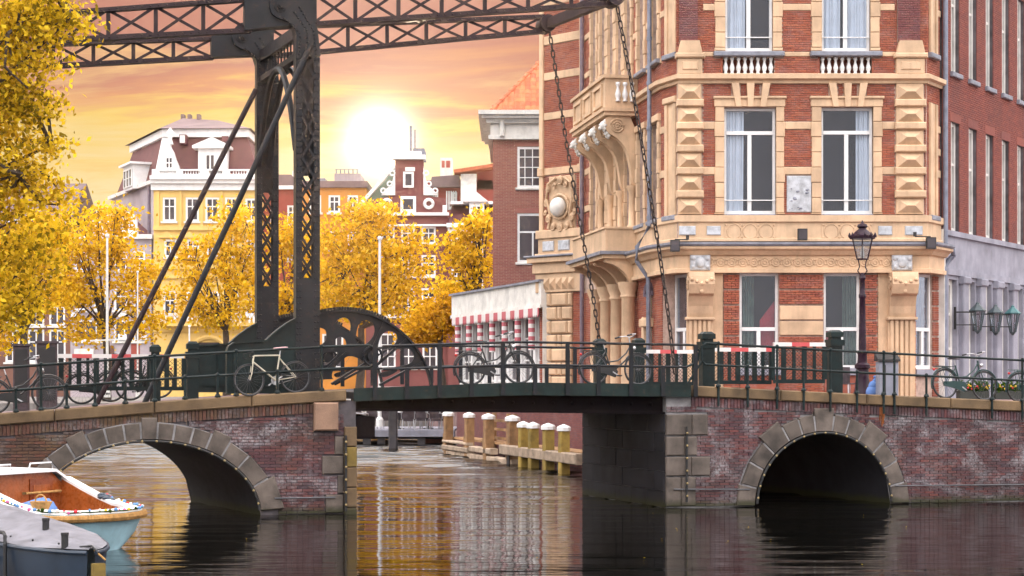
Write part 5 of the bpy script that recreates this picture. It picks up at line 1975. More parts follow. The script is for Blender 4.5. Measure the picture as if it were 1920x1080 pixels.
def wall_lantern(label, px, py, top='lantern'):
    # bracket lantern on the stone base
    k = (px - 960) / F
    d = .62
    ox, oy = 12.30 + .8387 * d, 51.05 - .5446 * d
    s = (k * oy - ox) / (.5446 - k * .8387)
    z = H + (HY - py) * (oy + .8387 * s) / F
    t = thing('wall_lantern', label, 'lantern', SB @ Matrix.Translation((s, -.06, z)))
    mb = MB().beam((s - .35, -.06, z - .05), (s - .1, -d, z - .05), .04, .04)
    mb.beam((s - .35, -.06, z - .42), (s - .08, -d, z - .42), .03, .03)
    mb.beam((s - .35, -.07, z - .55), (s - .35, -.07, z + .1), .06, .04, (1, 0, 0))
    mb.build('bracket', M['black'], t, SB)
    c_ = (s, -d, z)
    MB().lathe([(.09, -.58), (.19, -.02)], 6, c_).build('glass_body', M['glass_lamp'], t, SB)
    mb = MB()
    for q in range(6):
        an = math.pi / 3 * q
        mb.beam((s + .09 * math.cos(an), -d + .09 * math.sin(an), z - .58), (s + .2 * math.cos(an), -d + .2 * math.sin(an), z - .02), .03, .03)
    mb.build('cage', M['lantern'], t, SB)
    MB().lathe([(.24, -.03), (.25, 0), (.10, .14), (.06, .18), (.05, .22), (.01, .24)], 6, c_).build('roof', M[top], t, SB)
    MB().lathe([(.02, -.68), (.09, -.6), (.09, -.57)], 6, c_).build('finial', M['lantern'], t, SB)


wall_lantern('grey glass wall lantern nearest the drainpipe on the stone base', 1833, 582)
wall_lantern('grey glass wall lantern, middle of three on the stone base', 1867, 586)
wall_lantern('green topped wall lantern farthest from the drainpipe', 1899, 587, 'lantern_green')

# ================================================================== brick house with the orange roof
KB = F / 75.0
gx = lambda px: (px - 925) / KB
gz = lambda py: H + (HY - py) / KB
GF = FR(((925 - 960) / KB, 75, 0))
gh = thing('brick_house', 'brown brick house with orange tiled roof and white cornice beside the hotel', 'house', FR(((980 - 960) / KB, 75, 2.2)))
MB().box(0, gx(1100), .35, 8, GB, gz(215)).build('core', M['room'], gh, GF)
gwin = [(gx(970), gx(1027), gz(352), gz(275)), (gx(970), gx(1027), gz(492), gz(400))]
mb = MB()
openings_wall(mb, 0, gx(1100), GB, gz(262), .02, .35, gwin)
mb.build('wall', M['mortar'], gh, GF)
lay_bricks(gh, GF, brick_rects(0, gx(1040), gz(560), gz(262), gwin + [(gx(966), gx(1030), gz(400), gz(393)), (gx(966), gx(1030), gz(275), gz(268))]), M['far_brick'], -.002, .03, 0)
MB().box(-.02, .02, .0, 8, GB, gz(262)).build('side_wall', M['far_brick'], gh, GF)
sash(gh, GF, *gwin[0], .03, 4, 4, .10, .035, depth=.1)
sash(gh, GF, *gwin[1], .03, 1, 2, .10, .07, depth=.1, transom=.62)
MB().box(gx(997.5), gx(1000.5), .04, .12, gz(488), gz(436)).build('glazing_bar', M['white'], gh, GF)
for (a, b, z0, z1) in gwin:
    MB().cbox(a - .08, b + .08, -.1, .05, z0 - .1, z0, .02).build('sill', M['offwhite'], gh, GF)
    MB().box(a - .1, b + .1, -.012, .03, z1 + .01, z1 + .2).build('flat_arch', M['far_brick'], gh, GF)
for y0, y1, o_ in ((210, 218, .62), (218, 224, .48), (224, 232, .30), (232, 254, .12), (254, 262, .20)):
    MB().box(-o_, gx(1045), -o_, 8, gz(y1) + .002, gz(y0)).build('cornice', M['offwhite'], gh, GF)
for k in range(30):
    MB().box(gx(925 + k * 3.8), gx(927 + k * 3.8), -.38, -.12, gz(228.5), gz(224.5)).build('dentil', M['offwhite'], gh, GF)
MB().cbox(gx(937), gx(946), -.34, 0, gz(258), gz(226), .05).build('cornice_bracket', M['offwhite'], gh, GF)
# hipped roof covered in tiles
ra, rb = gx(936), gx(1100)
E0 = Vector((ra - .3, -.45, gz(211)))
RP = Vector((2.66, 3.6, 17.3))                # where the hip meets the ridge
rise = RP.z - E0.z
MB().add([E0, (rb, -.45, gz(211)), (rb, 3.6, RP.z), RP, (ra - .3, 8, gz(211))], [(0, 1, 2, 3), (0, 3, 4)]).build('roof', M['tile'], gh, GF)
tm = MB()
arc = [(-.12 + .24 * k / 5, .045 * math.sin(math.pi * k / 5)) for k in range(6)]
tm.loft([[(x, 0, z) for x, z in arc], [(x * .95, .42, z * .8) for x, z in arc]])
tm.add([(x, 0, z) for x, z in arc] + [(x, 0, z - .03) for x, z in arc], [(k, k + 1, k + 7, k + 6) for k in range(5)])
tme = mesh_of(tm, 'roof_tile', M['tile'], True)
sl = math.hypot(4.05, rise)
ang = math.atan2(rise, 4.05)
nt = 0
for r_ in range(int(sl / .33)):
    f = r_ * .33 / sl
    for q in range(40):
        x = ra - .2 + q * .235
        if x < E0.x + (RP.x - E0.x) * f + .1 or x > gx(1046): continue
        nt += 1
        inst(tme, 'roof_tile', gh, Matrix.Translation((x, -.45 + 4.05 * f, gz(211) + rise * f + .03)) @ Matrix.Rotation(ang, 4, 'X'), GF)
mb = MB()
for k in range(14):
    f = k / 14
    p0 = E0.lerp(RP, f)
    p1 = E0.lerp(RP, f + .08)
    mb.tube(p0, p1, .12, .10, 8)
mb.build('hip_tiles', M['tile'], gh, GF)

# ================================================================== white waterside pavilion with striped awnings
AN = FR((1.32 - .315 * 11.3 * .0 + 0, 63, 0), 0)
A0, A1 = Vector((-2.05, 73.8)), Vector((1.36, 63.0))
ad_ = (A1 - A0).normalized()
AF = FR((A0.x, A0.y, 0), math.degrees(math.atan2(ad_.y, ad_.x)))
AL = (A1 - A0).length
pav = thing('waterside_pavilion', 'white flat-roofed pavilion with red striped awnings along the water', 'pavilion', FR((A0.x + 1.5, 69, 2.2)))
zA0, zA1 = 5.15, 6.2
MB().box(-.4, AL, -.35, 5, zA1 - .9, zA1).build('fascia', M['offwhite'], pav, AF)
MB().box(-.5, AL, -.45, 5.1, zA1, zA1 + .08).build('roof_edge', M['lead'], pav, AF)
MB().box(-.42, AL, -.40, -.36, zA1 - .93, zA1 - .80).build('fascia_strip', M['offwhite'], pav, AF)
MB().box(.3, AL, .3, 4.5, GB, zA1 - .9).build('core', M['room'], pav, AF)
np_ = 7
pw = AL / np_
for k in range(np_):
    x = k * pw
    MB().cbox(x - .13, x + .13, -.08, .2, GB, zA1 - .9, .02).build('pier', M['white'], pav, AF)
    sash(pav, AF, x + .14, x + pw - .14, GB + .5, zA1 - 1.15, .02, 2, 3, .09, .06, M['white'], M['dark_pane'], .1)
    MB().box(x + .14, x + pw - .14, .0, .15, GB, GB + .48).build('dado', M['offwhite'], pav, AF)
    o = MB().path([(x + pw / 2 - .42, -.30, zA1 - 1.05), (x + pw / 2 - .42, -.30, zA1 - 2.4)], .12, 10).build('rolled_awning', M['stripe_awn'], pav, AF, smooth=True)
    mb = MB()
    n = 8
    for q in range(n):
        a, b = x + .02 + pw * q / n, x + pw * (q + 1) / n
        m_ = (a + b) / 2
        mb.prism([(a, zA1 - .92), (b, zA1 - .92), (b, zA1 - 1.16), (m_, zA1 - 1.26), (a, zA1 - 1.16)], -.46, -.43)
    mb.build('valance', M['stripe_val'], pav, AF)
# side facing the viewer's bend of the canal
MB().box(AL + .002, AL + .05, -.3, 4, GB, zA1 - .9).build('end_wall', M['offwhite'], pav, AF)
import numpy as np

# ================================================================== far row of houses
HY0 = 130.0
KH = F / HY0
HGZ = 1.45
wx = lambda px: (px - 960) / KH
wz = lambda py: H + (HY - py) / KH


def house(label, px0, px1, py_top, wall, wins=(), name='canal_house', dy=0.0, cat='house', depth=10.0, frame_mat=None):
    Fm = FR((0, HY0 + dy, 0))
    th = thing(name, label, cat, FR((wx((px0 + px1) / 2), HY0 + dy, HGZ)))
    hs = [(wx(a), wx(b), wz(d), wz(c)) for a, b, c, d, *_ in wins]
    mb = MB()
    openings_wall(mb, wx(px0), wx(px1), HGZ, wz(py_top), 0, .4, hs)
    mb.build('wall', wall, th, Fm)
    MB().box(wx(px0), wx(px1), .42, depth, HGZ, wz(py_top)).build('house_body', wall, th, Fm)
    for w in wins:
        a, b, c, d = w[:4]
        cols, rows = (w[4], w[5]) if len(w) > 4 else (2, 2)
        x0, x1, z0, z1 = wx(a), wx(b), wz(d), wz(c)
        o = sash(th, Fm, x0, x1, z0, z1, .03, cols, rows, .14, .075, frame_mat or M['white'], M['dark_pane'], .12, transom=.62)
        MB().box(x0 - .12, x1 + .12, -.14, .05, z0 - .14, z0).build('sill', M['offwhite'], o, Fm)
    return th, Fm


def bx(th, Fm, name, m, x0, x1, y0, y1, a, b):
    return MB().box(wx(x0), wx(x1), a, b, wz(y1), wz(y0)).build(name, m, th, Fm)


# brown house at the edge
th, Fm = house('dark brown brick canal house with white sash windows at the picture edge', -70, 132, 418, M['brown_wall'],
               [(10, 37, 618, 679), (52, 83, 618, 679), (92, 123, 618, 679), (52, 83, 555, 611), (92, 122, 555, 611), (10, 36, 555, 611),
                (53, 82, 503, 530), (92, 118, 500, 530), (10, 36, 500, 530), (40, 66, 440, 475), (85, 110, 440, 475)])
bx(th, Fm, 'cornice', M['offwhite'], -74, 134, 412, 419, -.3, .3)
for x0, x1, y0, y1 in ((-74, 130, 540, 545), ):
    bx(th, Fm, 'string_band', M['offwhite'], x0, x1, y0, y1, -.08, 0)
MB().add([(wx(-70), 0, wz(412)), (wx(132), 0, wz(412)), (wx(132), 5, wz(330)), (wx(-70), 5, wz(330)), (wx(132), 10, wz(412)), (wx(-70), 10, wz(412))],
         [(0, 1, 2, 3), (3, 2, 4, 5), (1, 4, 2), (0, 3, 5)]).build('roof', M['roof_grey'], th, Fm)

# grey shop house
th, Fm = house('grey rendered shop house with white trims next to the yellow house', 132, 284, 446, M['lilac_wall'],
               [(140, 163, 470, 508), (176, 200, 470, 508), (214, 238, 470, 508), (250, 272, 470, 508),
                (140, 163, 540, 582), (176, 200, 540, 582), (214, 238, 540, 582), (250, 272, 540, 582),
                (140, 200, 600, 640, 3, 1), (214, 272, 600, 640, 3, 1)])
for x0, x1 in ((134, 148), (222, 238), (262, 276)):
    bx(th, Fm, 'white_quoin', M['white'], x0, x1, 586, 594, -.1, 0); bx(th, Fm, 'white_quoin', M['white'], x0, x1, 626, 638, -.12, 0)
bx(th, Fm, 'shop_sign_board', M['offwhite'], 140, 176, 654, 668, -.2, -.05)
bx(th, Fm, 'door', M['brown_wall'], 196, 214, 648, 700, -.05, 0)
bx(th, Fm, 'door', M['red_wall'], 246, 262, 645, 700, -.05, 0)
bx(th, Fm, 'cornice', M['white'], 130, 286, 440, 448, -.35, .3)
for k in (190, 240):
    g = MB()
    g.prism([(wx(k - 18), wz(440)), (wx(k + 18), wz(440)), (wx(k + 16), wz(412)), (wx(k + 8), wz(398)), (wx(k - 8), wz(398)), (wx(k - 16), wz(412))], -.1, .4)
    g.build('gable', M['white'], th, Fm)
MB().add([(wx(132), .3, wz(440)), (wx(284), .3, wz(440)), (wx(284), 6, wz(390)), (wx(132), 6, wz(390))], [(0, 1, 2, 3)]).build('roof', M['mansard'], th, Fm)

# yellow house with its mansard
yw = [(305, 330, 370, 415), (348, 373, 370, 415), (385, 411, 370, 415), (422, 447, 370, 415), (460, 482, 372, 415),
      (308, 331, 449, 482), (350, 373, 449, 482), (387, 410, 449, 482), (424, 447, 449, 482), (460, 480, 449, 482),
      (306, 331, 546, 592), (349, 373, 546, 592), (386, 411, 546, 592), (423, 448, 546, 592), (460, 482, 546, 592)]
th, Fm = house('yellow stucco corner house with maroon mansard roof and white balustrade', 288, 487, 356, M['yellow_wall'], yw)
for y0, y1, o_ in ((331, 338, .7), (338, 345, .5), (345, 357, .25)):
    bx(th, Fm, 'cornice', M['white'], 284, 489, y0, y1 - .1, -o_, .4)
for y0, y1 in ((424, 432), (500, 505), (518, 522), (612, 622)):
    bx(th, Fm, 'string_band', M['yellow_wall'], 288, 487, y0, y1, -.18, 0)
for x in (296, 338, 378, 415, 452):
    bx(th, Fm, 'pilaster', M['yellow_wall'], x - 3, x + 3, 357, 424, -.12, 0)
    MB().prism([(wx(x + 2), wz(446)), (wx(x + 34), wz(446)), (wx(x + 18), wz(434))], -.2, 0).build('pediment', M['yellow_wall'], th, Fm)
bx(th, Fm, 'balcony', M['yellow_wall'], 300, 487, 606, 612, -.8, 0)
me = mesh_of(MB().lathe([(.06, 0), (.10, .2), (.06, .5), (.10, .62)], 6), 'baluster', M['white'])
for k in range(22):
    x = 306 + k * 8.2
    if (k % 5) != 4: inst(me, 'baluster', th, Matrix.Translation((wx(x), -.6, wz(606.3))), Fm)
bx(th, Fm, 'balcony_rail', M['white'], 300, 487, 588, 590, -.72, -.5)
MB().ring((wx(392), -.1, wz(668)), 1.4, .18, 18, 6, 'y', 0, math.pi).build('arch', M['yellow_wall'], th, Fm, smooth=True)
bx(th, Fm, 'arched_door', M['dark_pane'], 360, 424, 642, 706, -.04, 0)
# roof balustrade
bx(th, Fm, 'parapet_plinth', M['white'], 286, 487, 327, 331, -.3, .2); bx(th, Fm, 'parapet_rail', M['white'], 286, 487, 318, 320.5, -.28, .18)
for k in range(36):
    x = 303 + k * 5
    if x > 484 or (k % 9) in (7, 8): continue
    inst(me, 'baluster', th, Matrix.Translation((wx(x), -.05, wz(327))) @ Matrix.Diagonal((.55, .55, .44, 1)), Fm)
for x0, x1 in ((286, 300), (332, 344), (376, 392), (418, 432), (464, 474)):
    bx(th, Fm, 'parapet_pier', M['white'], x0, x1, 320.5, 327, -.25, .15)
# side wall seen obliquely
sA, sB = Vector((wx(288), HY0, 0)), Vector((wx(288) - 5.6, HY0 + 11.5, 0))
sd = (sA - sB).normalized()
SF = FR((sB.x, sB.y, 0), math.degrees(math.atan2(sd.y, sd.x)))
SLn = (sA - sB).length
MB().box(0, SLn - .02, 0, .4, HGZ, wz(345)).build('side_wall', M['lilac_wall'], th, SF)
MB().box(-.2, SLn + .1, -.3, .4, wz(345), wz(338)).build('cornice', M['offwhite'], th, SF)
MB().path([(SLn - .9, -.1, wz(340)), (SLn - .9, -.1, HGZ)], .12, 6).build('drainpipe', M['pipe_dark'], th, SF)
# mansard body
zA, zB, zC = wz(338), wz(252), wz(222) + .75
q0 = [Vector((wx(290), HY0 + .5, zA)), Vector((wx(487), HY0 + .5, zA)), Vector((wx(487) - 2, HY0 + 12, zA)), Vector((sB.x + .3, HY0 + 11.5, zA))]
q1 = [Vector((wx(302), HY0 + 1.6, zB)), Vector((wx(458), HY0 + 1.6, zB)), Vector((wx(455), HY0 + 10, zB)), Vector((wx(302) - 4.2, HY0 + 10.2, zB))]
MB().add(q0 + q1, [(0, 1, 5, 4), (1, 2, 6, 5), (2, 3, 7, 6), (3, 0, 4, 7), (4, 5, 6, 7)]).build('mansard', M['mansard'], th)
q2 = [p + Vector(((p.x - wx(375)) * .05, -.35 if k < 2 else .3, .55)) for k, p in enumerate(q1)]
q2b = [p - Vector((0, 0, .55)) for p in q2]
MB().add(q2b + q2, [(0, 1, 5, 4), (1, 2, 6, 5), (2, 3, 7, 6), (3, 0, 4, 7), (4, 5, 6, 7), (3, 2, 1, 0)]).build('roof_cornice', M['white'], th)
ap = [Vector((wx(335) - .6, HY0 + 5, zC)), Vector((wx(385), HY0 + 5.5, zC - .1))]
rt = [p + Vector(((p.x - wx(375)) * .06, -.3 if k < 2 else .3, .02)) for k, p in enumerate(q2)]
MB().add(rt + ap, [(0, 1, 5, 4), (1, 2, 5), (2, 3, 4, 5), (3, 0, 4)]).build('roof', M['roof_grey'], th)
for x in (318, 331, 349):
    MB().box(wx(x - 3), wx(x + 3), HY0 + 5, HY0 + 5.8, zC - .5, zC + .3).build('chimney', M['roof_grey'], th)
mb = MB().add([q0[0] + Vector((-.15, -.2, 0)), q0[0] + Vector((.35, -.25, 0)), q1[0] + Vector((.35, -.2, 0)), q1[0] + Vector((-.2, -.15, 0)),
               q0[0] + Vector((-.15, .3, 0)), q0[0] + Vector((.35, .3, 0)), q1[0] + Vector((.35, .3, 0)), q1[0] + Vector((-.2, .3, 0))],
              [(0, 1, 2, 3), (4, 7, 6, 5), (0, 3, 7, 4), (1, 5, 6, 2)])
mb.build('roof_rib', M['white'], th)
# pedimented dormer
bx(th, Fm, 'dormer', M['white'], 371, 425, 278, 327, .1, 3)
MB().prism([(wx(361), wz(278)), (wx(432), wz(278)), (wx(432), wz(273)), (wx(398), wz(257)), (wx(361), wz(273))], -.2, 2.5).build('dormer_pediment', M['white'], th, Fm)
sash(th, Fm, wx(384), wx(404), wz(320), wz(288), -.02, 2, 1, .12, .1)
# scrolled dormer
MB().prism([(wx(a), wz(b)) for a, b in ((298, 327), (338, 327), (335, 312), (329, 298), (325, 285), (320, 276), (318, 262), (314, 276), (309, 285), (304, 300), (300, 312))], -.05, .5).build('scroll_gable', M['white'], th, Fm)
sash(th, Fm, wx(310), wx(325), wz(317), wz(294), -.1, 2, 2, .1, .08)
MB().lathe([(.25, 0), (.12, .4), (.3, .8), (.05, 1.2)], 8, (wx(318), .2, wz(270))).build('finial', M['white'], th, Fm, smooth=True)
# roof lights and side dormer
MB().box(wx(333), wx(346), .6, 1.9, wz(268), wz(250)).build('roof_light', M['mansard'], th, Fm)
sash(th, Fm, wx(335), wx(344), wz(266), wz(252), .45, 1, 1, .1, .1, pmat=M['curtain'])
MB().box(wx(412), wx(424), .9, 1.9, wz(262), wz(252)).build('roof_light', M['mansard'], th, Fm)
MB().box(6.2, 9.2, -.6, 2, wz(345), wz(298)).build('side_dormer', M['white'], th, SF)
MB().box(5.9, 9.5, -.9, 2, wz(298), wz(294)).build('side_dormer_roof', M['white'], th, SF)
for k in range(3):
    sash(th, SF, 6.5 + .85 * k, 7.25 + .85 * k, wz(340), wz(305), -.7, 1, 2, .08, .06)

# small houses seen between the posts
th, Fm = house('red house with grey roof seen between the two lattice posts', 487, 558, 348, M['red_wall'],
               [(500, 515, 385, 412), (532, 552, 380, 415), (532, 552, 450, 485), (500, 515, 450, 485), (532, 552, 545, 590), (500, 515, 545, 590)], dy=2)
MB().prism([(wx(480), wz(348)), (wx(562), wz(348)), (wx(540), wz(322)), (wx(495), wz(322))], -.2, 9).build('roof', M['roof_grey'], th, Fm)
bx(th, Fm, 'chimney', M['offwhite'], 535, 548, 308, 330, 2, 4)
bx(th, Fm, 'cornice', M['white'], 485, 560, 343, 350, -.3, .2)
for k, (x, y) in enumerate(((537, 275), (545, 270), (550, 280))):
    MB().path([(wx(x), 3, wz(312)), (wx(x), 3, wz(y))], .07, 5).build('mast', M['lead'], th, Fm)

th, Fm = house('flat roofed orange house behind the golden trees', 558, 684, 347, M['orange_wall'],
               [(575, 598, 362, 395, 2, 2), (612, 634, 362, 395), (648, 668, 362, 395), (575, 598, 430, 470), (612, 634, 430, 470), (648, 668, 430, 470),
                (575, 598, 545, 592), (612, 634, 545, 592), (648, 668, 545, 592), (600, 640, 625, 690, 3, 2)], dy=1.5)
bx(th, Fm, 'parapet', M['roof_grey'], 556, 686, 336, 348, -.3, 9)
bx(th, Fm, 'roof_hut', M['lilac_wall'], 618, 668, 315, 336, 2, 6)
bx(th, Fm, 'roof_hut', M['lead'], 572, 600, 324, 336, 2, 6)
for k in range(6):
    MB().path([(wx(622 + k * 8), 1.9, wz(315)), (wx(622 + k * 8), 1.9, wz(308))], .05, 4).build('rail_post', M['lead'], th, Fm)
bx(th, Fm, 'rail', M['lead'], 620, 664, 307, 308, 1.85, 1.95)

# neck-gable house
th, Fm = house('plum brick canal house with white scrolled neck gable and green roof', 686, 840, 404, M['plum_wall'],
               [(790, 817, 425, 457), (752, 778, 425, 457), (715, 740, 425, 457), (790, 817, 478, 518), (752, 778, 478, 518), (715, 740, 478, 518),
                (715, 740, 540, 593, 2, 3), (752, 778, 540, 593, 2, 3), (790, 817, 540, 593, 2, 3), (712, 742, 625, 690, 2, 3), (752, 780, 625, 690, 2, 3), (792, 820, 625, 690, 2, 3)])
Fd = Fm
MB().prism([(wx(a), wz(b)) for a, b in ((692, 404), (836, 404), (836, 372), (796, 366), (794, 300), (741, 300), (741, 366), (700, 374))], 0, .5).build('gable_wall', M['plum_wall'], th, Fm)
bx(th, Fm, 'gable_cap', M['white'], 736, 798, 291, 299, -.3, .6)
bx(th, Fm, 'gable_cap', M['white'], 744, 790, 284, 290.5, -.2, .5)
for sg, x0 in ((-1, 741), (1, 794)):
    pts = [(0, 312), (2, 326), (5, 340), (11, 350), (20, 357), (26, 366), (0, 366)]
    MB().prism([(wx(x0 + sg * a), wz(b)) for a, b in pts], -.12, .3).build('gable_scroll', M['white'], th, Fm)
    for q, (a, b) in enumerate(((10, 345), (22, 358), (5, 325))):
        MB().ring((wx(x0 + sg * a), -.14, wz(b)), .17, .07, 12, 6).build('volute', M['white'], th, Fm, smooth=True)
MB().box(wx(830), wx(838), -.1, .3, wz(404), wz(385)).build('gable_foot', M['white'], th, Fm)
sash(th, Fm, wx(756), wx(776), wz(352), wz(322), -.1, 1, 1, .16, .1)
bx(th, Fm, 'hood', M['white'], 760, 778, 314, 321, -.15, 0)
sash(th, Fm, wx(751), wx(780), wz(398), wz(368), -.1, 1, 1, .2, .1)
for x in (726, 804):
    MB().ring((wx(x), -.08, wz(382)), .30, .13, 16, 6).build('oculus', M['white'], th, Fm, smooth=True)
for y0, y1, o_ in ((399, 404.5, .35), (421, 424.5, .3)):
    bx(th, Fm, 'cornice', M['white'], 686, 842, y0, y1, -o_, -.001)
MB().add([(wx(664), .2, wz(398)), (wx(735), 1.2, wz(306)), (wx(742), 9, wz(300)), (wx(664), 9, wz(398)), (wx(830), .5, wz(380)), (wx(830), 9, wz(380)), (wx(745), .2, wz(398))],
         [(0, 1, 2, 3), (1, 4, 5, 2), (0, 6, 4, 1)]).build('roof', M['roof_green'], th, Fm)
MB().beam((wx(660), .3, wz(400)), (wx(740), .3, wz(310)), .5, .25).build('verge', M['offwhite'], th, Fm)
bx(th, Fm, 'roof_hut', M['lead'], 770, 792, 268, 286, 3, 6)
MB().path([(wx(766), 3, wz(290)), (wx(766), 3, wz(225))], .10, 5).build('mast', M['lead'], th, Fm)
MB().path([(wx(774), 3, wz(270)), (wx(774), 3, wz(232))], .07, 5).build('mast', M['lead'], th, Fm)

# dormered house
th, Fm = house('brown brick canal house with plum mansard and pedimented dormer', 840, 960, 438, M['plum_wall'],
               [(846, 868, 445, 492, 2, 3), (884, 906, 445, 492, 2, 3), (846, 868, 505, 545, 2, 3), (884, 906, 505, 545, 2, 3), (846, 868, 560, 600), (884, 906, 560, 600)], dy=-.5)
bx(th, Fm, 'cornice', M['white'], 838, 962, 420, 428, -.4, .3); bx(th, Fm, 'frieze', M['white'], 840, 960, 428, 438, -.15, .3)
MB().add([(wx(840), 0, wz(420)), (wx(960), 0, wz(420)), (wx(960), 2, wz(382)), (wx(846), 2, wz(382)), (wx(846), 8, wz(382)), (wx(960), 8, wz(382)), (wx(840), 9, wz(420))],
         [(0, 1, 2, 3), (3, 2, 5, 4), (0, 3, 4, 6)]).build('mansard', M['mansard'], th, Fm)
bx(th, Fm, 'roof_edge', M['white'], 844, 962, 377, 382, .7, 8)
bx(th, Fm, 'dormer', M['white'], 880, 908, 380, 418, -.1, 3)
MB().prism([(wx(868), wz(380)), (wx(916), wz(380)), (wx(894), wz(362))], -.4, 3).build('dormer_pediment', M['white'], th, Fm)
sash(th, Fm, wx(884), wx(904), wz(416), wz(386), -.2, 2, 2, .12, .08)

# red house behind
th, Fm = house('tall red walled house with white plastered side and chimney', 790, 965, 312, M['red_wall'], [(800, 812, 336, 366), (838, 850, 336, 366)], dy=9)
MB().prism([(wx(890), wz(331)), (wx(965), wz(331)), (wx(965), wz(283)), (wx(890), wz(296))], 0, 8).build('red_gable', M['red_wall'], th, Fm)
bx(th, Fm, 'white_side', M['offwhite'], 858, 889, 303, 372, -1.2, 4)
MB().beam((wx(845), -.5, wz(300)), (wx(965), -.5, wz(282)), 3, .25).build('roof_edge', M['tile'], th, Fm)
MB().prism([(wx(796), wz(327)), (wx(856), wz(327)), (wx(854), wz(303)), (wx(800), wz(307))], -.6, 3).build('dormer_roof', M['roof_grey'], th, Fm)
for k in range(5):
    bx(th, Fm, 'shutter_strip', M['white'], 828 + k * 4.5, 830.5 + k * 4.5, 334, 372, -.1, -.001)
bx(th, Fm, 'chimney', M['offwhite'], 815, 839, 264, 306, 1, 3)
for x0, x1 in ((818, 824), (827, 835)):
    bx(th, Fm, 'chimney_panel', M['red_wall'], x0, x1, 270, 284, .95, 1)

# ================================================================== trees
rng = np.random.default_rng(11)


def leaf_mesh(name, centers, size, m, flat=0.0):
    n = len(centers)
    a = rng.normal(size=(n, 3)); a /= np.linalg.norm(a, axis=1)[:, None]
    b = rng.normal(size=(n, 3)); b -= (a * b).sum(1)[:, None] * a
    b /= np.linalg.norm(b, axis=1)[:, None]
    s = size * (0.6 + 0.8 * rng.random(n))[:, None]
    c = np.cross(a, b) * .22
    v = np.empty((n, 4, 3))
    v[:, 0] = centers - a * s * .60
    v[:, 1] = centers + (b * .36 + c * .3) * s
    v[:, 2] = centers + a * s * .60
    v[:, 3] = centers + (-b * .36 + c * .3) * s
    me = bpy.data.meshes.new(name)
    me.vertices.add(n * 4); me.loops.add(n * 4); me.polygons.add(n)
    me.vertices.foreach_set('co', v.reshape(-1).astype(np.float32))
    me.loops.foreach_set('vertex_index', np.arange(n * 4, dtype=np.int32))
    me.polygons.foreach_set('loop_start', np.arange(0, n * 4, 4, dtype=np.int32))
    me.polygons.foreach_set('loop_total', np.full(n, 4, dtype=np.int32))
    me.update(); me.validate()
    me.materials.append(m)
    return me


def tree(label, trunk_px, Y, blobs, n_cl, per, size, spread, m, base_z, top=None, name='canal_tree', trunk_r=.27, limbs=14, Xt=None):
    """blobs: (px, py, rx, ry) ellipsoids filled with leaf sprays"""
    k = F / Y
    bl = [(Vector(W(a, b, Y)), rx / k, ry / k) for a, b, rx, ry in blobs]
    vol = np.array([b[1] * b[1] * b[2] for b in bl]); vol = vol / vol.sum()
    cl = []
    for _ in range(n_cl):
        c, rx, rz = bl[rng.choice(len(bl), p=vol)]
        d = rng.normal(size=3); d /= np.linalg.norm(d)
        r = rng.random() ** .42
        r *= 1 + .12 * math.sin(d[0] * 5 + d[2] * 7)
        cl.append((c.x + d[0] * rx * r, c.y + d[1] * rx * .8 * r, c.z + d[2] * rz * r))
    cl = np.array(cl)
    bx0 = (trunk_px - 960) / k if Xt is None else Xt
    th = thing(name, label, 'tree', FR((bx0, Y, base_z)))
    ctr = cl.mean(0)
    base = Vector((bx0, Y, base_z))
    fork = Vector((bx0 + (ctr[0] - bx0) * .25, Y, base_z + (ctr[2] - base_z) * .55))
    mb = MB()
    mb.path([base, base.lerp(fork, .5) + Vector((.1, 0, 0)), fork], trunk_r, 8, taper=trunk_r * .65)
    idx = rng.choice(len(cl), min(limbs, len(cl)), replace=False)
    ends = []
    for i in idx:
        e = Vector(cl[i])
        mid = fork.lerp(e, .5) + Vector(rng.normal(size=3)) * .35 * spread + Vector((0, 0, .25))
        mb.path([fork, fork.lerp(mid, .5) + Vector((0, 0, .12)), mid, e], trunk_r * .42, 6, taper=.02)
        ends += [mid, e]
    tw = rng.choice(len(cl), min(limbs * 5, len(cl)), replace=False)
    for i in tw:
        e = Vector(cl[i])
        s_ = min(ends, key=lambda q: (q - e).length)
        mb.path([s_, s_.lerp(e, .5) + Vector(rng.normal(size=3)) * .12, e], trunk_r * .14, 4, taper=.012)
    mb.build('trunk', M['bark'], th, smooth=True)
    pts = []
    for c in cl:
        n = int(per * (.5 + rng.random()))
        p = rng.normal(size=(n, 3)) * spread * np.array([1.15, 1.0, .62])
        pts.append(c + p)
    me = leaf_mesh('crown', np.concatenate(pts), size, m)
    o = bpy.data.objects.new('crown', me)
    o.matrix_basis = TM[th.name].inverted()
    link(o, th); TM[o.name] = TM[th.name]
    return th


G = 'golden trees on the far quay'
tree('golden tree with spreading crown before the grey shop house', 200, 104, [(195, 460, 60, 60), (140, 540, 62, 55), (250, 530, 55, 70), (205, 410, 50, 36), (120, 470, 40, 45), (270, 610, 40, 35), (165, 620, 50, 32)], 330, 27, .21, .38, M['leaf_gold'], HGZ, limbs=16)
tree('yellow tree in front of the dark brown house at the edge', 45, 100, [(40, 480, 70, 60), (5, 560, 60, 45), (95, 440, 50, 50), (85, 560, 50, 30), (0, 640, 50, 30)], 270, 26, .21, .38, M['leaf_gold'], HGZ)
tree('thin golden tree with dark limbs before the yellow house', 425, 106, [(425, 470, 55, 55), (375, 545, 50, 60), (465, 540, 45, 60), (440, 415, 42, 32), (350, 480, 32, 40), (420, 600, 60, 22)], 260, 24, .21, .38, M['leaf_gold'], HGZ, limbs=20)
tree('golden tree filling the gap between the lattice posts', 535, 108, [(530, 450, 40, 60), (545, 560, 45, 60), (575, 470, 30, 60)], 150, 28, .21, .38, M['leaf_gold'], HGZ)
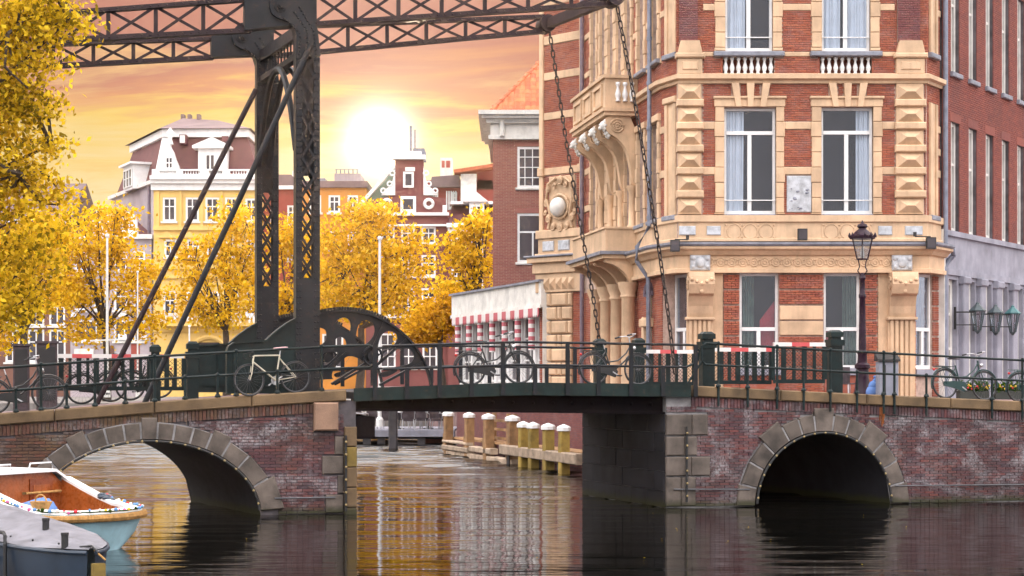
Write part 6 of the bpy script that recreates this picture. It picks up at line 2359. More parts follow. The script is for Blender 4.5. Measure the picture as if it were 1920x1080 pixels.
tree('bright yellow broad tree under the sun glow', 672, 102, [(680, 460, 65, 65), (630, 540, 55, 62), (745, 515, 60, 55), (700, 405, 55, 32), (620, 440, 35, 40), (775, 455, 35, 40), (790, 590, 45, 32), (690, 570, 70, 35)], 400, 28, .21, .40, M['leaf_gold'], HGZ, limbs=18)
tree('golden tree beside the wall of the brown brick house', 895, 92, [(895, 430, 36, 40), (865, 480, 40, 36), (905, 510, 30, 36), (850, 540, 36, 26)], 150, 28, .19, .34, M['leaf_gold'], 2.2, limbs=14)
tree('low golden bushy tree behind the toothed quadrant', 830, 84, [(830, 595, 50, 38), (795, 622, 48, 24), (855, 570, 26, 24)], 140, 48, .17, .27, M['leaf_orange'], 1.4, trunk_r=.12, limbs=8)
# large elm reaching in from the edge
tree('large yellow green elm hanging over the balance beam end', -300, 31,
     [(55, 20, 105, 48), (20, 70, 120, 40), (35, 190, 85, 60), (50, 280, 90, 60), (45, 375, 100, 70), (25, 470, 100, 70), (10, 570, 90, 55), (-80, 250, 130, 260), (120, 40, 70, 30), (60, 120, 80, 40)],
     560, 38, .088, .17, M['leaf_near'], 2.0, name='elm_tree', trunk_r=.30, limbs=16, Xt=-12.6)

# ================================================================== poles on the far quay
def pole(label, px, Y, py0, py1, r, m, name='lamp_pole', arm=False):
    a, b = W(px, py0, Y), W(px, py1, Y)
    th = thing(name, label, 'pole', FR((b.x, Y, b.z)))
    MB().path([(b.x, Y, b.z), (b.x, Y, b.z + 1.0), (b.x, Y, a.z)], r, 8, taper=r * .6).build('mast', m, th, smooth=True)
    MB().lathe([(r * 1.8, 0), (r * 1.8, .3), (r * 1.1, .4)], 8, (b.x, Y, b.z)).build('foot', m, th)
    MB().ball((a.x, Y, a.z), r * 1.2, 8, 5).build('cap', m, th)
    if arm:
        zz = (a.z * .35 + b.z * .65)
        MB().beam((b.x - .9, Y, zz), (b.x + 1.2, Y, zz + .1), .08, .08).build('arm', m, th)


pole('tall white flagpole rising in front of the sunlit tree', 712, 74, 447, 800, .085, M['white'], 'flagpole')
pole('pale yellow lamp pole before the grey shop house', 201, 96, 442, 745, .10, M['offwhite'], arm=True)
pole('thin pale pole beside the yellow house', 258, 96, 510, 745, .06, M['offwhite'])
pole('short white post below the arched door of the yellow house', 355, 90, 612, 740, .06, M['white'])

# ================================================================== cafe terrace on piles
ter = thing('cafe_terrace', 'grey timber terrace on piles at the end of the canal', 'terrace', FR((-4.6, 77, 0)))
TZ = 0.64
for k in range(7):
    MB().box(-8.2, -2.4, 74.6 + k * .75, 75.3 + k * .75, TZ - .08, TZ).build('deck_plank', M['grey_stone'], ter)
MB().box(-8.2, -2.4, 74.4, 74.58, TZ - .28, TZ - .02).build('edge_beam', M['grey_stone'], ter)
MB().box(-8.2, -2.4, 75.2, 75.4, TZ - .4, TZ - .09).build('joist', M['wood_dark'], ter)
for px in (688, 715, 790, 838):
    x = (px - 960) / F * 74.7
    MB().box(x - .16, x + .16, 74.55, 74.85, -.5, TZ - .28).build('pile', M['wood_dark'], ter)
MB().box(-3.9, -2.4, 75.6, 78, -.3, TZ - .42).build('boathouse_shade', M['antifoul'], ter)  # dark red box; the boathouse shade is put into its colour
bollard = thing('mooring_post', 'thick dark mooring post in front of the terrace', 'post', FR(((737 - 960) / F * 70, 70, 0)))
x = (737 - 960) / F * 70
MB().cbox(x - .17, x + .17, 69.8, 70.2, -.6, 1.9, .04).build('shaft', M['wood_dark'], bollard)
MB().box(x - .2, x + .2, 69.77, 70.23, 1.9, 2.0).build('cap', M['iron_grey'], bollard)
pt = thing('chair_proto', 'x', 'chair', FR((0, 0, 0)))
mb = MB()
mb.box(-.24, .24, -.24, .24, .35, .47)
mb.build('seat', M['wicker'], pt)
bk = [[(-.24 + .48 * k / 6, .24 + .05 * math.sin(math.pi * k / 6), z) for k in range(7)] for z in (.47, .65, .86)]
bk[2] = [(x_ * .85, y_ + .06, z_ + .05 * math.sin(math.pi * k / 6)) for k, (x_, y_, z_) in enumerate(bk[2])]
MB().loft(bk).build('backrest', M['wicker'], pt)
for sx in (-1, 1):
    for sy in (-1, 1):
        MB().tube((sx * .22, sy * .22, .45), (sx * .26, sy * .27, 0), .02, n=6).build('leg', M['chrome'], pt)
    MB().path([(sx * .27, -.22, .44), (sx * .28, -.22, .66), (sx * .28, .2, .68), (sx * .24, .28, .80)], .017, 6).build('armrest', M['chrome'], pt)
spots = [(700, 75.6, 20, 'dark wicker terrace chair at the pile end beside the white flagpole'), (728, 76.2, 170, 'dark wicker terrace chair half behind the thick mooring post'),
         (765, 75.2, 185, 'dark wicker terrace chair with its round back turned, in the open middle'), (793, 76.0, 160, 'dark wicker terrace chair set back behind the middle one'),
         (815, 75.4, 15, 'dark wicker terrace chair facing the water near the wooden fenders'), (836, 75.8, 190, 'dark wicker terrace chair closest to the wooden fenders')]
spots += [(681, 76.0, 60, 'dark wicker terrace chair at the far corner beyond the flagpole'), (752, 76.9, 200, 'dark wicker terrace chair in the back row behind the open middle'),
          (779, 76.8, 175, 'dark wicker terrace chair in the back row between the two tables'), (826, 77.0, 150, 'dark wicker terrace chair in the back row near the wooden fenders')]
for i, (px, Y, a, lab) in enumerate(spots):
    Mx = FR(((px - 960) / F * Y, Y, TZ), a)
    if i == 0:
        pt.name = 'terrace_chair'; KIDS['terrace_chair'] = KIDS.pop('chair_proto'); TM['terrace_chair'] = Mx
        for c_ in KIDS['terrace_chair']: TM[c_.name] = Mx
        pt.matrix_basis = Mx; pt['label'] = lab; pt['group'] = 'chairs on the cafe terrace'
        chair0 = pt
    else:
        copy_tree(chair0, Mx, lab, 'chairs on the cafe terrace')
for px, Y, lab in ((748, 75.9, 'small round terrace table beside the open middle chair'), (803, 76.4, 'small round terrace table between chairs near the fenders')):
    t_ = thing('terrace_table', lab, 'table', FR(((px - 960) / F * Y, Y, TZ)))
    xx = (px - 960) / F * Y
    MB().lathe([(.35, .70), (.36, .72), (.35, .74)], 16, (xx, Y, TZ)).build('table_top', M['chrome'], t_)
    MB().lathe([(.24, 0), (.22, .03), (.03, .06), (.03, .70)], 10, (xx, Y, TZ)).build('pedestal', M['black'], t_)

# ================================================================== timber fender dock
Q0, Q1 = Vector((-1.95, 66.2)), Vector((2.25, 52.5))
qd = (Q1 - Q0).normalized()
QF = FR((Q0.x, Q0.y, 0), math.degrees(math.atan2(qd.y, qd.x)))
QL = (Q1 - Q0).length


def qs(px):
    k = (px - 960) / F
    return (k * Q0.y - Q0.x) / (qd.x - k * qd.y)


for (a_, b_) in (((-1.0, 66), (3.1, 52.5)), ((-2.2, 73.6), (-1.0, 66))):
    va, vb = Vector(a_), Vector(b_)
    dv = (vb - va).normalized()
    WF = FR((va.x, va.y, 0), math.degrees(math.atan2(dv.y, dv.x)))
    Lw = (vb - va).length
    qw = MB().box(0, Lw, -.06, -.01, -.6, 2.19).build('quay_wall', M['mortar_dark'], frame=WF, at=WF)
    tag(qw, kind='structure')
    lay_bricks(qw, WF, brick_rects(0, Lw, .02, 1.95, bl=.21), M['purple_brick'], -.075, -.03, 0)
    for k in range(int(Lw / 1.5)):
        MB().cbox(k * 1.5 + .01, k * 1.5 + 1.49, -.12, .2, 1.96, 2.22, .02).build('coping_stone', M['coping'], qw, WF)
dock = thing('fender_dock', 'weathered pale timber fender beams along the water under the bridge', 'dock', QF @ Matrix.Translation((4, 0, 0)))
for a, b, z0, z1, y, m_ in ((-.3, 3.2, .16, .34, -.62, 'wood_pale'), (-.3, 3.0, .42, .52, -.60, 'wood_pale'), (-.2, 8.3, -.10, .15, -.55, 'wood_pale'),
                           (3.3, 6.0, .22, .42, -.58, 'wood_pale'), (7.6, QL + 1, .30, .62, -.75, 'wood_pale')):
    MB().cbox(a, b, y, y + .28, z0, z1, .03).build('fender_beam', M[m_], dock, QF)
MB().box(-.2, QL, -.25, .5, .55, .62).build('walkway', M['wood'], dock, QF)
for k in range(5):
    MB().box(8 + k * 1.3, 8.25 + k * 1.3, -.6, -.35, -.6, .3).build('pile', M['wood_dark'], dock, QF)
labs = ['brown square timber post with white cap nearest the terrace', 'brown square timber post with white cap, second from the terrace', 'brown timber post with white cap beside the ladder',
        'broad brown timber post with white cap at the end of the low beams', 'olive timber post with white cap above the sloping beam end', 'olive timber post with white cap, second above the sloping beam',
        'olive timber post with white cap and rope, third above the sloping beam', 'olive timber post with white cap half hidden by the stone pier']
for px, w_, m_, lab in zip((861, 901, 938, 984, 1015, 1034, 1063, 1093), (.15, .15, .16, .17, .14, .14, .15, .14), ['wood'] * 4 + ['wood_olive'] * 4, labs):
    s = qs(px)
    y = -.42 if m_ == 'wood' else -.60
    t_ = thing('capped_post', lab, 'post', QF @ Matrix.Translation((s, y, 0)), 'capped timber posts along the dock')
    zt_ = 1.40 if m_ == 'wood' else 1.24
    MB().cbox(s - w_, s + w_, y - w_, y + w_, -.4, zt_, .03).build('shaft', M[m_], t_, QF)
    MB().lathe([(w_ * 1.5, 0), (w_ * 1.5, .10), (w_ * 1.2, .14), (.02, .2)], 8, (s, y, zt_), rot=R(22)).build('cap', M['white'], t_, QF)
    if m_ == 'wood':
        MB().prism([(s - w_ - .3, .1), (s - w_ - .002, .1), (s - w_ - .002, .95), (s - w_ - .12, .8), (s - w_ - .26, .72)], y - .1, y + .1).build('side_cleat', M['wood'], t_, QF)
lad = thing('dock_ladder', 'wooden ladder frame standing among the capped posts', 'ladder', QF @ Matrix.Translation((qs(918), .1, 0)))
for px in (912, 924, 950, 962):
    s = qs(px)
    MB().box(s - .06, s + .06, .0, .12, .3, 1.6).build('rail', M['wood'], lad, QF)
for z in (.7, 1.0, 1.3):
    MB().box(qs(909), qs(964), -.04, 0, z, z + .09).build('rung', M['wood'], lad, QF)

# ================================================================== bicycles
def bicycle(frame_m, M0, label, group, style='city', saddle='black', face=1):
    """built at the origin: rear hub at x=0, front hub at x=wb, ground z=0"""
    wb, r = (1.0, .335) if style == 'race' else (1.08, .345)
    th = thing('bicycle', label, 'bicycle', M0, group)
    fm = M[frame_m]
    Fm = M0
    for x in (0, wb):
        w = MB().ring((x, 0, r), r - .015, .017, 36, 6).build('wheel', M['black'], th, Fm, smooth=True)
        MB().ring((x, 0, r), r - .038, .011, 32, 5).build('rim', M['rim'], w, Fm, smooth=True)
        sp = MB()
        for k in range(20):
            a = 2 * math.pi * k / 20
            sp.tube((x, .02 * (1 if k % 2 else -1), r), (x + (r - .04) * math.cos(a), 0, r + (r - .04) * math.sin(a)), .0025, n=3)
        sp.tube((x, -.05, r), (x, .05, r), .025, n=8)
        o = sp.build('spokes', M['rim'], w, Fm); o['kind'] = 'stuff'
    bb = (.43, 0, .29)
    f = MB()
    if style == 'race':
        st_, hd, hl = (.30, 0, .80), (.86, 0, .82), (.89, 0, .70)
        f.tube(bb, st_, .017); f.tube(st_, hd, .016); f.tube(bb, hl, .019); f.tube(hl, hd, .02)
    else:
        st_, hd, hl = (.28, 0, .78), (.90, 0, .92), (.93, 0, .72)
        f.tube(bb, st_, .018)
        f.path([(.36, 0, .50), (.60, 0, .54), (.80, 0, .70), (.905, 0, .86)], .017, 8)
        f.path([bb, (.62, 0, .42), (.82, 0, .58), hl], .02, 8)
        f.tube(hl, hd, .022)
    for sy in (-.05, .05):
        f.tube((0, sy, r), (bb[0], sy * .5, bb[2]), .010, n=6)
        f.tube((0, sy, r), (st_[0] + .01, sy * .3, st_[2] - .06), .008, n=6)
    f.build('frame', fm, th, Fm, smooth=True)
    fk = MB()
    for sy in (-.05, .05):
        fk.path([hl, (hl[0] + .02, sy, hl[2] - .06), (wb - .05, sy, r + .12), (wb, sy, r)], .012, 6)
    fk.build('fork', fm, th, Fm, smooth=True)
    sd_ = MB()
    sd_.tube(st_, (st_[0] - .03, 0, st_[2] + .12), .013)
    sd_.build('seat_post', M['chrome'], th, Fm)
    sx, sz_ = st_[0] - .03, st_[2] + .13
    rings = []
    for k, (dx, w_, h_) in enumerate([(-.14, .075, .03), (-.10, .09, .045), (0, .075, .04), (.08, .035, .035), (.15, .018, .02)]):
        rings.append([(sx + dx, w_ * math.cos(a), sz_ + .02 + h_ * .5 * math.sin(a)) for a in [2 * math.pi * q / 8 for q in range(8)]])
    MB().loft(rings, True, True).build('saddle', M[saddle], th, Fm, smooth=True)
    hb = MB()
    if style == 'race':
        hb.tube(hd, (.855, 0, .88), .014); hb.tube((.855, 0, .88), (.93, 0, .89), .013)
        for sy in (-1, 1):
            hb.path([(.93, 0, .89), (.93, sy * .19, .89), (1.0, sy * .2, .88), (1.02, sy * .2, .80), (.95, sy * .2, .77)], .012, 6)
    else:
        hb.tube(hd, (.88, 0, 1.04), .014)
        for sy in (-1, 1):
            hb.path([(.88, 0, 1.04), (.94, sy * .10, 1.07), (.92, sy * .24, 1.10), (.76, sy * .29, 1.08), (.70, sy * .29, 1.06)], .012, 6)
    hb.build('handlebar', M['chrome'] if style != 'race' else M['black'], th, Fm, smooth=True)
    if style != 'race':
        g = MB()
        for sy in (-1, 1): g.tube((.80, sy * .285, 1.085), (.69, sy * .29, 1.055), .018, n=8)
        g.build('grips', M['black'], th, Fm)
    cr = MB().path([(bb[0], -.03, bb[2]), (bb[0], -.02, bb[2])], .09, 18)
    cr.beam((bb[0], -.06, bb[2]), (bb[0] + .14, -.06, bb[2] - .09), .014, .025); cr.beam((bb[0], .06, bb[2]), (bb[0] - .14, .06, bb[2] + .09), .014, .025)
    co = cr.build('crankset', M['chrome'], th, Fm, smooth=True)
    for sg in (1, -1):
        x, y, z = bb[0] + sg * .14, -sg * .10, bb[2] - sg * .09
        MB().box(x - .045, x + .045, y - .04, y + .04, z - .012, z + .012).build('pedal', M['black'], co, Fm)
    if style == 'race':
        MB().path([(bb[0], -.03, bb[2] + .09), (0, -.03, r + .035), (-.035, -.03, r), (0, -.03, r - .035), (bb[0], -.03, bb[2] - .09)], .005, 4).build('drive_chain', M['chrome'], th, Fm)
    else:
        MB().loft([[(x, y, z) for x, z in [(-.06, r - .05), (-.06, r + .05), (.2, r + .07), (.5, bb[2] + .12), (.56, bb[2]), (.5, bb[2] - .12), (.2, r - .09)]] for y in (-.06, -.02)], True, True).build('chain_case', M['black'] if frame_m == 'bike_black' else fm, th, Fm)
        for x, a0, a1 in ((0, 20, 200), (wb, -5, 140)):
            MB().ring((x, 0, r), r + .022, .018, 20, 5, 'y', R(a0), R(a1)).build('mudguard', fm, th, Fm, smooth=True)
        rk = MB()
        for sy in (-.07, .07):
            rk.path([(.20, sy, .74), (-.28, sy, .74)], .008, 5); rk.tube((-.12, sy, .74), (0, sy, r), .007, n=5)
        for x in (-.26, -.1, .05): rk.tube((x, -.07, .74), (x, .07, .74), .007, n=5)
        rk.build('luggage_rack', fm, th, Fm)
        MB().path([(.955, 0, .80), (1.02, 0, .82)], .045, 10).build('headlamp', M['chrome'], th, Fm, smooth=True)
        MB().ball((-.30, 0, .66), .03, 8, 5).build('tail_lamp', M['red'], th, Fm, smooth=True)
    return th


def bike_at(px_rear, px_front, d, yaw=0.0, lean=0.0, z=None, wb=1.08):
    """stand the bike with its rear hub under one pixel column, heading for the other"""
    t0, t1 = bt(px_rear, d), bt(px_front, d)
    z0 = zt((t0 + t1) / 2) - .01 if z is None else z
    pitch = -math.atan2(zt(t1) - zt(t0), t1 - t0) if z is None else 0
    ang = 0 if t1 > t0 else math.pi
    if ang: pitch = math.atan2(zt(t1) - zt(t0), t1 - t0)
    if ang: pitch = -math.atan2(zt(t1) - zt(t0), abs(t1 - t0))
    return BR @ Matrix.Translation((t0, d, zt(t0) - .02 if z is None else z)) @ Matrix.Rotation(ang + R(yaw), 4, 'Z') @ Matrix.Rotation(pitch, 4, 'Y') @ Matrix.Rotation(R(lean), 4, 'X')


G = 'bicycles leaning on the bridge railings'
bicycle('bike_cream', bike_at(556, 477, .16, 14, 4, wb=1.0), 'cream racing bicycle with pink saddle against the machine casing', G, 'race', 'pink')
b0 = bicycle('bike_black', bike_at(883, 971, .22, 4, -4), 'black city bicycle on the span in front of the white pavilion', G)
copy_tree(b0, bike_at(1114, 1197, .24, 10, -5), 'black city bicycle on the span nearest the gate posts', G)
copy_tree(b0, bike_at(-10, 76, .35, 8, -4), 'black city bicycle at the foot of the ramp by the cabinets', G)
g0 = bicycle('bike_green', bike_at(1772, 1854, .42, 8, -4), 'green city bicycle above the purple brick wall by the stone base', G)
copy_tree(g0, bike_at(1910, 1995, .55, 5, 4), 'bicycle cut off by the picture edge beside the green one', G)
copy_tree(b0, bike_at(155, 235, 4.95, 0, 3), 'black bicycle behind the mesh fence of the ramp', G)
copy_tree(b0, bike_at(300, 225, 5.1, 0, 3), 'second black bicycle behind the mesh fence near the sloping strut', G)

# ================================================================== street lamp
LPx, LY = (1617 - 960) / F * 46, 46.0
lz0 = 2.32
lampM = FR((LPx, LY, lz0))
lamp = thing('street_lamp', 'plum coloured iron street lamp with crowned glass lantern', 'street lamp', lampM)
kz = lambda py: H + (HY - py) * LY / F - lz0
MB().lathe([(.26, 0), (.26, .08), (.21, .14), (.17, .50), (.16, kz(692)), (.20, kz(690)), (.20, kz(684)), (.13, kz(680)), (.12, kz(665)), (.14, kz(662)), (.09, kz(655))], 10).build('base', M['lamp'], lamp, lampM, smooth=True)
MB().lathe([(.10, kz(655)), (.085, kz(600)), (.075, kz(560)), (.095, kz(558)), (.095, kz(553)), (.07, kz(550)), (.062, kz(525)), (.09, kz(522)), (.07, kz(516)), (.03, kz(512))], 12).build('column', M['lamp'], lamp, lampM, smooth=True)
mb = MB()
for q in range(4):
    an = math.pi / 2 * q + .6
    mb.path([(.03 * math.cos(an), .03 * math.sin(an), kz(518)), (.17 * math.cos(an), .17 * math.sin(an), kz(508)), (.10 * math.cos(an), .10 * math.sin(an), kz(500)), (.15 * math.cos(an), .15 * math.sin(an), kz(486))], .014, 6)
mb.build('lantern_bracket', M['lamp'], lamp, lampM, smooth=True)
for q in range(6):
    a0, a1 = math.pi / 3 * q + .3, math.pi / 3 * (q + 1) + .3
    r0, r1 = .155, .29
    z0, z1 = kz(486), kz(447)
    MB().add([(r0 * math.cos(a0), r0 * math.sin(a0), z0), (r0 * math.cos(a1), r0 * math.sin(a1), z0), (r1 * math.cos(a1), r1 * math.sin(a1), z1), (r1 * math.cos(a0), r1 * math.sin(a0), z1)], [(0, 1, 2, 3)]).build('glass_pane', M['glass_lamp'], lamp, lampM)
    MB().beam((r0 * math.cos(a0), r0 * math.sin(a0), z0), (r1 * math.cos(a0), r1 * math.sin(a0), z1), .022, .022).build('glazing_bar', M['lamp'], lamp, lampM)
    MB().beam((r0 * math.cos(a0), r0 * math.sin(a0), z0), (r0 * math.cos(a1), r0 * math.sin(a1), z0), .03, .03).build('glazing_bar', M['lamp'], lamp, lampM)
MB().lathe([(.33, kz(448)), (.34, kz(443)), (.27, kz(441)), (.18, kz(434)), (.11, kz(430)), (.10, kz(428)), (.14, kz(425)), (.12, kz(421)), (.05, kz(419)), (.03, kz(416)), (.005, kz(413))], 12).build('lantern_roof', M['lamp'], lamp, lampM, smooth=True)
cr = MB()
for q in range(12):
    an = 2 * math.pi * q / 12
    cr.lathe([(.03, 0), (.035, .05), (.005, .12)], 5, (.335 * math.cos(an), .335 * math.sin(an), kz(445)))
cr.build('crown_points', M['lamp'], lamp, lampM)['kind'] = 'stuff'
MB().lathe([(.02, kz(486)), (.05, kz(482)), (.05, kz(474)), (.02, kz(462)), (.01, kz(458))], 8).build('burner', M['offwhite'], lamp, lampM, smooth=True)

# ================================================================== small street things
def P46(px, py, Y): return W(px, py, Y)


bn = thing('litter_bin', 'grey litter bin with slanted dark lid beside the lamp post', 'bin', FR(((1662 - 960) / F * 45, 45, 2.3)))
x0, x1 = (1645 - 960) / F * 45, (1682 - 960) / F * 45
MB().cbox(x0, x1, 44.8, 45.2, 2.3, W(0, 678, 45).z, .03).build('body', M['bin'], bn)
MB().prismx([(44.75, W(0, 678, 45).z), (45.25, W(0, 678, 45).z + .02), (45.25, W(0, 664, 45).z + .05), (44.75, W(0, 674, 45).z)], x0 - .03, x1 + .03).build('lid', M['black'], bn)
MB().box(x0 + .14, x0 + .17, 44.79, 44.8, 2.4, W(0, 684, 45).z).build('door_seam', M['black'], bn)
bg_ = thing('refuse_bag', 'blue plastic bag slumped between lamp post and bin', 'bag', FR(((1636 - 960) / F * 45.4, 45.4, 2.3)))
xc = (1637 - 960) / F * 45.4
bgm = MB()
for (dx, dz, r_, sx) in ((0, .14, .19, 1.0), (.02, .30, .14, 1.0), (.05, .42, .08, .8)):
    bgm.ball((xc + dx, 45.4, 2.3 + dz), r_, 10, 7, (sx, .8, 1))
bgm.build('sack', M['denim'], bg_, smooth='all')
MB().lathe([(.03, 0), (.06, .06), (.03, .09)], 7, (xc + .06, 45.4, 2.78)).build('knot', M['denim'], bg_)
cf = thing('cafe_chair', 'dark cafe chair at the hotel wall behind the lamp post', 'chair', FR(((1592 - 960) / F * 48, 48, 2.2), 30))
CFM = TM[cf.name]
MB().cbox(-.22, .22, -.22, .22, .43, .47, .01).build('seat', M['wicker'], cf, CFM)
MB().loft([[(-.22 + .44 * k / 5, .22 + .04 * math.sin(math.pi * k / 5), z) for k in range(6)] for z in (.47, .70, .90)]).build('backrest', M['wicker'], cf, CFM)
for sx in (-1, 1):
    for sy in (-1, 1):
        MB().tube((sx * .2, sy * .2, .44), (sx * .24, sy * .25, 0), .018, n=6).build('leg', M['chrome'], cf, CFM)
tb = thing('cafe_table', 'small round steel table at the hotel wall behind the lamp post', 'table', FR(((1622 - 960) / F * 48.3, 48.3, 2.2)))
MB().lathe([(.36, .72), (.36, .75)], 16).build('table_top', M['chrome'], tb, TM[tb.name])
for q in range(3):
    an = 2.1 * q + .4
    MB().tube((0, 0, .72), (.28 * math.cos(an), .28 * math.sin(an), 0), .016, n=6).build('leg', M['chrome'], tb, TM[tb.name])
rng2 = np.random.default_rng(4)
for i, (pa, pb_, lab) in enumerate(((1796, 1852, 'dark planter with low red and yellow flowers behind the green bicycle'), (1862, 1925, 'dark planter with yellow flowers at the picture edge'))):
    Y = 49.3 - i * .0
    xa, xb = (pa - 960) / F * Y, (pb_ - 960) / F * Y
    pl = thing('flower_planter', lab, 'planter', FR(((xa + xb) / 2, Y, 2.2)))
    MB().cbox(xa, xb, Y - .2, Y + .2, 2.2, 2.45, .02).build('trough', M['planter'], pl)
    pts = np.stack([rng2.uniform(xa, xb, 420), rng2.uniform(Y - .22, Y + .22, 420), 2.42 + np.abs(rng2.normal(0, .12, 420))], 1)
    o = bpy.data.objects.new('leaves', leaf_mesh('leaves', pts, .09, M['leaf_green'])); o.matrix_basis = TM[pl.name].inverted(); link(o, pl); o['kind'] = 'stuff'
    for m_, n in (('f_yellow', 22), ('f_red', 14 if i == 0 else 4)):
        fl_ = MB()
        for _ in range(n): fl_.ball((rng2.uniform(xa, xb), rng2.uniform(Y - .22, Y), 2.5 + abs(rng2.normal(0, .07))), .03, 5, 3)
        o = fl_.build('flowers', M[m_], pl); o['kind'] = 'stuff'

# ================================================================== moored sloop
BM = FR((-6.26, 28.9, 0), 150)
boat = thing('moored_sloop', 'pale blue wooden sloop with white deck and mahogany cockpit', 'boat', BM)
wtab = [(0, .0), (.06, .38), (.18, .62), (.4, .86), (.8, 1.06), (1.4, 1.16), (2.3, 1.18), (4, 1.1), (5.5, .85), (6.6, .4), (7.2, .02)]
stab = [(0, .63), (.6, .62), (1.1, .66), (1.6, .78), (2.0, .96), (2.3, 1.06), (4, 1.2), (7.2, 1.5)]
bw_ = lambda x: interp(wtab, x)
bs_ = lambda x: interp(stab, x)
xs = [0.0, .03, .06, .12, .18, .28, .4, .6, .8, 1.1, 1.4, 1.8, 2.3, 3, 4, 5, 5.5, 6.2, 6.7, 7.2]


def hull_ring(x, lo, hi):
    w, s = bw_(x), bs_(x)
    sec = [(1, 1), (.97, .72), (.86, .42), (.66, .16), (.38, -.06), (0, -.2)]
    pts = [(w * a, s * b if b > 0 else b) for a, b in sec]
    tuck = max(0, .55 - x) * .55
    return [(x + tuck * (1 - max(0, z) / s), y, z) for y, z in pts] + [(x + tuck * (1 - max(0, z) / s), -y, z) for y, z in reversed(pts[:-1])]


MB().loft([hull_ring(x, 0, 1) for x in xs]).build('hull', M['boat_blue'], boat, BM, smooth='all')
# red bottom paint just above the water, a hair outside the hull
bt_ = []
for x in xs[2:16]:
    w = bw_(x)
    tuck = max(0, .55 - x) * .55
    f = lambda z: interp([(-.2, 0), (-.06, .38), (.16 * bs_(x), .66), (.42 * bs_(x), .86)], z)
    bt_.append([(x + tuck * .98, w * f(z) + .012, z) for z in (.20, .1, -.05)])
for sg in (1, -1):
    MB().loft([[(a, b * sg, c) for a, b, c in r_] for r_ in bt_]).build('bottom_paint', M['antifoul'], boat, BM, smooth='all')
XB = 2.3
inner = lambda x: (max(.02, interp([(.32, .02), (.38, .36), (.55, .60), (.8, .76), (1.4, .90), (2.3, .94)], x)))
dx_ = [.32, .35, .38, .46, .55, .67, .8, 1.05, 1.4, 1.8, XB]
for sg in (1, -1):
    rg = []
    for x in dx_:
        f = (x - .32) / (XB - .32)
        xo = XB * (f ** 1.6)
        rg.append([(xo, sg * bw_(xo), bs_(xo)), (xo, sg * bw_(xo) * .985, bs_(xo) + .03), (x, sg * inner(x), bs_(x) + .05), (x, sg * inner(x), bs_(x) - .02)])
    MB().loft(rg).build('side_deck', M['white'], boat, BM, smooth=True)
    MB().loft([[(x, sg * inner(x), bs_(x) + .0), (x + .05, sg * inner(x) * .96, bs_(x) * .6), (x + .12, sg * inner(x) * .8, .10)] for x in dx_]).build('cockpit_lining', M['varnish'], boat, BM, smooth=True)
    MB().loft([[(x, sg * bw_(x), bs_(x)), (x, sg * bw_(x) * .7, bs_(x) + .06)] for x in (XB, 3, 4, 5, 5.5)]).build('side_deck', M['white'], boat, BM)
MB().prismz([(.6, 0), (.9, .45), (XB, .6), (XB, -.6), (.9, -.45)], .1, .16).build('sole', M['varnish_dark'], boat, BM)
zr = bs_(XB) + .05
wi = inner(XB)
MB().prismx([(-wi, .15), (wi, .15), (wi + .02, zr - .12), (wi * .72, zr + .10), (-wi * .72, zr + .10), (-wi - .02, zr - .12)], XB, XB + .05).build('bulkhead', M['varnish'], boat, BM)
d_ = MB().cbox(-.001, .03, -.3, .3, .2, zr - .02, .0)
o = MB().box(XB - .022, XB - .002, -.70, -.18, .2, zr - .02).build('cabin_door', M['varnish_dark'], boat, BM)
MB().box(XB - .03, XB - .023, -.63, -.25, .40, zr - .12).build('door_panel', M['varnish'], o, BM)
MB().tube((XB - .08, -.84, .86), (XB - .08, -.02, .86), .022).build('grab_bar', M['rope'], boat, BM)
for sy in (-.82, -.04): MB().box(XB - .09, XB - .002, sy - .02, sy + .02, .84, .88).build('bar_bracket', M['brass'], boat, BM)
rg = []
for x in (XB - .12, XB + .06, 3, 4, 5):
    e = zr + .14
    rg.append([(x, -wi - .14, zr - .16), (x, -wi - .1, zr - .06), (x, -wi * .74, e), (x, wi * .74, e), (x, wi + .1, zr - .06), (x, wi + .14, zr - .16)])
MB().loft(rg).build('cabin_roof', M['white'], boat, BM)
rg2 = [[(a[0], a[1], a[2] - .05) for a in r_] for r_ in (rg[0], rg[1])]
MB().loft([rg[0], rg2[0]]).build('roof_trim', M['white'], boat, BM)
for sy in (-.55, .4):
    MB().path([(XB + .1, sy - .28, zr + .13), (XB + .1, sy - .25, zr + .24), (XB + .1, sy + .25, zr + .24), (XB + .1, sy + .28, zr + .13)], .016, 6).build('grab_rail', M['chrome'], boat, BM, smooth=True)
# coir rope fender
fx = [3.2, 2.3, 1.8, 1.4, 1.1, .8, .6, .4, .28, .18, .12, .06]
pts = [(x, bw_(x) + .03, bs_(x) - .07) for x in fx] + [(-.04, 0, bs_(0) - .07)] + [(x, -bw_(x) - .03, bs_(x) - .07) for x in reversed(fx)]
dense = []
for a, b in zip(pts, pts[1:]):
    n = max(1, int((Vector(b) - Vector(a)).length / .035))
    dense += [Vector(a).lerp(Vector(b), k / n) for k in range(n)]
rp_ = MB()
rp_.path(dense, .055, 8)
for k in range(0, len(dense) - 1, 1):
    a, b = dense[k], dense[k + 1]
    d = (b - a).normalized()
    rp_.path([a + d * -.006, a + d * .012], .066, 7)
rp_.build('rope_fender', M['rope'], boat, BM, smooth=True)
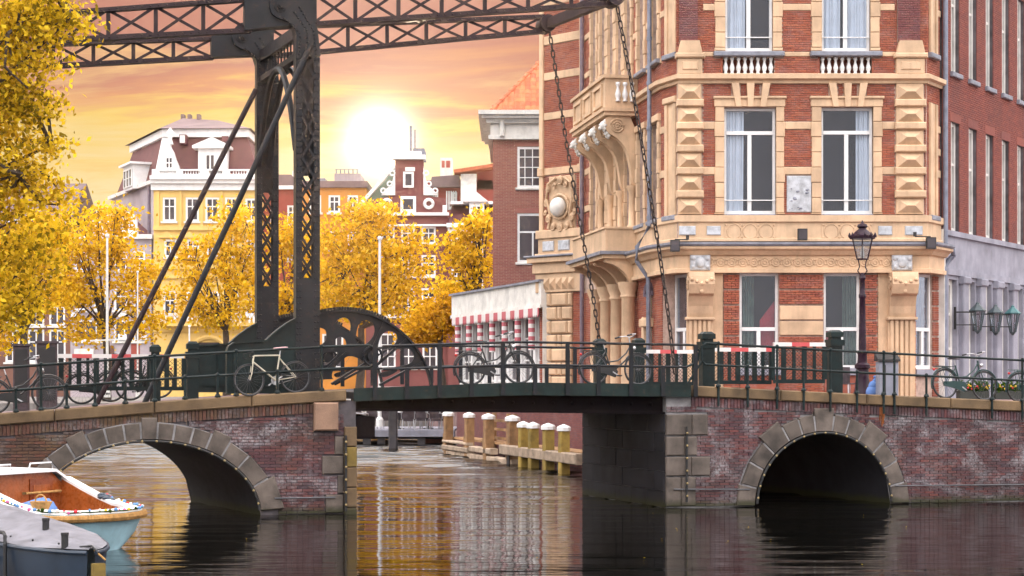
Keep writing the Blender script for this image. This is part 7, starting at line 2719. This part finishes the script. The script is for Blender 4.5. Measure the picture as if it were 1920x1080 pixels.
# flowers along the rim
gar = thing('flower_garland', 'garland of coloured paper flowers along the sloop rim', 'garland', BM @ Matrix.Translation((0, 0, .85)))
rr = random.Random(3)
line = [Vector((x, bw_(x) * .97, bs_(x) + .035)) for x in (1.7, 1.4, 1.1, .8, .6, .4, .28, .18, .12, .06)] + [Vector((.0, 0, bs_(0) + .03))] + [Vector((x, -bw_(x) * .97, bs_(x) + .035)) for x in (.06, .12, .18, .28, .4, .6, .8, 1.1, 1.5)]
cols = {k: MB() for k in ('f_red', 'f_yellow', 'f_white', 'f_pink', 'f_blue', 'leaf_green')}
for a, b in zip(line, line[1:]):
    n = max(1, int((b - a).length / .075))
    for k in range(n):
        p = a.lerp(b, k / n)
        c = rr.choice(list(cols))
        cols[c].ball((p.x + rr.uniform(-.02, .02), p.y + rr.uniform(-.02, .02), p.z + rr.uniform(0, .035)), rr.uniform(.018, .034), 6, 4)
for k, m_ in cols.items():
    o = m_.build('blossoms', M[k], gar, BM); o['kind'] = 'stuff'
MB().path(line, .012, 5).build('garland_string', M['leaf_green'], gar, BM)
cv = thing('folded_cloth', 'crumpled navy cloth lying on the sloop side deck', 'cloth', BM @ Matrix.Translation((1.35, -.9, .8)))
mb = MB()
for k in range(9):
    mb.ball((1.15 + k * .035, -.93 - .03 * (k % 3), .70 + .013 * k + .02 * (k % 2)), .075, 8, 5, (1, 1.1, .55))
mb.build('cloth_folds', M['boat_navy'], cv, BM, smooth=True)
bsk = thing('wicker_basket', 'little wicker basket with handle on the sloop rim', 'basket', BM @ Matrix.Translation((1.0, .86, .70)))
MB().lathe([(.10, 0), (.15, .12), (.13, .12), (.09, .02)], 12, (1.0, .86, .70), 1.4).build('bowl', M['rope'], bsk, BM)
MB().ring((1.0, .86, .81), .12, .014, 12, 5, 'y', 0, math.pi).build('handle', M['rope'], bsk, BM)
cush = thing('blue_cover', 'pleated blue canvas cover in the sloop cockpit', 'cover', BM @ Matrix.Translation((1.7, .5, .7)))
rg = []
for k in range(19):
    a = math.pi * k / 18
    rg.append([(1.25 + .55 * (1 - math.cos(a)) / 2 * 2 * .6 + j * .03, .2 + .22 * j, .50 + (.32 - .05 * j) * math.sin(a) + (.02 if k % 2 else 0)) for j in range(4)])
MB().loft(rg).build('canvas', M['denim'], cush, BM, smooth=True)

# ================================================================== covered boat
CM = FR((-5.32, 22.6, 0), 122)
cb_ = thing('covered_boat', 'dark navy boat under a grey tarpaulin in the near corner', 'boat', CM)
cw = lambda x: interp([(0, .05), (.15, .20), (.5, .38), (1, .54), (2, .76), (3, .90), (5, 1.0), (8, .9)], x)
cs = lambda x: interp([(0, .60), (8, .64)], x)
cx = [0, .05, .15, .3, .5, .75, 1, 1.5, 2, 2.5, 3, 4, 5, 6.5, 8]
MB().loft([[(x + .12 * (.6 - z), sg * cw(x) * f, z) for sg, f, z in ((1, 1, cs(x)), (1, .96, .3), (1, .85, 0), (1, .3, -.3), (-1, .3, -.3), (-1, .85, 0), (-1, .96, .3), (-1, 1, cs(x)))] for x in cx]).build('hull', M['boat_navy'], cb_, CM, smooth=True)
for sg in (1, -1):
    MB().path([(x, sg * (cw(x) + .01), cs(x) - .01) for x in cx], .028, 8).build('rubbing_strake', M['boat_navy'], cb_, CM, smooth=True)
ny = 16
rt_ = random.Random(9)
rings = []
tx = [k * .16 for k in range(51)]
for i, x in enumerate(tx):
    w = cw(x) * 1.0
    ridge = interp([(0, .02), (.5, .05), (1.2, .12), (2.4, .23), (4, .30), (8, .30)], x)
    row = []
    for j in range(ny + 1):
        f = -1 + 2 * j / ny
        z = cs(x) + .025 + ridge * (1 - abs(f) ** 1.25) + .012 * math.sin(i * 1.7 + j * .9) * (1 - abs(f)) + .010 * math.sin(i * .6 - j * 1.9) + .02 * math.sin(x * 4.2 + abs(f) * 3) * (1 - abs(f))
        row.append((x, f * w, z))
    rings.append(row)
tp = MB().loft(rings).build('tarpaulin', M['canvas'], cb_, CM, smooth='all')
for i in range(3, 30, 4):
    x = tx[i]
    MB().ball((x, cw(x) * .72, cs(x) + .08), .016, 6, 4).build('eyelet', M['black'], tp, CM)
for (x, y) in ((.38, .22), (1.55, .1)):
    z = cs(x) + interp([(0, .02), (.5, .06), (1.2, .16), (2.4, .26)], x) * .7
    MB().lathe([(.045, -.1), (.045, .15), (.05, .16), (.05, .19)], 10, (x, y, z)).build('mooring_bitt', M['black'], cb_, CM)
hx_ = lambda x, off: (x, cw(x) + off, 0)
MB().path([(1.42, cw(1.42) + .05, -.1), (1.42, cw(1.42) + .05, .62), (1.46, cw(1.45) + .03, .72), (1.56, cw(1.55), .76), (2.2, cw(2.2) - .05, .76), (2.3, cw(2.3), .6)], .026, 8).build('hoop_rail', M['black'], cb_, CM, smooth=True)
MB().path([(.15, .1, cs(0) + .06), (.0, .0, cs(0) + .08), (-.12, -.05, cs(0) + .0)], .012, 6).build('mooring_line', M['black'], cb_, CM)
MB().cbox(1.75, 1.95, cw(1.85) + .02, cw(1.85) + .03, .34, .42, 0).build('number_plate', M['offwhite'], cb_, CM)
fd = thing('hanging_fender', 'olive wooden fender board at the navy boat bow', 'fender', CM @ Matrix.Translation((-.1, -.1, .4)))
MB().cbox(-.10, -.04, -.16, .02, -.1, .46, .02).build('board', M['wood_olive'], fd, CM)
MB().path([(-.1, -.15, .5), (.05, -.05, .62)], .012, 5).build('lanyard', M['rope'], fd, CM)

# ================================================================== leaves afloat
fl_n = 26
fx_ = np.stack([rng2.uniform(-6, 12, fl_n), rng2.uniform(24, 37, fl_n), np.full(fl_n, .012)], 1)
vv = []
for p in fx_:
    a = rng2.uniform(0, 6.28); s_ = rng2.uniform(.015, .03)
    vv.append([(p[0] + s_ * math.cos(a + q * math.pi / 2) * (1 if q % 2 else .6), p[1] + s_ * math.sin(a + q * math.pi / 2) * (1 if q % 2 else .6), p[2] + .006 * (q % 2)) for q in range(4)])
mb = MB()
for q in vv: mb.add(q, [(0, 1, 2, 3)])
tag(mb.build('floating_leaves', M['leaf_gold']), 'scattered yellow leaves floating on the dark canal water', 'leaves', kind='stuff')

# ================================================================== evening air
def haze(density, g):
    m = bpy.data.materials.new('evening_haze')
    m.use_nodes = True
    t = NT(m.node_tree)
    out = t.n('ShaderNodeOutputMaterial')
    v = t.n('ShaderNodeVolumePrincipled')
    v.inputs['Color'].default_value = (1.0, 0.80, 0.70, 1)
    v.inputs['Density'].default_value = density
    v.inputs['Anisotropy'].default_value = g
    t.l(v.outputs[0], out.inputs['Volume'])
    tag(MB().box(-310, 310, -70, 510, -2.3, 27).build('haze', m), kind='stuff')


haze(0.00012, 0.80)
